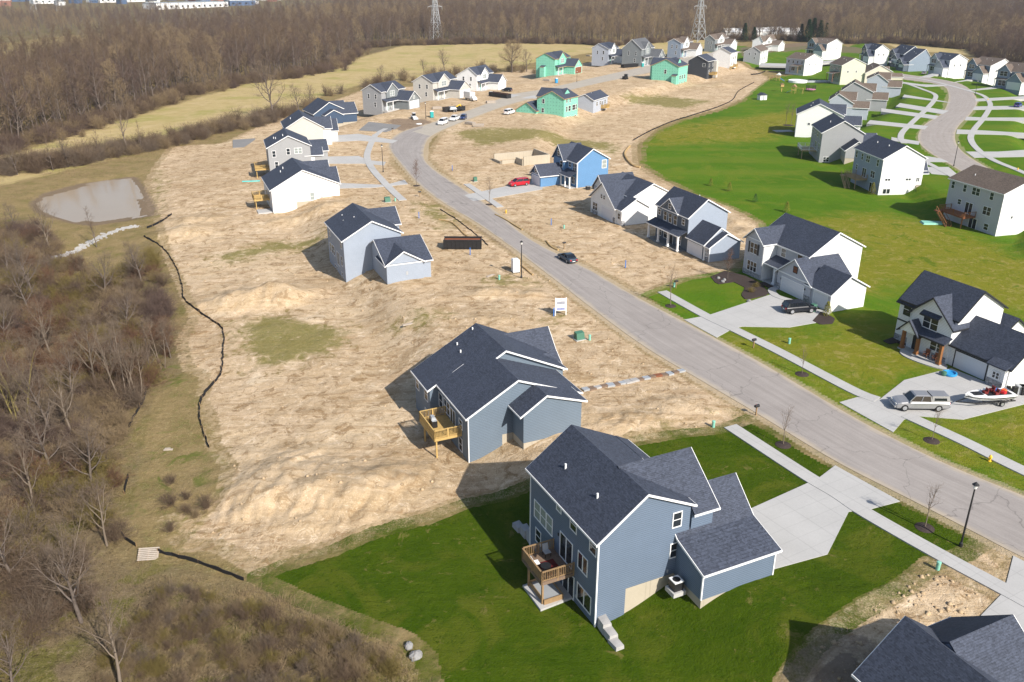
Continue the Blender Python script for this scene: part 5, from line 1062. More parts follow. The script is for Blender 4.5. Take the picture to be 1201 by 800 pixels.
def car(name, label, cat, px, yaw, pt, L=4.7, hw=.92, H=1.48, kind='sedan', group=None, parts=True, loc=None):
    p = at(*px) if loc is None else loc; z = p[2] if loc is not None else max(p[2], 0)+.06
    r = thing(name, label, cat, (p[0], p[1], z), yaw, group)
    h = L/2; belt = H*.62 if kind in ('suv', 'van', 'pickup') else H*.64; z0 = .25 if kind in ('sedan', 'van') else .34
    hood = {'sedan': .28, 'suv': .25, 'van': .20, 'pickup': .24}[kind]; xf = h-hood*L
    st = [(-h, .80, belt-.22), (-h+.12, .94, belt-.06), (-h*.6, 1, belt-.02), (0, 1, belt), (xf, 1, belt), (h-.55, .98, belt-.10), (h-.14, .92, belt-.22), (h, .80, belt-.36)]
    body = loft([section(x, hw*k, z0+(.1 if abs(x) > h-.1 else 0), zt-.12, zt, hw*k*.9) for x, k, zt in st]); body.build('body', M[pt], r)
    xr = {'sedan': -h+.75, 'suv': -h+.10, 'van': -h+.10, 'pickup': -h+2.15}[kind]     # rear foot of the cabin
    rake_r = {'sedan': .75, 'suv': .35, 'van': .25, 'pickup': .12}[kind]; rake_f = {'sedan': .95, 'suv': .8, 'van': .95, 'pickup': .6}[kind]
    zb, zr = belt-.03, H-.07; wb, wr = hw*.90, hw*.74
    cs = lambda x, w, z: [(x, -w, z), (x, w, z)]
    g = MB(); bot = [(xr, -wb, zb), (xf+.05, -wb, zb), (xf+.05, wb, zb), (xr, wb, zb)]; top = [(xr+rake_r, -wr, zr), (xf-rake_f, -wr, zr), (xf-rake_f, wr, zr), (xr+rake_r, wr, zr)]
    g.hexa(bot, top); g.build('window', M['carglass'], r)
    rf = MB(); rf.hexa([(xr+rake_r-.05, -wr-.02, zr-.02), (xf-rake_f+.05, -wr-.02, zr-.02), (xf-rake_f+.05, wr+.02, zr-.02), (xr+rake_r-.05, wr+.02, zr-.02)], [(xr+rake_r+.1, -wr*.85, H), (xf-rake_f-.1, -wr*.85, H), (xf-rake_f-.1, wr*.85, H), (xr+rake_r+.1, wr*.85, H)])
    for sg in (-1, 1):      # pillars
        for t in (0, .47, 1):
            xb = xr+(xf+.05-xr)*t; xt = xr+rake_r+(xf-rake_f-xr-rake_r)*t; rf.bar((xb, sg*(wb+.006), zb), (xt, sg*(wr+.006), zr), .05, .09)
    rf.build('roof', M[pt], r)
    wheels(r, L, hw, (-h+.95 if kind != 'pickup' else -h+1.25, h-.98), .41 if kind in ('pickup', 'suv') else .35)
    for sg in (-1, 1):
        y0, y1 = sorted((sg*hw*.5, sg*hw*.78))
        MB().box(h-.10, h-.01, y0, y1, belt-.40, belt-.27).build('headlight', M['lampwhite'], r)
        MB().box(-h-.012, -h+.10, y0, y1+.0, belt-.34, belt-.12).build('tail_light', M['lampred'], r)
    MB().box(-h-.015, -h+.02, -.26, .26, belt-.50, belt-.38).build('number_plate', M['white'], r)
    for sg in (-1, 1): MB().box(xf-.15, xf+.03, sg*(hw+.08)-.06, sg*(hw+.08)+.06, belt, belt+.14).build('mirror', M[pt], r)
    b = MB(); b.box(-h+.3, h-.3, -hw*.8, hw*.8, z0-.1, z0+.1); b.build('underbody', M['rubber'], r)
    return r, h, belt, xr, xf
car('sedan', 'dark blue-grey sedan driving along the sunlit street', 'car', (665,306), yawpx((690,322),(640,292)), 'p_bluegrey', 4.7, .9, 1.42)
car('suv', 'black suv parked on the driveway of the white-grey house', 'car', (936,366), yawpx((914,366),(958,365))+.12, 'p_black', 4.9, .96, 1.72, 'suv')
car('minivan', 'red minivan parked on the pale drive of the bright blue house', 'car', (608,218), yawpx((620,217),(596,220)), 'p_red', 5.0, .98, 1.75, 'van')
r, h, belt, xr, xf = car('pickup_truck', 'silver pickup with a fibreglass bed cap towing the boat trailer', 'pickup truck', (1077,479), yawpx((1112,479),(1046,478)), 'p_silver', 6.0, 1.0, 1.88, 'pickup')
cp = MB(); cp.hexa([(-h+.05, -.9, belt), (xr-.03, -.9, belt), (xr-.03, .9, belt), (-h+.05, .9, belt)], [(-h+.22, -.74, 1.84), (xr-.03, -.76, 1.84), (xr-.03, .76, 1.84), (-h+.22, .74, 1.84)]); cp.build('bed_cap', M['p_silver'], r)
for sg in (-1, 1): cg = MB(); cg.hexa([(-h+.45, sg*.885, belt+.16), (xr-.3, sg*.885, belt+.16), (xr-.3, sg*.85, belt+.16), (-h+.45, sg*.85, belt+.16)], [(-h+.5, sg*.83, 1.62), (xr-.3, sg*.83, 1.62), (xr-.3, sg*.79, 1.62), (-h+.5, sg*.79, 1.62)]); cg.build('window', M['carglass'], r)
MB().box(h-.02, h+.12, -.85, .85, .42, .62).box(-h-.12, -h+.02, -.85, .85, .42, .6).build('bumper', M['rim'], r)
M['darkred'] = mat('dark_red_vinyl', (.16,.02,.02), .5, 0, .3, lambda n, b, c: b_speckle(n, b, c, .5, 3))
# boat on its trailer
ty = yawpx((1198,466),(1128,471)); bp = at(1156,474)
t = thing('boat_trailer', 'low metal trailer carrying the bass boat, hitched behind the silver pickup', 'trailer', (bp[0], bp[1], .07), ty)
fm = MB(); fm.bar((-3, -.75, .5), (2, -.75, .5), .09, .12); fm.bar((-3, .75, .5), (2, .75, .5), .09, .12); fm.bar((2, -.75, .5), (3.9, 0, .5), .09, .1); fm.bar((2, .75, .5), (3.9, 0, .5), .09, .1)
for x in (-2.6, -1, .8): fm.bar((x, -.75, .52), (x, .75, .52), .08, .08)
fm.build('frame', M['black'], t); wheels(t, 6, 1.05, (-1.2,), .31, .2)
for sg in (-1, 1): MB().hexa([(-1.7, sg*.98-.13, .62), (-.7, sg*.98-.13, .62), (-.7, sg*.98+.13, .62), (-1.7, sg*.98+.13, .62)], [(-1.5, sg*.98-.13, .72), (-.9, sg*.98-.13, .72), (-.9, sg*.98+.13, .72), (-1.5, sg*.98+.13, .72)]).build('fender', M['black'], t)
b = thing('boat', 'white and black bass boat with red seats, loaded on the trailer', 'boat', (bp[0], bp[1], .07), ty)
ks = [(-2.9, .95, .62), (-1.5, 1.05, .60), (0, 1.05, .60), (1.4, .85, .64), (2.3, .5, .75), (2.95, .06, 1.0)]
loft([[(x, 0, zk), (x, w*.7, zk+.12), (x, w, zk+.48), (x, w*.98, 1.32+.03*max(x, 0)), (x, -w*.98, 1.32+.03*max(x, 0)), (x, -w, zk+.48), (x, -w*.7, zk+.12)] for x, w, zk in ks]).build('hull', M['white'], b)
loft([[(x, w*1.02, zz), (x, w*1.02, zz+.1), (x, -w*1.02, zz+.1), (x, -w*1.02, zz)] for x, w, zk in ks for zz in (1.05+.03*max(x, 0),)]).build('stripe', M['black'], b)
MB().box(-2.5, .6, -.7, .7, 1.31, 1.345).box(.9, 2.1, -.45, .45, 1.36, 1.40).build('cockpit', M['black'], b)
for x, y in ((-.6, -.4), (-.6, .4), (.5, 0)): MB().box(x-.25, x+.2, y-.25, y+.25, 1.34, 1.62).box(x-.27, x-.15, y-.25, y+.25, 1.62, 1.95).build('seat', M['darkred'], b)
MB().hexa([(.1, -.65, 1.34), (.5, -.65, 1.34), (.5, -.1, 1.34), (.1, -.1, 1.34)], [(.1, -.6, 1.72), (.25, -.6, 1.72), (.25, -.15, 1.72), (.1, -.15, 1.72)]).build('console', M['white'], b)
MB().box(-3.45, -2.95, -.22, .22, .8, 1.9).box(-3.4, -3.1, -.1, .1, .3, .85).build('outboard_motor', M['black'], b)
for x, y, m, n_ in ((-1.6, .3, 'red', 'red life jacket lying in the stern of the boat'), (-1.3, -.35, 'stakeblue', 'blue life jacket lying in the stern of the boat'), (-2.0, -.2, 'orange', 'orange cushion lying at the very stern of the boat')):
    o = MB().hexa([(-.3, -.28, 0), (.3, -.28, 0), (.3, .28, 0), (-.3, .28, 0)], [(-.2, -.2, .24), (.22, -.2, .2), (.22, .2, .2), (-.2, .2, .24)]).build('life_jacket' if m != 'orange' else 'cushion', M[m])
    c, s_ = cos(ty), sin(ty); o.location = (bp[0]+x*c-y*s_, bp[1]+x*s_+y*c, 1.42); o.rotation_euler = (0, 0, ty+.5); tag(o, n_, 'life jacket' if m != 'orange' else 'cushion')
p = at(1181,466); t = thing('riding_mower', 'small red riding mower beside the boat by the farmhouse garage', 'mower', (p[0], p[1], .06), ty+1)
MB().hexa([(0, -.3, .35), (.9, -.26, .35), (.9, .26, .35), (0, .3, .35)], [(.1, -.26, .85), (.85, -.2, .72), (.85, .2, .72), (.1, .26, .85)]).box(-.7, .1, -.45, .45, .4, .55).build('body', M['red'], t); MB().box(-.65, -.25, -.22, .22, .55, .72).box(-.72, -.62, -.22, .22, .72, 1.05).build('seat', M['black'], t); MB().tube([(.1, 0, .8), (-.05, 0, 1.05)], .02).tube([(-.05, -.17, 1.05), (-.05, .17, 1.05)], .02).build('steering_wheel', M['black'], t); wheels(t, 1.6, .45, (-.45, .65), .2, .14)
# white cars and trucks on the building site
car('van', 'white work van with its nose to the green-wrapped house', 'van', (597,134), yawpx((612,131),(584,138))+pi, 'p_white', 5.4, 1.0, 1.95, 'van')
car('van', 'white work van parked on the dirt, nearest the bend of the street', 'van', (519,146), yawpx((530,142),(511,150)), 'p_white', 5.4, 1.0, 2.0, 'van')
r, h, belt, xr, xf = car('pickup_truck', 'white pickup parked directly behind the white work van on the dirt', 'pickup truck', (533,141.5), yawpx((545,138),(526,145)), 'p_white', 5.6, 1.0, 1.85, 'pickup'); MB().box(-h+.2, xr-.1, -.75, .75, belt-.01, belt+.03).build('truck_bed', M['black'], r)
car('hatchback', 'dark navy car parked beside the equipment trailer', 'car', (543,140), yawpx((551,136),(534,144))+.1, 'p_navy', 4.5, .9, 1.6, 'suv')
car('suv', 'dark suv on the pale side drive by the white end house', 'car', (594,107.5), yawpx((602,108),(587,107)), 'p_black', 4.8, .95, 1.7, 'suv')
p = at(552,118); ya = yawpx((565,121),(541,115)); t = thing('box_truck', 'white box truck backed up to the long beige house', 'truck', (p[0], p[1], p[2]+.05), yawpx((541,115),(565,120)))
MB().box(-4, 1.2, -1.15, 1.15, .9, 3.3).build('cargo_box', M['p_white'], t); loft([section(1.4, 1.0, .5, 1.5, 2.1, .85), section(2.0, 1.02, .45, 1.5, 2.1, .85), section(2.6, 1.0, .45, 1.3, 1.45, .9), section(3.3, .9, .5, 1.1, 1.25, .8)]).build('cab', M['p_white'], t); MB().hexa([(2.08, -.85, 1.5), (2.55, -.85, 1.46), (2.55, .85, 1.46), (2.08, .85, 1.5)], [(2.03, -.8, 2.08), (2.06, -.8, 2.08), (2.06, .8, 2.08), (2.03, .8, 2.08)]).build('windscreen', M['carglass'], t); MB().box(-3.9, 3, -.5, .5, .45, .85).build('chassis', M['black'], t); wheels(t, 7, 1.05, (-2.6, 2.5), .42, .28)
p = at(485,140); t = thing('skid_loader', 'small white skid-steer loader on the dark churned soil', 'loader', (p[0], p[1], p[2]+.02), yawpx((485,140),(500,145)))
MB().box(-1.2, .7, -.55, .55, .4, 1.2).build('body', M['white'], t); MB().box(-.5, .5, -.5, .5, 1.2, 2.1).build('cab', M['carglass'], t); MB().box(-.6, .6, -.58, .58, 2.1, 2.2).build('roof', M['white'], t)
for sg in (-1, 1): MB().bar((-1.1, sg*.7, 1.5), (1.2, sg*.7, .7), .12, .16).build('lift_arm', M['white'], t)
MB().hexa([(1.1, -.9, .1), (1.8, -.9, .1), (1.8, .9, .1), (1.1, .9, .1)], [(1.1, -.9, .7), (1.4, -.9, .75), (1.4, .9, .75), (1.1, .9, .7)]).build('bucket', M['greymetal'], t); wheels(t, 2, .8, (-.7, .5), .4, .3)
p = at(491,146); o = loft([[(x, w*cos(a), .12+.3*k*max(0, sin(a))) for a in np.linspace(0, 2*pi, 8, endpoint=False)] for x, w, k in ((-1, .3, .5), (-.4, .7, 1), (.5, .6, 1), (1, .2, .4))]).build('sandbag_pile', M['white']); o.location = p; tag(o, 'low white tarp-covered heap beside the skid loader', 'heap')
p = at(533,131); t = thing('equipment_trailer', 'flatbed trailer piled with machinery in front of the black skip', 'trailer', (p[0], p[1], p[2]+.05), yawpx((520,131),(545,129)))
MB().box(-3, 3, -1.1, 1.1, .7, .85).bar((3, 0, .75), (4.5, 0, .6), .1, .1).build('bed', M['black'], t); wheels(t, 6, 1.15, (-1, -.1), .36, .22)
MB().hexa([(-2.4, -.7, .85), (.6, -.7, .85), (.6, .7, .85), (-2.4, .7, .85)], [(-2.0, -.5, 1.9), (.2, -.5, 1.7), (.2, .5, 1.7), (-2.0, .5, 1.9)]).build('machine', M['galv'], t); MB().bar((.2, 0, 1.5), (2.3, 0, 2.4), .25, .3).bar((2.3, 0, 2.4), (2.9, 0, 1.1), .2, .25).build('boom', M['yellow'], t)
def skip(label, pl, pr, depth=2.3, h=1.7, flip=1):
    a = at(*pl); b = at(*pr); L = np.hypot(*(b-a)[:2]); yaw = atan2(b[1]-a[1], b[0]-a[0]); t = thing('skip', label, 'skip', (a[0], a[1], min(a[2], b[2])+.02), yaw)
    w = MB(); w.box(0, L, 0, .07, .15, h); w.box(0, L, depth-.07, depth, .15, h); w.box(0, .07, .07, depth-.07, .15, h); w.box(L-.07, L, .07, depth-.07, .15, h)
    n = max(4, int(L/.75))
    for i in range(n+1): w.box(L*i/n-.06, L*i/n+.06, -.10, -.005, .15, h-.02)
    w.box(-.06, L+.06, -.11, .09, h, h+.12); w.box(-.06, L+.06, depth-.09, depth+.11, h, h+.12); w.build('wall', M['black'], t)
    MB().box(.08, L-.08, .08, depth-.08, .2, h*.88).build('rusty_inside', M['rust'], t)
    for x in (.7, L-.7): MB().tube([(x, .2, .12), (x, depth-.2, .12)], .12, 8).build('roller', M['black'], t)
skip('long black skip with a rusty inside, on the sand beside the street', (520,293), (564,293))
skip('dark skip parked behind the equipment trailer', (522,132), (545,130), 2.3, 1.6); skip('small black skip on the dirt beside the far side drive', (573,113), (594,116), 2.3, 1.7); skip('dark skip opposite the dark sage house', (731,80), (748,78.5), 2.3, 1.7)
p = at(733,93); t = thing('trencher', 'dark tracked machine standing at the edge of the far dirt road', 'machine', (p[0], p[1], p[2]), 1.0); MB().box(-2, 1, -.8, .8, .5, 1.5).build('body', M['black'], t); MB().box(-.3, .9, -.6, .6, 1.5, 2.4).build('cab', M['carglass'], t)
for sg in (-1, 1): MB().tube([(-1.8, sg*.8-.2, .35), (-1.8, sg*.8+.2, .35)], .35, 10).tube([(1, sg*.8-.2, .35), (1, sg*.8+.2, .35)], .35, 10).box(-1.8, 1, sg*.8-.2, sg*.8+.2, .02, .68).build('track', M['rubber'], t)
MB().bar((1, 0, 1.2), (3, 0, 1.9), .3, .35).build('boom', M['greymetal'], t)
# parked cars of the right-hand street
for px, q, pt, lab, k in (((1044,78.5), (1056,77), 'p_white', 'white car parked before the dark twin-gabled house', 'sedan'), ((1083,87.5), (1096,86), 'p_silver', 'silver car on the drive of the charcoal-roofed white house', 'sedan'), ((1183,105.5), (1200,104), 'p_red', 'red car on the drive at the right edge of the far row', 'sedan'), ((1193,126), (1210,126), 'p_blue', 'blue suv on a drive at the right edge, nearer than the red car', 'suv')):
    car('car', lab, 'car', px, yawpx(px, q), pt, 4.9, .95, 1.5 if k == 'sedan' else 1.75, k)
# ------------------------------------------------------------------ street furniture
def lamp(label, base, top, group='street lamps', col='black'):
    b = at(*base); d = hypot(b[0], b[1]); v = (top[1]-400)/FPX; h = min(8.5, max(5, CAM_H-b[1]*(ST+v*CT)/(CT-v*ST)-b[2]))
    t = thing('street_lamp', label, 'street lamp', tuple(b), 0, group)
    MB().lathe([(.16, -.2), (.16, .35), (.09, .5), (.075, h*.6), (.06, h-.55)], 12).build('pole', M[col], t)
    MB().lathe([(.06, h-.55), (.13, h-.5), (.2, h-.16), (.2, h-.12)], 8).build('lantern', M['lampwhite'], t); MB().lathe([(.30, h-.14), (.26, h-.08), (.1, h+.06), (.03, h+.14)], 8).build('cap', M['black'], t)
lamp('black street lamp nearest the viewer, at the lower right kerb', (1126,641), (1146,567)); lamp('dark street lamp beside the white portable toilet', (611,326), (610,283)); lamp('street lamp on the inner bend of the left walk', (449,202), (449,170)); lamp('street lamp on the garden side of the curving right-hand street', (1118,195), (1122,166)); lamp('street lamp on the outer bend of the right-hand street', (1143,112), (1144,94)); lamp('thin pole by the teal toilet on the dirt', (499,139), (497,120)); lamp('thin pole before the green-wrapped shell by the tan field', (676,96.5), (676,83))
def mailbox(label, px, col='black', rz=.5):
    p = at(*px); t = thing('mailbox', label, 'mailbox', tuple(p), rz, 'mailboxes along the street'); MB().box(-.06, .06, -.06, .06, -.2, 1.05).build('post', M['deck'], t)
    MB().prism([(-.14, 1.05), (.14, 1.05), (.14, 1.22), (.08, 1.32), (-.08, 1.32), (-.14, 1.22)], -.3, .3, 'a').build('box', M[col], t); MB().box(-.05, .05, .145, .165, 1.15, 1.3).build('flag', M['red'], t)
mailbox('black mailbox on the lawn corner beside the dirt verge', (886,487)); mailbox('mailbox on the worn grass strip opposite the sand lot', (883,408)); mailbox('mailbox at the end of the short walk beside the sapling', (792,338)); mailbox('dark mailbox by the straw roll near the sedan', (661,292)); mailbox('mailbox on the sand before the skip, at the left kerb', (492,231)); mailbox('mailbox at the end of the gravel driveway patch', (460,155))
def pedestal(label, px, h=.8, m='mint'):
    p = at(*px); o = MB().lathe([(.17, -.1), (.17, h*.75), (.19, h*.76), (.19, h*.96), (.12, h)], 12).build('utility_pedestal', M[m]); o.location = p; tag(o, label, 'pedestal', 'utility pedestals')
pedestal('mint green pedestal at the near dirt corner by the walk', (1099,668)); pedestal('mint green pedestal where the lawn meets sand near the mailbox', (836,501)); pedestal('mint green pedestal beside the dark green transformer', (691,399)); pedestal('pale pedestal in the lawn left of the farmhouse', (925,403)); pedestal('pale pedestal with a red flag near the portable toilet', (585,328)); pedestal('mint pedestal by the white foundation walk', (661,268), .7); pedestal('mint pedestal beside the transformer near the pale blue house', (463,236), .7); pedestal('pedestal at the end of the short walk', (790,336.5), .7)
def xfmr(label, px, s=1.0):
    p = at(*px); t = thing('transformer', label, 'transformer', tuple(p), .45, 'pad transformers'); MB().box(-.75*s, .75*s, -.6*s, .6*s, -.3, .1).build('pad', M['conc'], t); MB().hexa([(-.6*s, -.45*s, .1), (.6*s, -.45*s, .1), (.6*s, .45*s, .1), (-.6*s, .45*s, .1)], [(-.6*s, -.25*s, 1.0), (.6*s, -.25*s, 1.0), (.6*s, .45*s, 1.1), (-.6*s, .45*s, 1.1)]).build('cabinet', M['utilgreen'], t)
xfmr('dark green transformer box behind the blue-grey ranch', (679,398)); xfmr('green transformer box at the end of the left walk', (454,237)); xfmr('dark green transformer beside the driveway of the bright blue house', (557,213), .7)
def hydrant(label, px):
    p = at(*px); t = thing('fire_hydrant', label, 'hydrant', tuple(p), 0, 'yellow hydrants'); MB().lathe([(.17, 0), (.17, .06), (.11, .08), (.11, .5), (.15, .52), (.13, .62), (.05, .74)], 12).build('barrel', M['yellow'], t); MB().tube([(-.2, 0, .42), (.2, 0, .42)], .06, 8).tube([(0, -.18, .4), (0, .05, .4)], .07, 8).build('nozzle', M['yellow'], t)
hydrant('yellow fire hydrant on the grass strip by the lower right walk', (1160,541)); hydrant('yellow fire hydrant on the sand beside the straw roll', (593,250)); hydrant('yellow hydrant on the outer verge of the right-hand street', (1158,118)); hydrant('yellow hydrant by the walk above the brown-roofed house', (1193,200))
def stake(label, px):
    p = at(*px); o = MB().box(-.07, .07, -.07, .07, -.2, 1.25).hexa([(-.07, -.07, 1.25), (.07, -.07, 1.25), (.07, .07, 1.25), (-.07, .07, 1.25)], [(-.02, -.02, 1.35), (.02, -.02, 1.35), (.02, .02, 1.35), (-.02, .02, 1.35)]).build('marker_post', M['stakeblue']); o.location = p; tag(o, label, 'marker post', 'blue marker posts')
stake('blue marker post leaning by the white sale board', (649,371)); stake('blue marker post on the weedy sand left of the street', (491,256)); stake('blue marker post in front of the long skip', (551,299)); stake('blue marker post on sand left of the white cross-gabled house', (646,264)); stake('blue marker post on sand before the long white-posted porch', (733,314)); stake('blue marker post on the sand above the inner bend', (530,200))
# sale board
p = at(657,370); t = thing('sale_board', 'white sale board on two posts at the sandy kerb', 'sign', tuple(p), atan2(-p[0], p[1])*0+.12)
for x in (-.78, .78): MB().box(x-.06, x+.06, -.06, .06, -.3, 2.75).build('post', M['white'], t)
f = MB().box(-.72, .72, -.04, .04, .75, 2.65).build('panel', M['white'], t); MB().box(-.6, .6, -.05, -.042, 1.75, 2.2).build('grey_lettering_block', mat('grey_print', (.30,.31,.36), .6, 0, .2, lambda n, b, c: b_speckle(n, b, c, .9, 7)), f); MB().box(-.6, .6, -.05, -.042, .85, 1.2).build('blue_lettering_block', mat('blue_print', (.25,.28,.48), .6, 0, .2, lambda n, b, c: b_speckle(n, b, c, .9, 7)), f); MB().box(-.15, .15, -.05, -.042, 2.35, 2.5).build('emblem', M['greymetal'], f)
def toilet(label, px, m, rz=.3):
    p = at(*px); t = thing('portable_toilet', label, 'toilet', tuple(p), rz, 'portable toilets'); MB().box(-.56, .56, -.56, .56, .1, 2.1).build('cabin', M[m], t); MB().hexa([(-.6, -.6, 2.1), (.6, -.6, 2.1), (.6, .6, 2.1), (-.6, .6, 2.1)], [(-.45, -.45, 2.32), (.45, -.45, 2.32), (.45, .45, 2.32), (-.45, .45, 2.32)]).build('roof', M['white'], t); MB().box(-.42, .42, -.59, -.562, .18, 2.0).build('door', M[m], t); MB().box(-.62, .62, -.62, .62, -.1, .1).build('base', M['black'], t); MB().cyl(.4, .4, 2.2, 2.55, .05).build('vent_pipe', M['black'], t)
toilet('white portable toilet beside the street lamp on the sand', (604,319), 'white'); toilet('teal portable toilet on the dirt by the skid loader', (506,138), 'teal'); toilet('bright blue portable toilet before the far green-wrapped shell', (652,97.5), 'skyblue'); toilet('teal portable toilet beside the skip in the distance', (753,78.5), 'teal')
# fences of black silt fabric, straw rolls
def drape(pts, k=5): return ats(smooth(pts, k))
def silt(label, pts, h=.42, m='fabric'):
    P = drape(pts); P = np.array(P); d = np.r_[0, np.cumsum(np.hypot(*np.diff(P[:, :2], axis=0).T))]; n = max(4, int(d[-1]/.7)); t = np.linspace(0, d[-1], n); Q = np.c_[np.interp(t, d, P[:, 0]), np.interp(t, d, P[:, 1])]; Q += (RNG.random(Q.shape)-.5)*.12
    H0 = surf(Q[:, 0], Q[:, 1]); th = thing('silt_fence', label, 'silt fence', (Q[0][0], Q[0][1], H0[0])); o = np.array([Q[0][0], Q[0][1], H0[0]]); f = MB(); s_ = MB()
    hh = h*(.75+.4*RNG.random(n)); tg = np.gradient(Q, axis=0); tg /= np.linalg.norm(tg, axis=1)[:, None]+1e-9; nn = np.c_[-tg[:, 1], tg[:, 0]]*.03; ln = (RNG.random((n, 1))-.5)*.18
    vs = []
    for i in range(n):
        for sg, z in ((-1, -.3), (1, -.3), (1, hh[i]), (-1, hh[i])):
            q = Q[i]+nn[i]*sg+(nn[i]/.03*ln[i] if z > 0 else 0); vs.append((q[0]-o[0], q[1]-o[1], H0[i]+z-o[2]))
    fs = [(i*4+k, i*4+(k+1) % 4, (i+1)*4+(k+1) % 4, (i+1)*4+k) for i in range(n-1) for k in range(4)]
    f.add(vs, fs).build('fabric', M[m], th)
    for i in range(0, n, 3): s_.box(Q[i][0]-o[0]-.025, Q[i][0]-o[0]+.025, Q[i][1]-o[1]-.025, Q[i][1]-o[1]+.025, H0[i]-o[2]-.3, H0[i]-o[2]+h*1.15)
    so = s_.build('stake_row', M['deck'], th); so['kind'] = 'stuff'
silt('long black silt fence winding down between scrub and sand', [(168,278),(190,291),(205,312),(213,335),(216,352),(238,370),(256,382),(262,392),(261,420),(258,440),(240,462),(234,478),(236,500),(245,526)])
silt('short black silt fence above the rock-lined ditch', [(201,252),(186,262),(172,268)]); silt('black silt fence at the wood edge, left of the long one', [(186,440),(174,450),(168,470),(158,488),(151,502)]); silt('short piece of black silt fence lying in the scrub', [(150,560),(147,572),(146,580)]); silt('black silt fence running from the pallet to the lawn corner', [(185,648),(205,653),(230,660),(258,670),(286,681)]); silt('bit of black silt fence left of the pallet', [(143,627),(148,634),(160,641)])
silt('black silt fence between the sand lots and the bright lawn', [(742,165),(760,155),(785,144),(810,136),(838,127),(858,118),(866,107),(884,97)], .42); silt('black fabric fence around the sand by the play lawn', [(880,88),(890,87),(897,84)], .65); silt('black silt fence along the kerb by the long skip', [(516,246),(535,258),(556,274),(572,288)], .22)
def roll(label, pts, r=.16, m='straw'):
    P = drape(pts, 4); o = P[0].copy(); n = len(P); mb = MB().tube([(q[0]-o[0]+.05*RNG.random(), q[1]-o[1], q[2]-o[2]+r*.7) for q in P], [r*(.9+.2*RNG.random()) for _ in range(n)], 8); ob = mb.build('straw_roll', M[m]); ob.location = o; tag(ob, label, 'straw roll', 'straw erosion rolls')
roll('straw roll curving along the far kerb above the sedan', [(580,252),(592,258),(605,266),(612,270)]); roll('short straw roll at the kerb beside the sedan', [(640,283),(646,290),(654,294)]); roll('pale straw roll winding from the bright lawn over sand', [(738,172),(732,180),(735,188),(742,195),(750,197)], .3); roll('thin straw roll beside the long skip', [(514,258),(530,262),(545,276),(562,285)]); roll('straw roll at the foot of the street lamp', [(611,312),(618,318),(624,323)])
# pallet, boulders, ditch stones
p = at(174,652); t = thing('pallet', 'pale wooden pallet lying at the scrub edge beside the silt fence', 'pallet', (p[0], p[1], p[2]+.15), .25); t.rotation_euler = (.25, .1, .25)
for i in range(7): MB().box(-.9, .9, -.75+i*.22, -.75+i*.22+.15, .1, .14).build('board', M['palewood'], t)
for y in (-.8, 0, .8): MB().box(y-.05, y+.05, -.75, .75, 0, .1).build('runner', M['deck'], t)
def rock(name, label, px, s, group, m='boulder', seed=0, flat=.7, loc=None):
    rr = np.random.default_rng(seed); bm_ = MB(); n, k = 10, 6; vs = []
    for i in range(k+1):
        a = -pi/2+pi*i/k
        for j in range(n): q = 2*pi*j/n; f_ = 1+.28*(rr.random()-.5); vs.append((s*f_*cos(a)*cos(q), s*f_*.8*cos(a)*sin(q), s*flat*f_*sin(a)))
    bm_.add(vs, [(i*n+j, i*n+(j+1) % n, (i+1)*n+(j+1) % n, (i+1)*n+j) for i in range(k) for j in range(n)]); o = bm_.build(name, M[m]); p = at(*px) if loc is None else loc; o.location = (p[0], p[1], p[2]+s*flat*.4); o.rotation_euler = (0, 0, rr.random()*6); return tag(o, label, 'boulder' if name == 'boulder' else 'stone', group)
rock('boulder', 'large pale boulder at the lawn edge, bottom of the photo', (487,771), .56, 'boulders', seed=3); rock('boulder', 'smaller pale boulder just behind the large one', (479,759), .42, 'boulders', seed=4)
for i, q in enumerate([(804,329),(811,331),(840,356),(847,331)]): rock('boulder', ['white landscape boulder, left one of the upper mulch bed', 'white landscape boulder, right one of the upper mulch bed', 'white boulder beside the driveway in the mulch bed', 'small white boulder under the red-twigged tree'][i], (q[0]+ (38 if i < 2 else 38), q[1]-2) if i < 3 else q, .38, 'landscape boulders', seed=10+i)
ditch = smooth([(66,302),(85,296),(105,285),(125,275),(145,268),(157,266)], 5)
rs = MB(); rr = np.random.default_rng(5)
for x, y in ditch:
    p = at(x, y)
    for _ in range(20):
        c = p+np.array([rr.normal()*.5, rr.normal()*.42, 0]); s_ = .10+.16*rr.random()
        rs.hexa([(c[0]-s_, c[1]-s_*.8, c[2]-.1), (c[0]+s_*.9, c[1]-s_, c[2]-.1), (c[0]+s_, c[1]+s_*.9, c[2]-.1), (c[0]-s_*.8, c[1]+s_, c[2]-.1)], [(c[0]-s_*.6, c[1]-s_*.5, c[2]+s_), (c[0]+s_*.5, c[1]-s_*.6, c[2]+s_*.8), (c[0]+s_*.6, c[1]+s_*.5, c[2]+s_*.9), (c[0]-s_*.5, c[1]+s_*.6, c[2]+s_*.7)])
o = rs.build('riprap', M['lime']); o['kind'] = 'stuff'
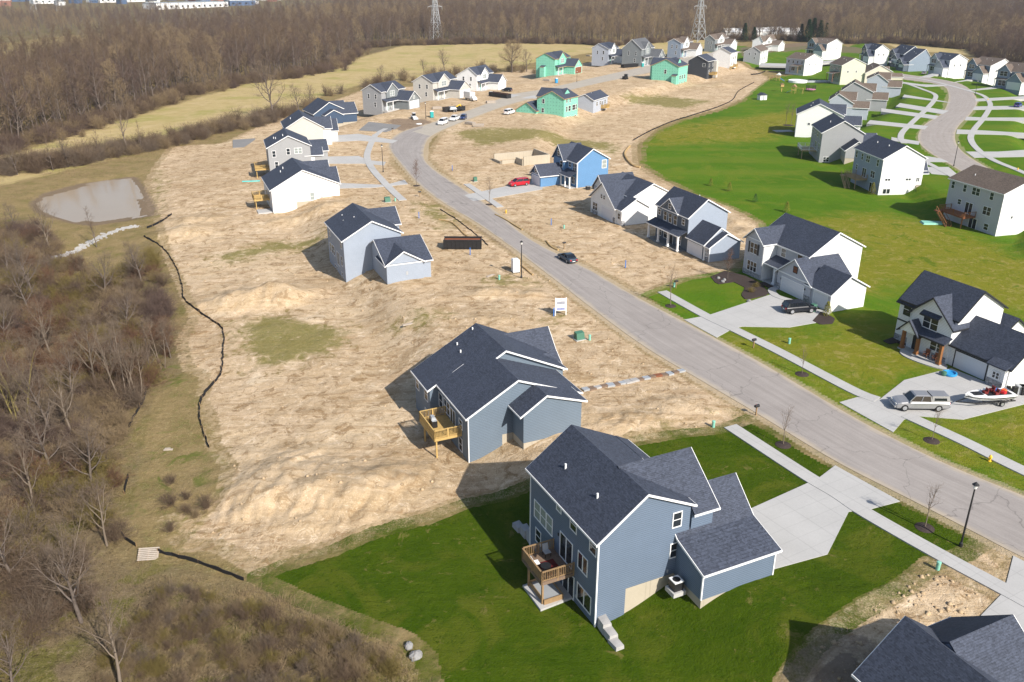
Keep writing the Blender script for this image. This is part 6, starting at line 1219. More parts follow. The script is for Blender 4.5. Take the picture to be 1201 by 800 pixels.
for fr_, pts, lab in ((HB.fr, [(.55,-.5),(.5,-1.5),(.42,-2.5)], 'rough limestone blocks stepping down the lawn at the near corner of the blue house'), (HB.fr, [(.5,12.3),(.4,13.4),(.2,14.5)], 'rough limestone blocks stepping down behind the far corner of the blue house')):
    for i, (a, b_) in enumerate(pts):
        w = fr_.w(a, b_); z = -2.1-.28*i if b_ < 0 else -1.9-.3*i
        o = MB().hexa([(-.42, -.62, -1.0), (.42, -.66, -1.0), (.45, .6, -1.0), (-.4, .64, -1.0)], [(-.36, -.55, .22), (.34, -.6, .2), (.38, .52, .24), (-.34, .56, .18)]).build('stone_block', M['lime']); o.location = (w[0], w[1], z); o.rotation_euler = (0, 0, radians(fr_.yaw)+.08*(i-1)); tag(o, lab, 'stone block', 'limestone steps '+('near' if b_ < 0 else 'far'))
def ac(label, fr_, a, b_, z):
    w = fr_.w(a, b_); t = thing('air_conditioner', label, 'air conditioner', (w[0], w[1], z), radians(fr_.yaw)); MB().box(-.6, .6, -.6, .6, -.35, .05).build('pad', M['conc'], t); MB().box(-.42, .42, -.42, .42, .05, .85).build('cabinet', M['black'], t); MB().box(-.44, .44, -.44, .44, .85, .93).build('top', M['white'], t); MB().lathe([(.33, .931), (.33, .95), (.1, .955)], 14).build('fan_grille', M['black'], t)
ac('black air conditioner with a white top beside the blue house', HB.fr, 6.65, -1.35, -.35)
for q, lab in (((768,212),'x'),):
    pass
for (q, lab) in (((689,222.5), 'dark unit on the sand left of two, beside the bright blue wall'), ((697,221.5), 'dark unit on the sand right of two, beside the bright blue wall')):
    p = at(*q); t = thing('air_conditioner', lab, 'air conditioner', tuple(p), .4); MB().box(-.42, .42, -.42, .42, 0, .8).build('cabinet', M['black'], t); MB().box(-.44, .44, -.44, .44, .8, .88).build('top', M['greymetal'], t)
# things on the two near decks and the patio
def on(fr_, a, b_): return fr_.w(a, b_)
w = on(HB.fr, -1.5, 5.0); o = MB().box(-.75, .75, -.9, .9, 0, .02).build('rug', mat('dark_red_rug', (.12,.018,.018), .9, 0, .1, lambda n, b, c: b_speckle(n, b, c, .5, 4))); o.location = (w[0], w[1], .005); o.rotation_euler = (0, 0, radians(25)); tag(o, 'dark red rug on the brown deck of the blue house', 'rug')
def chair(label, fr_, a, b_, rz, m, group, z=.005):
    w = on(fr_, a, b_); t = thing('chair', label, 'chair', (w[0], w[1], z), radians(fr_.yaw)+rz, group); MB().box(-.28, .28, -.28, .28, .38, .44).build('seat', M[m], t); MB().hexa([(-.28, .24, .44), (.28, .24, .44), (.28, .29, .44), (-.28, .29, .44)], [(-.27, .36, 1.0), (.27, .36, 1.0), (.27, .4, 1.0), (-.27, .4, 1.0)]).build('backrest', M[m], t)
    for x in (-.25, .25):
        for y in (-.25, .25): MB().box(x-.025, x+.025, y-.025, y+.025, 0, .38).build('leg', M['black'], t)
chair('pale chair against the far railing of the brown deck', HB.fr, -1.0, 6.5, 0, 'galv', 'deck chairs'); chair('dark chair nearest the front corner of the brown deck', HB.fr, -2.5, 4.1, 2.4, 'black', 'deck chairs'); chair('white chair at the long railing of the brown deck', HB.fr, -2.5, 5.6, 1.5, 'white', 'deck chairs'); chair('dark chair by the near railing of the brown deck', HB.fr, -1.6, 4.0, 3.1, 'black', 'deck chairs')
w = on(HB.fr, -2.0, 4.75); t = thing('patio_table', 'low dark table among the chairs on the brown deck', 'table', (w[0], w[1], .005), .3); MB().lathe([(.45, .5), (.45, .54)], 14).build('table_top', M['black'], t); MB().lathe([(.25, 0), (.04, .05), (.04, .5)], 8).build('leg', M['black'], t)
w = on(HB.fr, -1.7, 5.2); t = thing('planter_box', 'long wooden planter box on the patio under the brown deck', 'planter', (w[0], w[1], -2.615), radians(25.3))
MB().box(-.9, .9, -1.4, -1.34, 0, .5).box(-.9, .9, 1.34, 1.4, 0, .5).box(-.9, -.84, -1.34, 1.34, 0, .5).box(.84, .9, -1.34, 1.34, 0, .5).build('side_boards', M['deck'], t); MB().box(-.84, .84, -1.34, 1.34, .05, .3).build('cover', M['galv'], t)
w = on(HC.fr, -2.2, 4.9); t = thing('grill', 'grey covered grill on the yellow deck of the ranch', 'grill', (w[0], w[1], -.245), 1.9); MB().box(-.7, .7, -.3, .3, .1, .85).build('cabinet', M['black'], t); MB().hexa([(-.4, -.3, .85), (.4, -.3, .85), (.4, .3, .85), (-.4, .3, .85)], [(-.36, -.1, 1.2), (.36, -.1, 1.2), (.36, .25, 1.2), (-.36, .25, 1.2)]).build('lid', M['galv'], t); MB().box(.42, .7, -.28, .28, .86, .9).box(-.7, -.42, -.28, .28, .86, .9).build('side_shelf', M['galv'], t)
# row of boards and pavers lying across the ranch's future drive
a0, a1 = at(684,458), at(803,435); dv = (a1-a0); L = np.hypot(*dv[:2]); rzb = atan2(dv[1], dv[0]); rr = np.random.default_rng(9)
for i in range(17):
    q = a0+dv*(i+.3)/17; o = MB().hexa([(-.45, -.4, -.1), (.45, -.42, -.1), (.45, .4, -.1), (-.45, .42, -.1)], [(-.45, -.4, .1), (.45, -.42, .12), (.45, .4, .1), (-.45, .42, .11)]).build('paver', M['lime' if i % 3 else 'redwood'] if i in (2, 7, 8, 12) else M['deckfloor' if i % 2 else 'galv']); o.location = (q[0], q[1], gh(q[0], q[1])+.12); o.rotation_euler = (0, 0, rzb+.2*(rr.random()-.5)); o.scale = (.8+.3*rr.random(), .7+.4*rr.random(), 1); tag(o, 'slab in the line of loose slabs and boards across the sand to the street', 'slab', 'line of loose slabs')
# wheelie bin, pool, bins by the farmhouse
p = at(953,366); t = thing('wheelie_bin', 'dark green wheelie bin in front of the white-grey garage', 'bin', (p[0], p[1], .06), .4); MB().hexa([(-.25, -.28, .05), (.25, -.28, .05), (.25, .28, .05), (-.25, .28, .05)], [(-.32, -.38, 1.05), (.32, -.38, 1.05), (.32, .38, 1.05), (-.32, .38, 1.05)]).build('bin_body', M['utilgreen'], t); MB().hexa([(-.34, -.4, 1.05), (.34, -.4, 1.05), (.34, .4, 1.05), (-.34, .4, 1.05)], [(-.3, -.34, 1.15), (.3, -.34, 1.15), (.3, .34, 1.15), (-.3, .34, 1.15)]).build('lid', M['utilgreen'], t)
p = at(1113,440); o = MB().lathe([(.75, 0), (.85, .05), (.85, .28), (.7, .3), (.65, .1), (.1, .08)], 20).build('paddling_pool', M['skyblue']); o.location = (p[0], p[1], .06); tag(o, 'bright blue paddling pool by the farmhouse porch', 'paddling pool')
p = at(1106,441); o = MB().lathe([(.25, 0), (.35, .2), (.3, .5), (.1, .55)], 12).build('toy', M['utilgreen']); o.location = (p[0], p[1], .06); tag(o, 'small green toy beside the blue paddling pool', 'toy')
for q, m, lab in (((1194,462), 'galv', 'pale grey storage bin by the farmhouse side wall'), ((1199,463), 'black', 'dark storage bin by the farmhouse side wall')):
    p = at(*q); o = MB().hexa([(-.35, -.35, 0), (.35, -.35, 0), (.35, .35, 0), (-.35, .35, 0)], [(-.42, -.42, 1.0), (.42, -.42, 1.0), (.42, .42, 1.0), (-.42, .42, 1.0)]).box(-.46, .46, -.46, .46, 1.0, 1.08).build('storage_bin', M[m]); o.location = (p[0], p[1], .05); tag(o, lab, 'bin')
for fr_, x0, x1, y0, y1, lab in ((H8.fr, -1.6, -.4, 12.2, 14.6, 'dark door mat area on the white-grey porch'), (HF.fr, -3.2, -2.3, 9.0, 11.5, 'dark mulch strip before the farmhouse porch')):
    struct(MB().slab([fr_.w(x0, y0), fr_.w(x1, y0), fr_.w(x1, y1), fr_.w(x0, y1)], -.1, .085).build('mulch_bed', M['mulch']))
# mulch beds (ground cover)
def bed(pts): P = np.array([at(x, y)[:2] for x, y in pts]); P = resamp(np.vstack([P, P[:1]]), 28)[:-1]; z = [gh(*q) for q in P]; struct(MB().slab(P, min(z)-.3, max(z)+.07).build('mulch_bed', M['mulch']))
bed([(833,325),(850,318),(874,324),(893,333),(902,346),(884,350),(874,352),(868,346),(874,338),(860,331),(840,334)]); bed([(962,366),(972,370),(979,374),(976,380),(962,381),(952,377)]); bed([(1064,409),(1052,402),(1042,404),(1035,400),(1046,396),(1064,400)])
def ring(px, r=.75): p = at(*px); o = MB().lathe([(r, -.15), (r*.97, .03), (r*.55, .13), (.1, .16)], 18).build('mulch_bed', M['mulch']); o.location = p; struct(o)
# playground lawn
p = at(893,117); t = thing('garden_shed', 'small white playhouse shed on the lawn by the sand', 'shed', tuple(p), .3); MB().box(-1.6, 1.6, -1.2, 1.2, 0, 2).build('wall', M['white'], t); MB().prism([(-1.9, 1.95), (1.9, 1.95), (0, 3.0)], -1.4, 1.4, 'b').build('roof', M['roof'], t); MB().box(-.4, .4, -1.24, -1.205, .05, 1.7).build('door', M['galv'], t)
def playset(label, px, rz, big):
    p = at(*px); t = thing('playset', label, 'playset', tuple(p), rz, 'wooden playsets'); w = MB()
    for x in (-.8, .8):
        for y in (-.8, .8): w.box(x-.06, x+.06, y-.06, y+.06, 0, 3.2)
    w.box(-.9, .9, -.9, .9, 1.4, 1.5); w.bar((.8, 0, 2.4), (4.2, 0, 2.4), .1, .12); w.bar((4.2, 0, 2.4), (4.2, 1.1, 0), .1, .1); w.bar((4.2, 0, 2.4), (4.2, -1.1, 0), .1, .1); w.build('frame', M['newwood'], t)
    MB().prism([(-1.1, 2.9), (1.1, 2.9), (0, 3.9)], -1, 1, 'b').build('roof', M['white' if big else 'deck'], t); MB().hexa([(-3.2, -.35, .1), (-.85, -.35, 1.4), (-.85, .35, 1.4), (-3.2, .35, .1)], [(-3.2, -.35, .2), (-.85, -.35, 1.5), (-.85, .35, 1.5), (-3.2, .35, .2)]).build('slide', M['stakeblue'], t)
    for x in (1.8, 3.2): MB().tube([(x, -.25, 2.4), (x, -.25, .6)], .02).tube([(x, .25, 2.4), (x, .25, .6)], .02).box(x-.12, x+.12, -.3, .3, .55, .6).build('swing', M['red' if big else 'black'], t)
playset('large wooden playset with white roof, red bits and swings on the far lawn', (912,95), 2.6, 1); playset('smaller playset with a blue slide nearer the tight house row', (930,109.5), -.6, 0)
p = at(916,107.5); t = thing('bird_house', 'orange-brown post house standing between the playsets', 'bird house', tuple(p)); MB().box(-.12, .12, -.12, .12, 0, 2.2).build('post', M['newwood'], t); MB().box(-.7, .7, -.7, .7, 2.2, 3.2).build('box', M['newwood'], t); MB().prism([(-.9, 3.2), (.9, 3.2), (0, 3.8)], -.9, .9, 'b').build('roof', M['deck'], t)
p = at(950,107); t = thing('trampoline', 'round trampoline with black net and pink edge pad', 'trampoline', tuple(p)); MB().lathe([(2.2, .75), (2.25, .95), (1.9, .98)], 24).build('edge_pad', M['pink'], t); MB().lathe([(1.9, .9), (.05, .88)], 24).build('mat', M['black'], t)
for i in range(8): a = 2*pi*i/8; MB().cyl(2.15*cos(a), 2.15*sin(a), 0, 2.7, .05, 6).build('pole', M['black'], t)
net = MB()
for i in range(72): a = 2*pi*i/72; net.bar((2.1*cos(a), 2.1*sin(a), 1), (2.1*cos(a), 2.1*sin(a), 2.65), .045, .02)
net.build('net', M['black'], t)
p = at(935,96.5); t = thing('swimming_pool', 'round above-ground pool with white rim and blue cover', 'pool', tuple(p)); MB().lathe([(4.6, 0), (4.6, 1.0), (4.4, 1.08), (4.3, .95)], 32).build('wall', M['white'], t); MB().lathe([(4.28, .9), (.1, .9)], 32).build('cover', M['skyblue'], t); MB().box(4.6, 15, -1.5, 1.5, 0, .7).build('side_deck', M['galv'], t)
p = at(1093,262); o = MB().hexa([(-2.4, -1.1, 0), (2.3, -1.2, 0), (2.5, 1.1, 0), (-2.2, 1.2, 0)], [(-2.2, -1, .3), (2.1, -1.1, .25), (2.3, 1, .2), (-2, 1.1, .35)]).build('tarp', M['mint']); o.location = p; tag(o, 'mint green tarp lying on the lawn beside the red-brown deck', 'tarp')
p = at(919,154); struct(MB().slab([(p[0]-3, p[1]-2), (p[0]+3, p[1]-1), (p[0]+2.5, p[1]+2), (p[0]-3.5, p[1]+1.5)], p[2]-.4, p[2]+.15).build('patio_slab', M['conc']))
p = at(294,213); o = MB().box(-2.2, 2.2, -.25, .25, 0, .18).build('turquoise_board', mat('turquoise_sheet', (.12,.60,.58), .6, 0, .3, lambda n, b, c: b_speckle(n, b, c, .1, 2))); o.location = (p[0], p[1], p[2]+.03); o.rotation_euler = (0, 0, .15); tag(o, 'long turquoise board lying behind the white ranch', 'board')
for q, rz, L, lab in (((480,381), .5, 2.2, 'pale plank lying in the weeds left of the ranch roof'), ((575,324), .9, 1.8, 'thin pale plank on the sand by the pale pedestal'), ((197,528), .1, 1.0, 'short white plank lying at the scrub edge')):
    p = at(*q); o = MB().box(-L/2, L/2, -.15, .15, 0, .08).box(-L/2+.1, L/2-.3, -.05, .28, .08, .14).build('plank', M['palewood']); o.location = p+np.array([0, 0, .03]); o.rotation_euler = (0, 0, rz); tag(o, lab, 'plank')
for q, lab in (((551,146), 'timber pile on the dirt right of the dark navy car'), ((561,148.5), 'low timber pile on the dirt, second right of the navy car'), ((512,128), 'timber pile before the slate grey house'), ((575,121), 'timber pile beside the dirt street'), ((641,63+32), 'timber pile right of the bright blue toilet'), ((690,66), 'stack of timber before the distant white house'), ((697,68), 'low timber pile right of the other stack')):
    p = at(*q); mb = MB()
    for k in range(4):
        for i in range(5): mb.box(-2.2, 2.2, -1+i*.42, -1+i*.42+.36, k*.24, k*.24+.2)
    o = mb.build('timber_stack', M['palewood']); o.scale = (.8, .8, .8); o.rotation_euler = (0, 0, q[0]*.7); o.location = (p[0], p[1], p[2]+.1); tag(o, lab, 'timber stack')
for q, lab in (((860,36.5), 'far white barn left of the evergreens'), ((905,37), 'far white barn between the evergreens')):
    pass
# ------------------------------------------------------------------ bare trees and shrubs
def tubes(segs, n):
    """(p, q, r0, r1) rows -> tapered prisms"""
    A = np.array(segs, float).reshape(-1, 8); p, q, r0, r1 = A[:, :3], A[:, 3:6], A[:, 6], A[:, 7]
    d = q-p; d /= np.linalg.norm(d, axis=1)[:, None]+1e-9
    ref = np.where(np.abs(d[:, 2:3]) < .9, [[0, 0, 1.]], [[1., 0, 0]]); u = np.cross(d, ref); u /= np.linalg.norm(u, axis=1)[:, None]+1e-9; w = np.cross(d, u)
    a = 2*pi*np.arange(n)/n; ring = lambda c, r: c[:, None, :]+r[:, None, None]*(np.cos(a)[None, :, None]*u[:, None, :]+np.sin(a)[None, :, None]*w[:, None, :])
    V = np.concatenate([ring(p, r0), ring(q, r1)], 1).reshape(-1, 3); m = len(A); k = np.arange(n)
    F = (np.arange(m)[:, None, None]*2*n+np.stack([k, (k+1) % n, (k+1) % n+n, k+n], -1)[None]).reshape(-1, 4)
    return V, F
def np_mesh(name, V, F, m):
    me = bpy.data.meshes.new(name); me.vertices.add(len(V)); me.vertices.foreach_set('co', V.astype(np.float32).ravel())
    me.loops.add(F.size); me.loops.foreach_set('vertex_index', F.astype(np.int32).ravel()); me.polygons.add(len(F)); me.polygons.foreach_set('loop_start', np.arange(0, F.size, 4, dtype=np.int32)); me.update(calc_edges=True); me.materials.append(m); return me
def grow(seed, h, r, nl, ns, nt, t0, spread, elev, ntt=2, crown=1.0, lean=.05, top=.97, twigr=.016, stems=1, droop=.0):
    g = np.random.default_rng(seed); tr, cr = [], []
    def branch(p, d, L, r0, n, bend, out):
        pts = [p]; q = p.copy(); dd = d.copy()
        for i in range(n):
            dd = dd+g.normal(size=3)*.13+np.array([0, 0, bend]); dd /= np.linalg.norm(dd); q = q+dd*L/n; pts.append(q)
        for i in range(n): out.append((*pts[i], *pts[i+1], r0*(1-i/n*.8), r0*(1-(i+1)/n*.8)))
        return pts
    for s in range(stems):
        az = 2*pi*s/stems+g.random(); ln = lean+(.22 if stems > 1 else 0)*(.6+.6*g.random())
        hs = h*(1 if s == 0 else .75+.3*g.random()); base = np.array([cos(az), sin(az), 0])*(.35 if stems > 1 else 0)
        d0 = np.array([cos(az)*ln, sin(az)*ln, 1]); d0 /= np.linalg.norm(d0)
        pts = [base-np.array([0, 0, .4])]; q = base.copy(); dd = d0; N = 8
        for i in range(N): pts.append(q.copy()); dd = dd+g.normal(size=3)*.05; dd /= np.linalg.norm(dd); q = q+dd*hs/N
        pts.append(q)
        rad = lambda t: r*(1-.88*t)*(1 if stems == 1 else .6)
        for i in range(len(pts)-1): tr.append((*pts[i], *pts[i+1], rad(max(0, (i-1)/N)) if i else rad(0)*1.25, rad(i/N)))
        P = np.array(pts[1:])
        for l in range(max(2, nl//(1 if stems == 1 else 2))):
            t = t0+(top-t0)*((l+g.random()*.7)/nl*(1 if stems == 1 else 2)); t = min(t, top); f = t*N; i = min(int(f), N-1); p = P[i]+(P[i+1]-P[i])*(f-i)
            a = l*2.4+g.random()*.8; e = elev*(1-.45*t)+g.normal()*.1; d = np.array([cos(a)*sin(e), sin(a)*sin(e), cos(e)])
            L = spread*(1.15-.75*((t-t0)/(1-t0+1e-6)))*(.75+.5*g.random())*crown; r1 = rad(t)*.55+.012
            bp = branch(p, d, L, r1, 4, .10-droop, tr if r1 > .06 else cr)
            for k in range(ns):
                t2 = .22+.76*(k+g.random())/ns; f2 = t2*4; i2 = min(int(f2), 3); p2 = bp[i2]+(bp[i2+1]-bp[i2])*(f2-i2)
                d2 = bp[i2+1]-bp[i2]; d2 /= np.linalg.norm(d2); d2 = d2+g.normal(size=3)*.62+np.array([0, 0, .12-droop]); d2 /= np.linalg.norm(d2); L2 = L*(.55-.28*t2)*(.7+.6*g.random())+.2
                b2 = branch(p2, d2, L2, max(r1*.42, twigr*1.5), 2, .06-droop, cr)
                for m in range(nt):
                    t3 = .2+.8*(m+g.random())/nt; f3 = min(t3, .999)*2; i3 = int(f3); p3 = b2[i3]+(b2[i3+1]-b2[i3])*(f3-i3)
                    d3 = d2+g.normal(size=3)*.7+np.array([0, 0, .15-droop]); d3 /= np.linalg.norm(d3); L3 = L2*.5*(.6+.8*g.random())+.12
                    b3 = branch(p3, d3, L3, twigr, 1, 0, cr)
                    for w in range(ntt):
                        p4 = b3[0]+(b3[1]-b3[0])*(.3+.7*g.random()); d4 = d3+g.normal(size=3)*.8; d4 /= np.linalg.norm(d4); branch(p4, d4, L3*.6+.08, twigr*.8, 1, 0, cr)
    return tr, cr
PROTO = {}
def proto(key, trunkm, twigm, **k):
    tr, cr = grow(**k); PROTO[key] = (np_mesh('trunk', *tubes(tr, 6), M[trunkm]), np_mesh('crown', *tubes(cr, 3), M[twigm]))
for i in range(4): proto(f'forest{i}', 'barkgrey', ['twig', 'twigpurple', 'twig', 'twigtan'][i], seed=20+i, h=[20, 18, 22, 16][i], r=.26, nl=17, ns=6, nt=5, t0=.2, spread=[5.0, 4.6, 5.4, 4.6][i], elev=.95, ntt=2, twigr=.022)
proto('round', 'barkgrey', 'twigtan', seed=31, h=13, r=.42, nl=18, ns=9, nt=6, t0=.2, spread=7.2, elev=1.25, ntt=3, twigr=.025)
proto('spread', 'barkgrey', 'twiggrey', seed=32, h=15, r=.36, nl=13, ns=8, nt=5, t0=.25, spread=6.5, elev=.95, ntt=2, twigr=.018)
for i in range(2): proto(f'clump{i}', ['barkpale', 'barkpale'][i], 'twiggrey', seed=40+i, h=[10.5, 9][i], r=.17, nl=14, ns=4, nt=4, t0=.42, spread=2.6, elev=.7, ntt=2, twigr=.012, stems=[4, 3][i])
proto('moss', 'barkmoss', 'twiggrey', seed=44, h=10, r=.24, nl=16, ns=7, nt=5, t0=.3, spread=4.6, elev=.9, ntt=3, twigr=.012, stems=2)
proto('pale', 'barkpale', 'twiggrey', seed=45, h=11, r=.22, nl=12, ns=5, nt=4, t0=.3, spread=4.6, elev=.85, ntt=2, twigr=.012)
proto('pole', 'barkgrey', 'twig', seed=46, h=10, r=.13, nl=16, ns=3, nt=3, t0=.2, spread=2.2, elev=.8, ntt=2, twigr=.013)
proto('sapling', 'barkpale', 'twiggrey', seed=50, h=4.6, r=.055, nl=13, ns=3, nt=2, t0=.36, spread=1.25, elev=.6, ntt=1, twigr=.006)
proto('redsapling', 'barkgrey', 'twigred', seed=51, h=4.6, r=.05, nl=16, ns=4, nt=3, t0=.25, spread=1.3, elev=.7, ntt=2, twigr=.007)
def shrub_mesh(key, m, seed, h, n, spread, nt=8, r=.012):
    g = np.random.default_rng(seed); S_ = []
    for i in range(n):
        a = g.random()*6.283; e = abs(g.normal())*spread; d = np.array([cos(a)*sin(e), sin(a)*sin(e), cos(e)]); p = np.array([g.normal()*.28*h/3, g.normal()*.28*h/3, -.1]); L = h*(.6+.5*g.random()); pts = [p]
        for k in range(4): d = d+g.normal(size=3)*.13+np.array([0, 0, .03]); d /= np.linalg.norm(d); pts.append(pts[-1]+d*L/4)
        for k in range(4): S_.append((*pts[k], *pts[k+1], r*(2-.4*k), r*(1.6-.4*k)))
        for m_ in range(nt):
            k = 1+int(g.random()*3); b = pts[k]+(pts[k+1]-pts[k])*g.random(); dd = (pts[k+1]-pts[k]); dd = dd/np.linalg.norm(dd)+g.normal(size=3)*.55; dd /= np.linalg.norm(dd); e_ = b+dd*L*.28*(.5+g.random()); S_.append((*b, *e_, r*.9, r*.5))
            for _ in range(3): b2 = b+(e_-b)*(.3+.7*g.random()); d3 = dd+g.normal(size=3)*.7; d3 /= np.linalg.norm(d3); S_.append((*b2, *(b2+d3*L*.13), r*.7, r*.4))
    PROTO[key] = (np_mesh('shrub', *tubes(S_, 3), M[m]), None)
for i, m in enumerate(['twiggrey', 'twigred', 'twigolive', 'twig', 'twigtan', 'twigpurple']): shrub_mesh(f'shrub{i}', m, 60+i, [3.2, 3.0, 2.6, 3.4, 2.8, 3.0][i], 64, .8)
def tree(key, label, loc, sc=1.0, rz=None, group=None, name='bare_tree', cat='tree'):
    t, c = PROTO[key]; rz = random.random()*6.28 if rz is None else rz
    if c is None:
        o = bpy.data.objects.new(name, t); COL.objects.link(o); o.location = loc; o.rotation_euler = (0, 0, rz); o.scale = (sc, sc, sc*(.9+.2*random.random())); return tag(o, label, cat, group)
    r = thing(name, label, cat, tuple(loc), rz, group); r.scale = (sc, sc, sc)
    for n_, me_ in (('trunk', t), ('crown', c)): o = bpy.data.objects.new(n_, me_); COL.objects.link(o); o.parent = r
    return r
# street trees in their rings of mulch
for key, px, top, lab in (('sapling', (918,522), 476, 'staked young street tree on the lawn strip left of the near driveway apron'), ('sapling', (1084,619), 561, 'young street tree on the lawn strip left of the nearest street lamp'), ('sapling', (940,439), 410, 'small street tree on the olive strip before the white-grey house'), ('sapling', (1092,517), 478, 'young street tree on the strip below the silver pickup'), ('sapling', (786,359), 318, 'young street tree near the sand edge, between stakes'), ('redsapling', (853,328), 297, 'red-twigged young tree in the mulch bed by the white-grey house'), ('sapling', (573,240), 214, 'thin young tree on the sand by the drive of the bright blue house'), ('redsapling', (488,218), 194, 'thin young tree at the left kerb beside the left walks')):
    p = at(*px); hgt = np.clip((px[1]-top)*p[1]/FPX*1.18, 2.5, 6); tree(key, lab, p, hgt/4.6, None, 'young street trees', 'street_tree'); ring(px, .85)
for q, lab in (((880,343), 'tiny shrub in the mulch bed, near the boulder'), ((886,337), 'tiny shrub in the mulch bed, near the porch')):
    p = at(*q); tree('shrub2', lab, p, .35, None, 'mulch bed shrubs', 'shrub', 'shrub')
# nearby wetland trees, one by one
NEAR = [('moss', (28,492), 1.05, 'mossy yellow-stemmed bare tree at the left edge'), ('moss', (20,500), .8, 'smaller mossy bare tree just left of the taller mossy one'), ('clump0', (146,472), 1.0, 'pale many-stemmed tree clump left of the silt fence, the tallest there'), ('clump1', (162,470), .9, 'pale three-stemmed clump right of the tallest clump'), ('pale', (113,455), .8, 'thin leaning pale tree left of the stem clump'), ('pole', (176,442), .75, 'slim tree just above the wood-edge silt fence'), ('clump1', (190,432), .9, 'pale clump of stems nearest the bare slope'),
    ('pale', (88,520), .8, 'low crooked tree below the mossy pair'), ('clump1', (80,668), .7, 'pale twin-stemmed tree left of the pallet'), ('pale', (142,812), .72, 'pale spreading bare tree at the bottom edge of the photo'), ('spread', (20,838), .45, 'grey bushy crown at the lower left corner'), ('pale', (60,300), .85, 'slim dark-stemmed tree in front of the pond, left'), ('pole', (113,290), .8, 'short bare tree standing by the riprap below the pond'), ('pole', (35,345), 1.0, 'thin tree at the left edge above the mossy pair'), ('spread', (40,352), .62, 'bare grey tree left of the red brush'), ('pole', (10,330), .9, 'leaning yellowish tree at the far left edge'), ('spread', (165,330), .45, 'dark bushy tree beside the bend of the silt fence'), ('spread', (125,352), .5, 'grey bushy tree below the riprap'), ('spread', (150,395), .5, 'dense brown tree left of the long silt fence'), ('pale', (60,420), .7, 'leaning pale trunk in the middle of the scrub'), ('spread', (110,575), .5, 'tangled grey tree among the mid scrub'), ('pale', (40,600), .7, 'thin-limbed tree at the left among red brush'), ('spread', (60,560), .55, 'yellowish-grey tangled tree left of middle'), ('pole', (200,420), .6, 'small bare tree at the slope foot'), ('pale', (125,640), .6, 'grey thin tree left of the short fence piece'), ('spread', (95,730), .55, 'brown tangled tree above the bottom left'), ('clump0', (130,432), .8, 'thin grey clump behind the tallest stem clump')]
for k, px, sc, lab in NEAR: tree(k, lab, at(*px), sc)
g = np.random.default_rng(77)
_late = True
SHRUB_AREA = [zp([(-110,268),(50,268),(78,305),(120,335),(150,318),(178,300),(192,330),(200,380),(198,425),(170,455),(150,500),(138,560),(140,640),(90,690),(120,730),(60,800),(40,950),(-230,950)])]
def sample(P, n, rng): 
    lo, hi = P.min(0), P.max(0); out = []
    while len(out) < n:
        c = lo+(hi-lo)*rng.random((400, 2)); c = c[inside(c[:, 0], c[:, 1], P)]
        out += [q for q in c if q[1] > 26]
    return np.array(out[:n])
LABS = ['grey-twigged bare shrub in the lower left scrub', 'reddish-brown bare shrub in the lower left scrub', 'olive-twigged bare shrub in the lower left scrub', 'brown bare shrub in the lower left scrub', 'tan-twigged bare shrub in the lower left scrub', 'purplish bare shrub in the lower left scrub']
for q in sample(SHRUB_AREA[0], 175, g):
    n_ = fbm(q[0], q[1], 18, 2, 31); i = int(np.clip((n_-.2)*10, 0, 5.99)); i = i if g.random() < .6 else int(g.random()*6)
    tree(f'shrub{i}', LABS[i], (q[0], q[1], gh(*q)), .55+.8*g.random()**1.5, None, f'bare shrubs of the lower left scrub, kind {["grey","red","olive","brown","tan","purple"][i]}', 'shrub', 'shrub')
for q in sample(SHRUB_AREA[0], 26, g): tree('spread' if g.random() < .6 else 'pole', 'small bare tree lost in the dense lower left scrub', (q[0], q[1], gh(*q)), .32+.25*g.random(), None, 'small trees in the lower left scrub')
# a thin scatter on the slope between fence and sand, and at the bottom
for q in np.vstack([sample(zp([(190,560),(250,560),(260,620),(200,640)]), 8, g), sample(zp([(210,700),(330,740),(420,770),(400,840),(160,840)]), 14, g)]): tree('shrub4' if g.random() < .5 else 'shrub3', 'low dry shrub on the open slope, away from the dense scrub', (q[0], q[1], gh(*q)), .25+.25*g.random(), None, 'low dry shrubs on the slope', 'shrub', 'shrub')
# hedgerow along the old field edge
hedge = smooth([(-30,208),(20,200),(60,196),(110,186),(150,178),(200,168),(250,156),(290,147),(318,140)], 6)
for i, (x, y) in enumerate(hedge):
    for j in range(1):
        p = at(x+g.normal()*5, y+g.normal()*2.2); tree(f'shrub{[0,3,4,3][int(g.random()*4)]}', 'bare shrub in the hedgerow between the tan field and the pond', p, .9+.9*g.random(), None, 'hedgerow shrubs left', 'shrub', 'shrub')
for px, k, sc, lab in (((150,180), 'pale', 1.25, 'taller pale bare tree in the hedgerow behind the pond'), ((166,178), 'pole', .9, 'slim bare tree right of the taller pale hedgerow tree'), ((115,186), 'pole', .9, 'slim bare tree left of the taller pale hedgerow tree'), ((80,196), 'spread', .5, 'bushy bare tree in the hedgerow left of the pond'), ((62,200), 'pole', 1.0, 'dark slim tree at the left end of the hedgerow'), ((20,205), 'spread', .5, 'bushy bare tree at the far left of the hedgerow'), ((320,141), 'spread', 1.25, 'tall bare tree standing behind the grey house'), ((350,132), 'spread', .62, 'bushy bare tree right of the tall bare tree'), ((363,128), 'spread', .55, 'bushy bare tree left of the navy ranch'), ((600,85), 'round', 1.15, 'round-crowned bare tree alone before the tan field'), ((617,84), 'spread', .7, 'smaller bare tree right of the round-crowned one'), ((521,86), 'spread', .75, 'bare tree behind the white end house'), ((497,88), 'spread', .5, 'small bare tree behind the beige house'), ((446,97), 'spread', .5, 'small bare tree behind the slate grey house')): tree(k, lab, at(*px), sc)
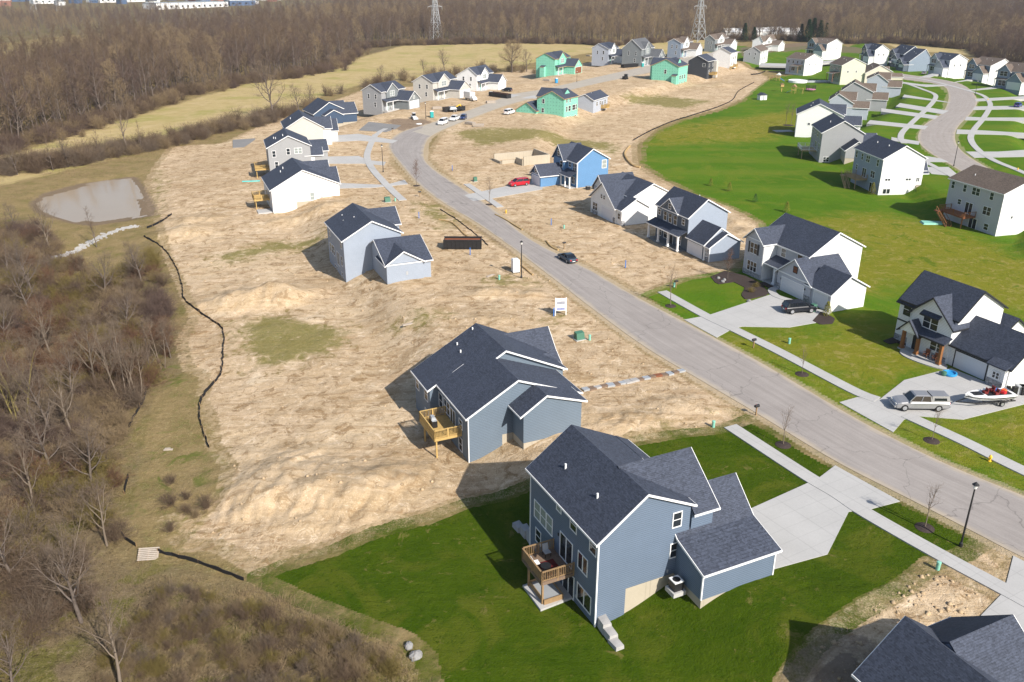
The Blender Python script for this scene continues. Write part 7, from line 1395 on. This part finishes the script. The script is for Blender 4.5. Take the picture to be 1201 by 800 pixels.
for a, b_, n, lab, gp in (((380,118), (440,100), 7, 'bare shrub behind the navy ranch', 'shrubs behind the navy ranch'), ((440,99), (560,86), 16, 'bare shrub along the field edge behind the upper left houses', 'field edge shrubs'), ((555,86), (640,84), 12, 'bare shrub around the round-crowned tree', 'shrubs by the round tree'), ((330,138), (372,124), 7, 'bare shrub right of the tall bare tree', 'shrubs by the tall tree')):
    for i in range(n): t = g.random(); p = at(a[0]+(b_[0]-a[0])*t+g.normal()*2, a[1]+(b_[1]-a[1])*t+g.normal()*1.5); tree(f'shrub{[0,3,4][int(g.random()*3)]}', lab, p, .9+.9*g.random(), None, gp, 'shrub', 'shrub')
# ------------------------------------------------------------------ the woods
front = [(-260,225),(-120,190),(0,160),(35,156),(87,143),(140,129),(175,117),(196,108),(245,100),(297,89),(335,86),(384,77),(405,66),(420,55),(470,51),(530,50),(600,49),(680,50),(720,52),(790,47),(840,44)]
right = [(840,46),(920,46),(1000,50),(1050,49),(1100,53),(1150,58),(1165,66),(1178,76),(1201,82),(1330,100),(1500,120)]
back = [G(1700, 0.5), G(1200, 0.5), G(600, 0.5), G(0, 0.5), G(-400, 0.5)]
FR = np.vstack([poly(front), poly(right)]); WOOD = np.vstack([FR, back])
CLEAR = [poly([(-300,112),(0,104),(60,94),(105,76),(140,56),(150,34),(70,38),(0,44),(-300,56)]), poly([(-300,14),(100,12.5),(180,14.5),(300,13.5),(330,8),(320,1),(-300,1)])]
pts = []
d = 60.0; y = 180.0
while y < 2200:
    sp = np.clip(4.6+(y-250)*.0085, 5.2, 20)
    xs = np.arange(-1.0*y-80, 1.0*y+80, sp)
    c = np.c_[xs+(g.random(len(xs))-.5)*sp*.9, y+(g.random(len(xs))-.5)*sp*.9]; pts.append(c); y += sp*.95
pts = np.vstack(pts); m = inside(pts[:, 0], pts[:, 1], WOOD)
for c in CLEAR: m &= ~inside(pts[:, 0], pts[:, 1], c)
m &= ~((pts[:, 1] > 1250) & (pts[:, 0] < -330) & (g.random(len(pts)) < .7))
# crowns hidden behind others in the depth of the near wood are thinned
fd = dline(pts[:, 0], pts[:, 1], FR); m &= (np.abs(pts[:, 0]) < .70*pts[:, 1]+60) & ((fd < 130) | (g.random(len(pts)) < .75))
pts = pts[m]; fd = fd[m]; dist = np.hypot(pts[:, 0], pts[:, 1])
order = np.argsort(dist+fd*1.0); pts = pts[order]; ZP = surf(pts[:, 0], pts[:, 1]); NI = 170
for i in range(NI):
    left = pts[i][0] < 0; tree(f'forest{i % 4 if g.random() < .8 else 3}', 'tall bare brown tree at the front edge of the leafless wood on the left' if left else 'bare brown tree at the front edge of the wood on the right', (pts[i][0], pts[i][1], ZP[i]), .75+.45*g.random(), None, 'trees at the edge of the left wood' if left else 'trees at the edge of the right wood')
rest = pts[NI:]; zr = ZP[NI:]
kinds = g.integers(0, 4, len(rest)); kn = fbm(rest[:, 0], rest[:, 1], 90, 2, 41); kinds = np.where(kn > .56, np.where(g.random(len(rest)) < .7, 3, kinds), kinds); kinds = np.where(kn < .42, np.where(g.random(len(rest)) < .6, 1, kinds), kinds)
size = np.where((rest[:, 0] < -230) & (rest[:, 1] > 620), .6, 1)*(.72+.5*g.random(len(rest)))*np.clip(1+(np.hypot(rest[:, 0], rest[:, 1])-700)/2600, 1, 1.35)
SRC = {}
for o in list(COL.objects):
    if o.type == 'MESH': SRC.setdefault(o.data.name, o)
def thicket(name, P, z, kinds, size, keys, tilt):
    """one mass of plants: a point mesh whose points carry the plants built above"""
    me_ = bpy.data.meshes.new(name); me_.vertices.add(len(P)); me_.vertices.foreach_set('co', np.c_[P, z].astype(np.float32).ravel()); me_.update()
    a = me_.attributes.new('kindno', 'INT', 'POINT'); a.data.foreach_set('value', np.asarray(kinds, np.int32)); a = me_.attributes.new('size', 'FLOAT', 'POINT'); a.data.foreach_set('value', np.asarray(size, np.float32))
    ob = bpy.data.objects.new(name, me_); COL.objects.link(ob); ob['kind'] = 'stuff'
    ng = bpy.data.node_groups.new(name, 'GeometryNodeTree'); ng.interface.new_socket('Geometry', in_out='INPUT', socket_type='NodeSocketGeometry'); ng.interface.new_socket('Geometry', in_out='OUTPUT', socket_type='NodeSocketGeometry')
    def gn(t, **k):
        n = ng.nodes.new(t)
        for q, v in k.items(): setattr(n, q, v)
        return n
    gi, go = gn('NodeGroupInput'), gn('NodeGroupOutput'); ink = gn('GeometryNodeInputNamedAttribute', data_type='INT'); ink.inputs[0].default_value = 'kindno'; ins = gn('GeometryNodeInputNamedAttribute', data_type='FLOAT'); ins.inputs[0].default_value = 'size'
    join = gn('GeometryNodeJoinGeometry')
    for i, key in enumerate(keys):
        j = gn('GeometryNodeJoinGeometry')
        for me2 in PROTO[key]:
            if me2 is None: continue
            oi = gn('GeometryNodeObjectInfo', transform_space='ORIGINAL'); oi.inputs[0].default_value = SRC[me2.name]; oi.inputs['As Instance'].default_value = False; ng.links.new(oi.outputs['Geometry'], j.inputs[0])
        cmp = gn('FunctionNodeCompare', data_type='INT', operation='EQUAL'); ng.links.new(ink.outputs['Attribute'], cmp.inputs[2]); cmp.inputs[3].default_value = i
        ip = gn('GeometryNodeInstanceOnPoints'); ng.links.new(gi.outputs[0], ip.inputs['Points']); ng.links.new(cmp.outputs[0], ip.inputs['Selection']); ng.links.new(j.outputs[0], ip.inputs['Instance'])
        rv = gn('FunctionNodeRandomValue', data_type='FLOAT_VECTOR'); rv.inputs[0].default_value = (0, 0, 0); rv.inputs[1].default_value = (tilt, tilt, 6.283); ng.links.new(rv.outputs[0], ip.inputs['Rotation']); ng.links.new(ins.outputs['Attribute'], ip.inputs['Scale']); ng.links.new(ip.outputs[0], join.inputs[0])
    ng.links.new(join.outputs[0], go.inputs[0]); md = ob.modifiers.new('plants', 'NODES'); md.node_group = ng
    return ob
thicket('far_wood', rest, zr, kinds, size, ['forest0', 'forest1', 'forest2', 'forest3'], .06)
q = sample(SHRUB_AREA[0], 1100, g); n_ = fbm(q[:, 0], q[:, 1], 18, 2, 31); k_ = np.clip((n_-.2)*10, 0, 5.99).astype(int); k_ = np.where(g.random(len(q)) < .6, k_, g.integers(0, 6, len(q)))
lq = sample(zp([(200,690),(300,705),(380,740),(470,780),(480,900),(60,900),(120,760)]), 420, g); q = np.vstack([q, lq]); k_ = np.r_[k_, g.choice([0, 2, 3, 4, 4, 2], len(lq))]
hq = ats([(x+g.normal()*6, y+g.normal()*2.4) for x, y in hedge for _ in range(4)])[:, :2]; q = np.vstack([q, hq]); k_ = np.r_[k_, g.choice([0, 3, 4], len(hq))]
wq = []; wp = resamp(FR, 420)
for i in range(420):
    for _ in range(3): wq.append(wp[i]+g.normal(size=2)*np.array([3.5, 3.0])+np.array([0, 4.]))
wq = np.array(wq); q = np.vstack([q, wq]); k_ = np.r_[k_, g.choice([3, 4, 5], len(wq))]
thicket('scrub_thicket', q, surf(q[:, 0], q[:, 1]), k_, np.r_[.35+.65*g.random(1100), .18+.32*g.random(len(lq))**1.4, .7+.7*g.random(len(hq)), .8+1.0*g.random(len(wq))], [f'shrub{i}' for i in range(6)], .15)
# low brush and dry stalks over the scrub floor, one mass
bs = []
for P, n in ((Z_SCRUB[0], 9000), (zp([(-60,215),(300,150),(330,140),(200,182),(150,200),(-60,262)]), 1500), (zp([(300,690),(480,770),(480,900),(100,900),(200,720)]), 1800)):
    q = sample(P, n, g); q = q[fbm(q[:, 0], q[:, 1], 6, 3, 51) > .42]; pd = sdist(q[:, 0], q[:, 1], POND, 4); q = q[pd < -1.5]; z = surf(q[:, 0], q[:, 1])
    for (x, y_), zz_ in zip(q, z):
        for _ in range(6):
            a = g.random()*6.283; e = .3+.9*g.random(); L = .25+.75*g.random()**2; x0, y0 = x+g.normal()*.35, y_+g.normal()*.35; bs.append((x0, y0, zz_-.05, x0+cos(a)*sin(e)*L, y0+sin(a)*sin(e)*L, zz_+cos(e)*L, .014, .006))
bo = bpy.data.objects.new('dry_brush', np_mesh('dry_brush', *tubes(bs, 3), M['twigtan'])); COL.objects.link(bo); bo['kind'] = 'stuff'
# clods and small stones on the bare lots, one mass
q = np.vstack([sample(Z_SAND[0], 9000, g), sample(Z_SAND[1], 900, g)]); q = q[(q[:, 1] < 190)]
ok = np.ones(len(q), bool)
for k_ in PAVE:
    for P in PAVE[k_]: ok &= sdist(q[:, 0], q[:, 1], P, 2) < -.4
q = q[ok & (fbm(q[:, 0], q[:, 1], 7, 3, 71) > .47)]; z = surf(q[:, 0], q[:, 1]); s_ = (.05+.17*g.random(len(q))**3)[:, None, None]
ov = np.array([[-1, -.8, -.3], [.9, -1, -.3], [1, .8, -.3], [-.8, 1, -.3], [-.5, -.4, .8], [.5, -.6, .7], [.6, .5, .9], [-.6, .4, .6]])[None]*(1+.5*(g.random((len(q), 8, 3))-.5)); V = np.c_[q, z][:, None, :]+ov*s_
F = (np.arange(len(q))[:, None, None]*8+np.array([(4,5,6,7),(0,1,5,4),(1,2,6,5),(2,3,7,6),(3,0,4,7),(3,2,1,0)])[None]).reshape(-1, 4)
M['clod'] = mat('dry_clods', (.40,.30,.19), .95, 0, .05, lambda n, b, c: b_speckle(n, b, c, 1.0, .9))
o = bpy.data.objects.new('soil_clods', np_mesh('soil_clods', V.reshape(-1, 3), F, M['clod'])); COL.objects.link(o); o['kind'] = 'stuff'
# ------------------------------------------------------------------ evergreens
def conifer(key, h, r, seed, m, n=900):
    gg = np.random.default_rng(seed); V, F = [], []
    for i in range(n):
        t = gg.random()**.8; z = h*(.06+.94*t); rr_ = r*(1-t)**.85*(.55+.5*gg.random())+.03; a = gg.random()*6.283; s_ = (.10+.12*gg.random())*h/4
        c = np.array([cos(a)*rr_, sin(a)*rr_, z]); o_ = np.array([cos(a), sin(a), -.35+.5*gg.random()]); w = np.array([-sin(a), cos(a), 0]); b0 = len(V)
        V += [c-w*s_*.5, c+w*s_*.5, c+o_*s_*1.5+w*s_*.25, c+o_*s_*1.5-w*s_*.25]; F.append((b0, b0+1, b0+2, b0+3))
    PROTO[key] = (MB().tube([(0, 0, -.2), (0, 0, h*.95)], [h*.02, .01], 6).mesh('trunk', M['barkgrey']), np_mesh('crown', np.array(V), np.array(F), M[m]))
conifer('spruce', 11, 2.6, 1, 'needle', 2200); conifer('goldshrub', 2.4, .8, 2, 'needlegold', 700); conifer('darkshrub', 2.2, .75, 3, 'needle', 600)
for q, k, sc, lab in (((833,218), 'goldshrub', .8, 'golden evergreen shrub, left one of the line on the bright lawn'), ((855,224), 'goldshrub', .9, 'golden evergreen shrub, second in the line on the bright lawn'), ((885,237), 'darkshrub', .9, 'dark evergreen shrub, third in the line on the bright lawn'), ((922,249), 'goldshrub', 1.0, 'golden evergreen shrub behind the white-grey roof'), ((1022,228), 'goldshrub', 1.2, 'golden cone shrub at the corner of the tall white house'), ((969,370), 'goldshrub', .9, 'golden cone shrub in the mulch by the white-grey garage'), ((1072,224.5), 'darkshrub', .6, 'low shrub at the front corner of the tall white house')): tree(k, lab, at(*q), sc, None, 'garden evergreens', 'evergreen_shrub', 'shrub')
for q, sc, lab in (((872,49), .95, 'far dark spruce, left of the pair by the white barns'), ((883,49), .75, 'far dark spruce, right of the pair by the white barns'), ((938,49), .9, 'leftmost of the far dark spruce group'), ((946,49.5), 1.15, 'far spruce left of the middle of the group'), ((952,49), 1.2, 'tallest far spruce in the middle of the group'), ((960,49.5), 1.1, 'far spruce right of the middle of the group'), ((967,49), .95, 'rightmost of the far dark spruce group')): tree('spruce', lab, at(*q), sc*1.35, None, 'far spruces', 'spruce_tree')
for q, lab in (((921,146), 'thin bare sapling left in the small mulch ring on the bright lawn'), ((927,147), 'thin bare sapling right in the small mulch ring on the bright lawn')): tree('sapling', lab, at(*q), 1.5, None, 'lawn saplings', 'young_tree'); 
ring((924,147), 2.0)
# ------------------------------------------------------------------ pylons and the far town
def pylon(label, px, toppx, h=46, m='galv'):
    p = at(*px); t = thing('transmission_tower', label, 'pylon', tuple(p), .5, 'lattice pylons'); mb = MB(); lv = [(0, 4.6), (8, 3.6), (15, 2.8), (22, 2.0), (28, 1.5), (34, 1.2), (40, .9), (h, .25)]; w = .17
    for (z0, a0), (z1, a1) in zip(lv[:-1], lv[1:]):
        c0 = [(-a0, -a0, z0), (a0, -a0, z0), (a0, a0, z0), (-a0, a0, z0)]; c1 = [(-a1, -a1, z1), (a1, -a1, z1), (a1, a1, z1), (-a1, a1, z1)]
        for i in range(4):
            j = (i+1) % 4; mb.bar(c0[i], c1[i], w*1.5, w*1.5); mb.bar(c0[i], c1[j], w, w); mb.bar(c0[j], c1[i], w, w); mb.bar(c1[i], c1[j], w, w)
    mb.build('lattice', M[m], t)
    for z, L in ((26, 6), (33, 7), (40, 5.5)): a = MB(); a.bar((-L, 0, z+.3), (L, 0, z+.3), w, w); a.bar((-L, 0, z+.3), (0, 0, z+2), w, w); a.bar((L, 0, z+.3), (0, 0, z+2), w, w); a.bar((-L, .8, z+.3), (L, .8, z+.3), w, w); [a.cyl(s_*L, .3, z-1.8, z+.3, .12, 6) for s_ in (-1, 1)]; a.build('cross_arm', M[m], t)
pylon('steel lattice pylon rising before the wood, left of the middle', (511,50), 0); pylon('steel lattice pylon at the edge of the wood behind the grey-fronted houses', (818,49), 0); pylon('small far pylon above the wood at the upper left', (40,17), 0, 46); pylon('faint far pylon at the upper left, right of the other one', (70,13), 0, 40); 
def far_building(label, px0, px1, depth, h, m, roofm, name='warehouse'):
    a, b_ = G(*px0), G(*px1); L = np.hypot(*(b_-a)); yaw = atan2(b_[1]-a[1], b_[0]-a[0]); t = thing(name, label, 'building', (a[0], a[1], gh(*a)), yaw); MB().box(0, L, 0, depth, -1, h).build('wall', M[m], t); MB().box(-.4, L+.4, -.4, depth+.4, h+.003, h+.5).build('roof', M[roofm], t)
    n = int(L/9)
    for i in range(min(n, 14)): MB().box(L*(i+.5)/n-1.6, L*(i+.5)/n+1.6, -.05, -.01, h*.3, h*.62).build('window', M['glass'], t)
M['farwhite'] = mat('white_cladding', (.72,.72,.72), .6, 0, .3, lambda n, b, c: b_speckle(n, b, c, .15, .05)); M['farblue'] = mat('blue_cladding', (.07,.11,.20), .6, 0, .3, lambda n, b, c: b_speckle(n, b, c, .2, .05)); M['farbrick'] = mat('brick_cladding', (.25,.12,.09), .8, 0, .2, lambda n, b, c: b_speckle(n, b, c, .2, .05))
for a, b_, d, h, m, lab in (((184,13.5), (268,11), 40, 9, 'farwhite', 'long low white warehouse beyond the wood, upper left'), ((270,10.5), (300,10), 40, 8, 'farblue', 'small blue-fronted building right of the long white warehouse'), ((118,8), (180,6.5), 50, 9, 'farwhite', 'pale hall behind the long white warehouse'), ((120,6), (146,5.6), 40, 10, 'farblue', 'blue hall in the far upper left town'), ((40,9), (70,8.5), 30, 8, 'farwhite', 'small white hall at the far upper left'), ((0,7), (30,6.8), 40, 12, 'farblue', 'blue building at the upper left corner'), ((0,11), (14,10.8), 25, 9, 'farbrick', 'red brick building near the upper left corner'), ((232,7), (280,6), 40, 9, 'farbrick', 'brick hall behind the blue-fronted building'), ((306,5), (330,4.6), 40, 14, 'farwhite', 'white block on the skyline, right of the far town'), ((82,5.2), (110,5), 40, 9, 'farblue', 'dark blue hall on the far skyline')): far_building(lab, a, b_, d, h, m, 'farwhite' if m != 'farwhite' else 'galv')
g2 = np.random.default_rng(8); TOWN = []
for m_, rf_ in (('farwhite', 'roofgrey'), ('farblue', 'farwhite'), ('farbrick', 'roofbrown')):
    mb = [MB().box(-7, 7, -4.5, 4.5, -2, 5.5), MB().prism([(-5, 5.4), (5, 5.4), (0, 9)], -7.4, 7.4, 'a'), MB()]
    for x in (-4.5, -1.5, 1.5, 4.5): mb[2].box(x-.6, x+.6, -4.56, -4.51, 1.5, 3.2)
    TOWN.append((mb[0].mesh('wall', M[m_]), mb[1].mesh('roof', M[rf_]), mb[2].mesh('window', M['glass'])))
for i in range(46):
    x, y = -60+400*g2.random(), .6+9.5*g2.random(); q = G(x, y); k = [0, 0, 1, 2][g2.integers(0, 4)]
    if q[0] > -150 or q[1] < 800: continue
    t = thing('far_house', 'tiny '+['white', 'blue-walled', 'brick'][k]+' house among trees in the hazy far town, upper left', 'house', (q[0], q[1], gh(*q)), g2.random()*3, 'far town houses, '+['white', 'blue', 'brick'][k]); t.scale = (.9+.5*g2.random(),)*2+(.9+.4*g2.random(),)
    for nm_, me_ in zip(('wall', 'roof', 'window'), TOWN[k]): o = bpy.data.objects.new(nm_, me_); COL.objects.link(o); o.parent = t
for px, sz, lab in (((858,44), 16, 'white barn left of the far spruce pair'), ((893,43), 14, 'white barn just right of the far spruce pair'), ((907,42), 14, 'white barn in the middle of the far barns'), ((925,43.5), 18, 'low white barn next to the far spruce group')):
    p = at(*px); t = thing('barn', lab, 'barn', (p[0], p[1], p[2]), .2); MB().box(-sz/2, sz/2, -5, 5, -1, 4.5).build('wall', M['farwhite'], t); MB().prism([(-5.5, 4.4), (5.5, 4.4), (0, 7.5)], -sz/2-.3, sz/2+.3, 'a').build('roof', M['farwhite'], t); MB().box(-1.6, 1.6, -5.06, -5.01, -.5, 3.4).build('door', M['galv'], t)

# ------------------------------------------------------------------ haze
hz = MB().box(-4200, 4200, -300, 6400, -8, 70).build('haze', None)
hz.data.materials.clear(); hm = bpy.data.materials.new('pale_air'); hm.use_nodes = True; hm.node_tree.nodes.clear(); vo = hm.node_tree.nodes.new('ShaderNodeVolumePrincipled'); mo_ = hm.node_tree.nodes.new('ShaderNodeOutputMaterial'); vo.inputs['Color'].default_value = (.80,.86,.95,1); vo.inputs['Density'].default_value = .00009; vo.inputs['Anisotropy'].default_value = .2
hm.node_tree.links.new(vo.outputs[0], mo_.inputs['Volume']); hz.data.materials.append(hm); hz['kind'] = 'stuff'
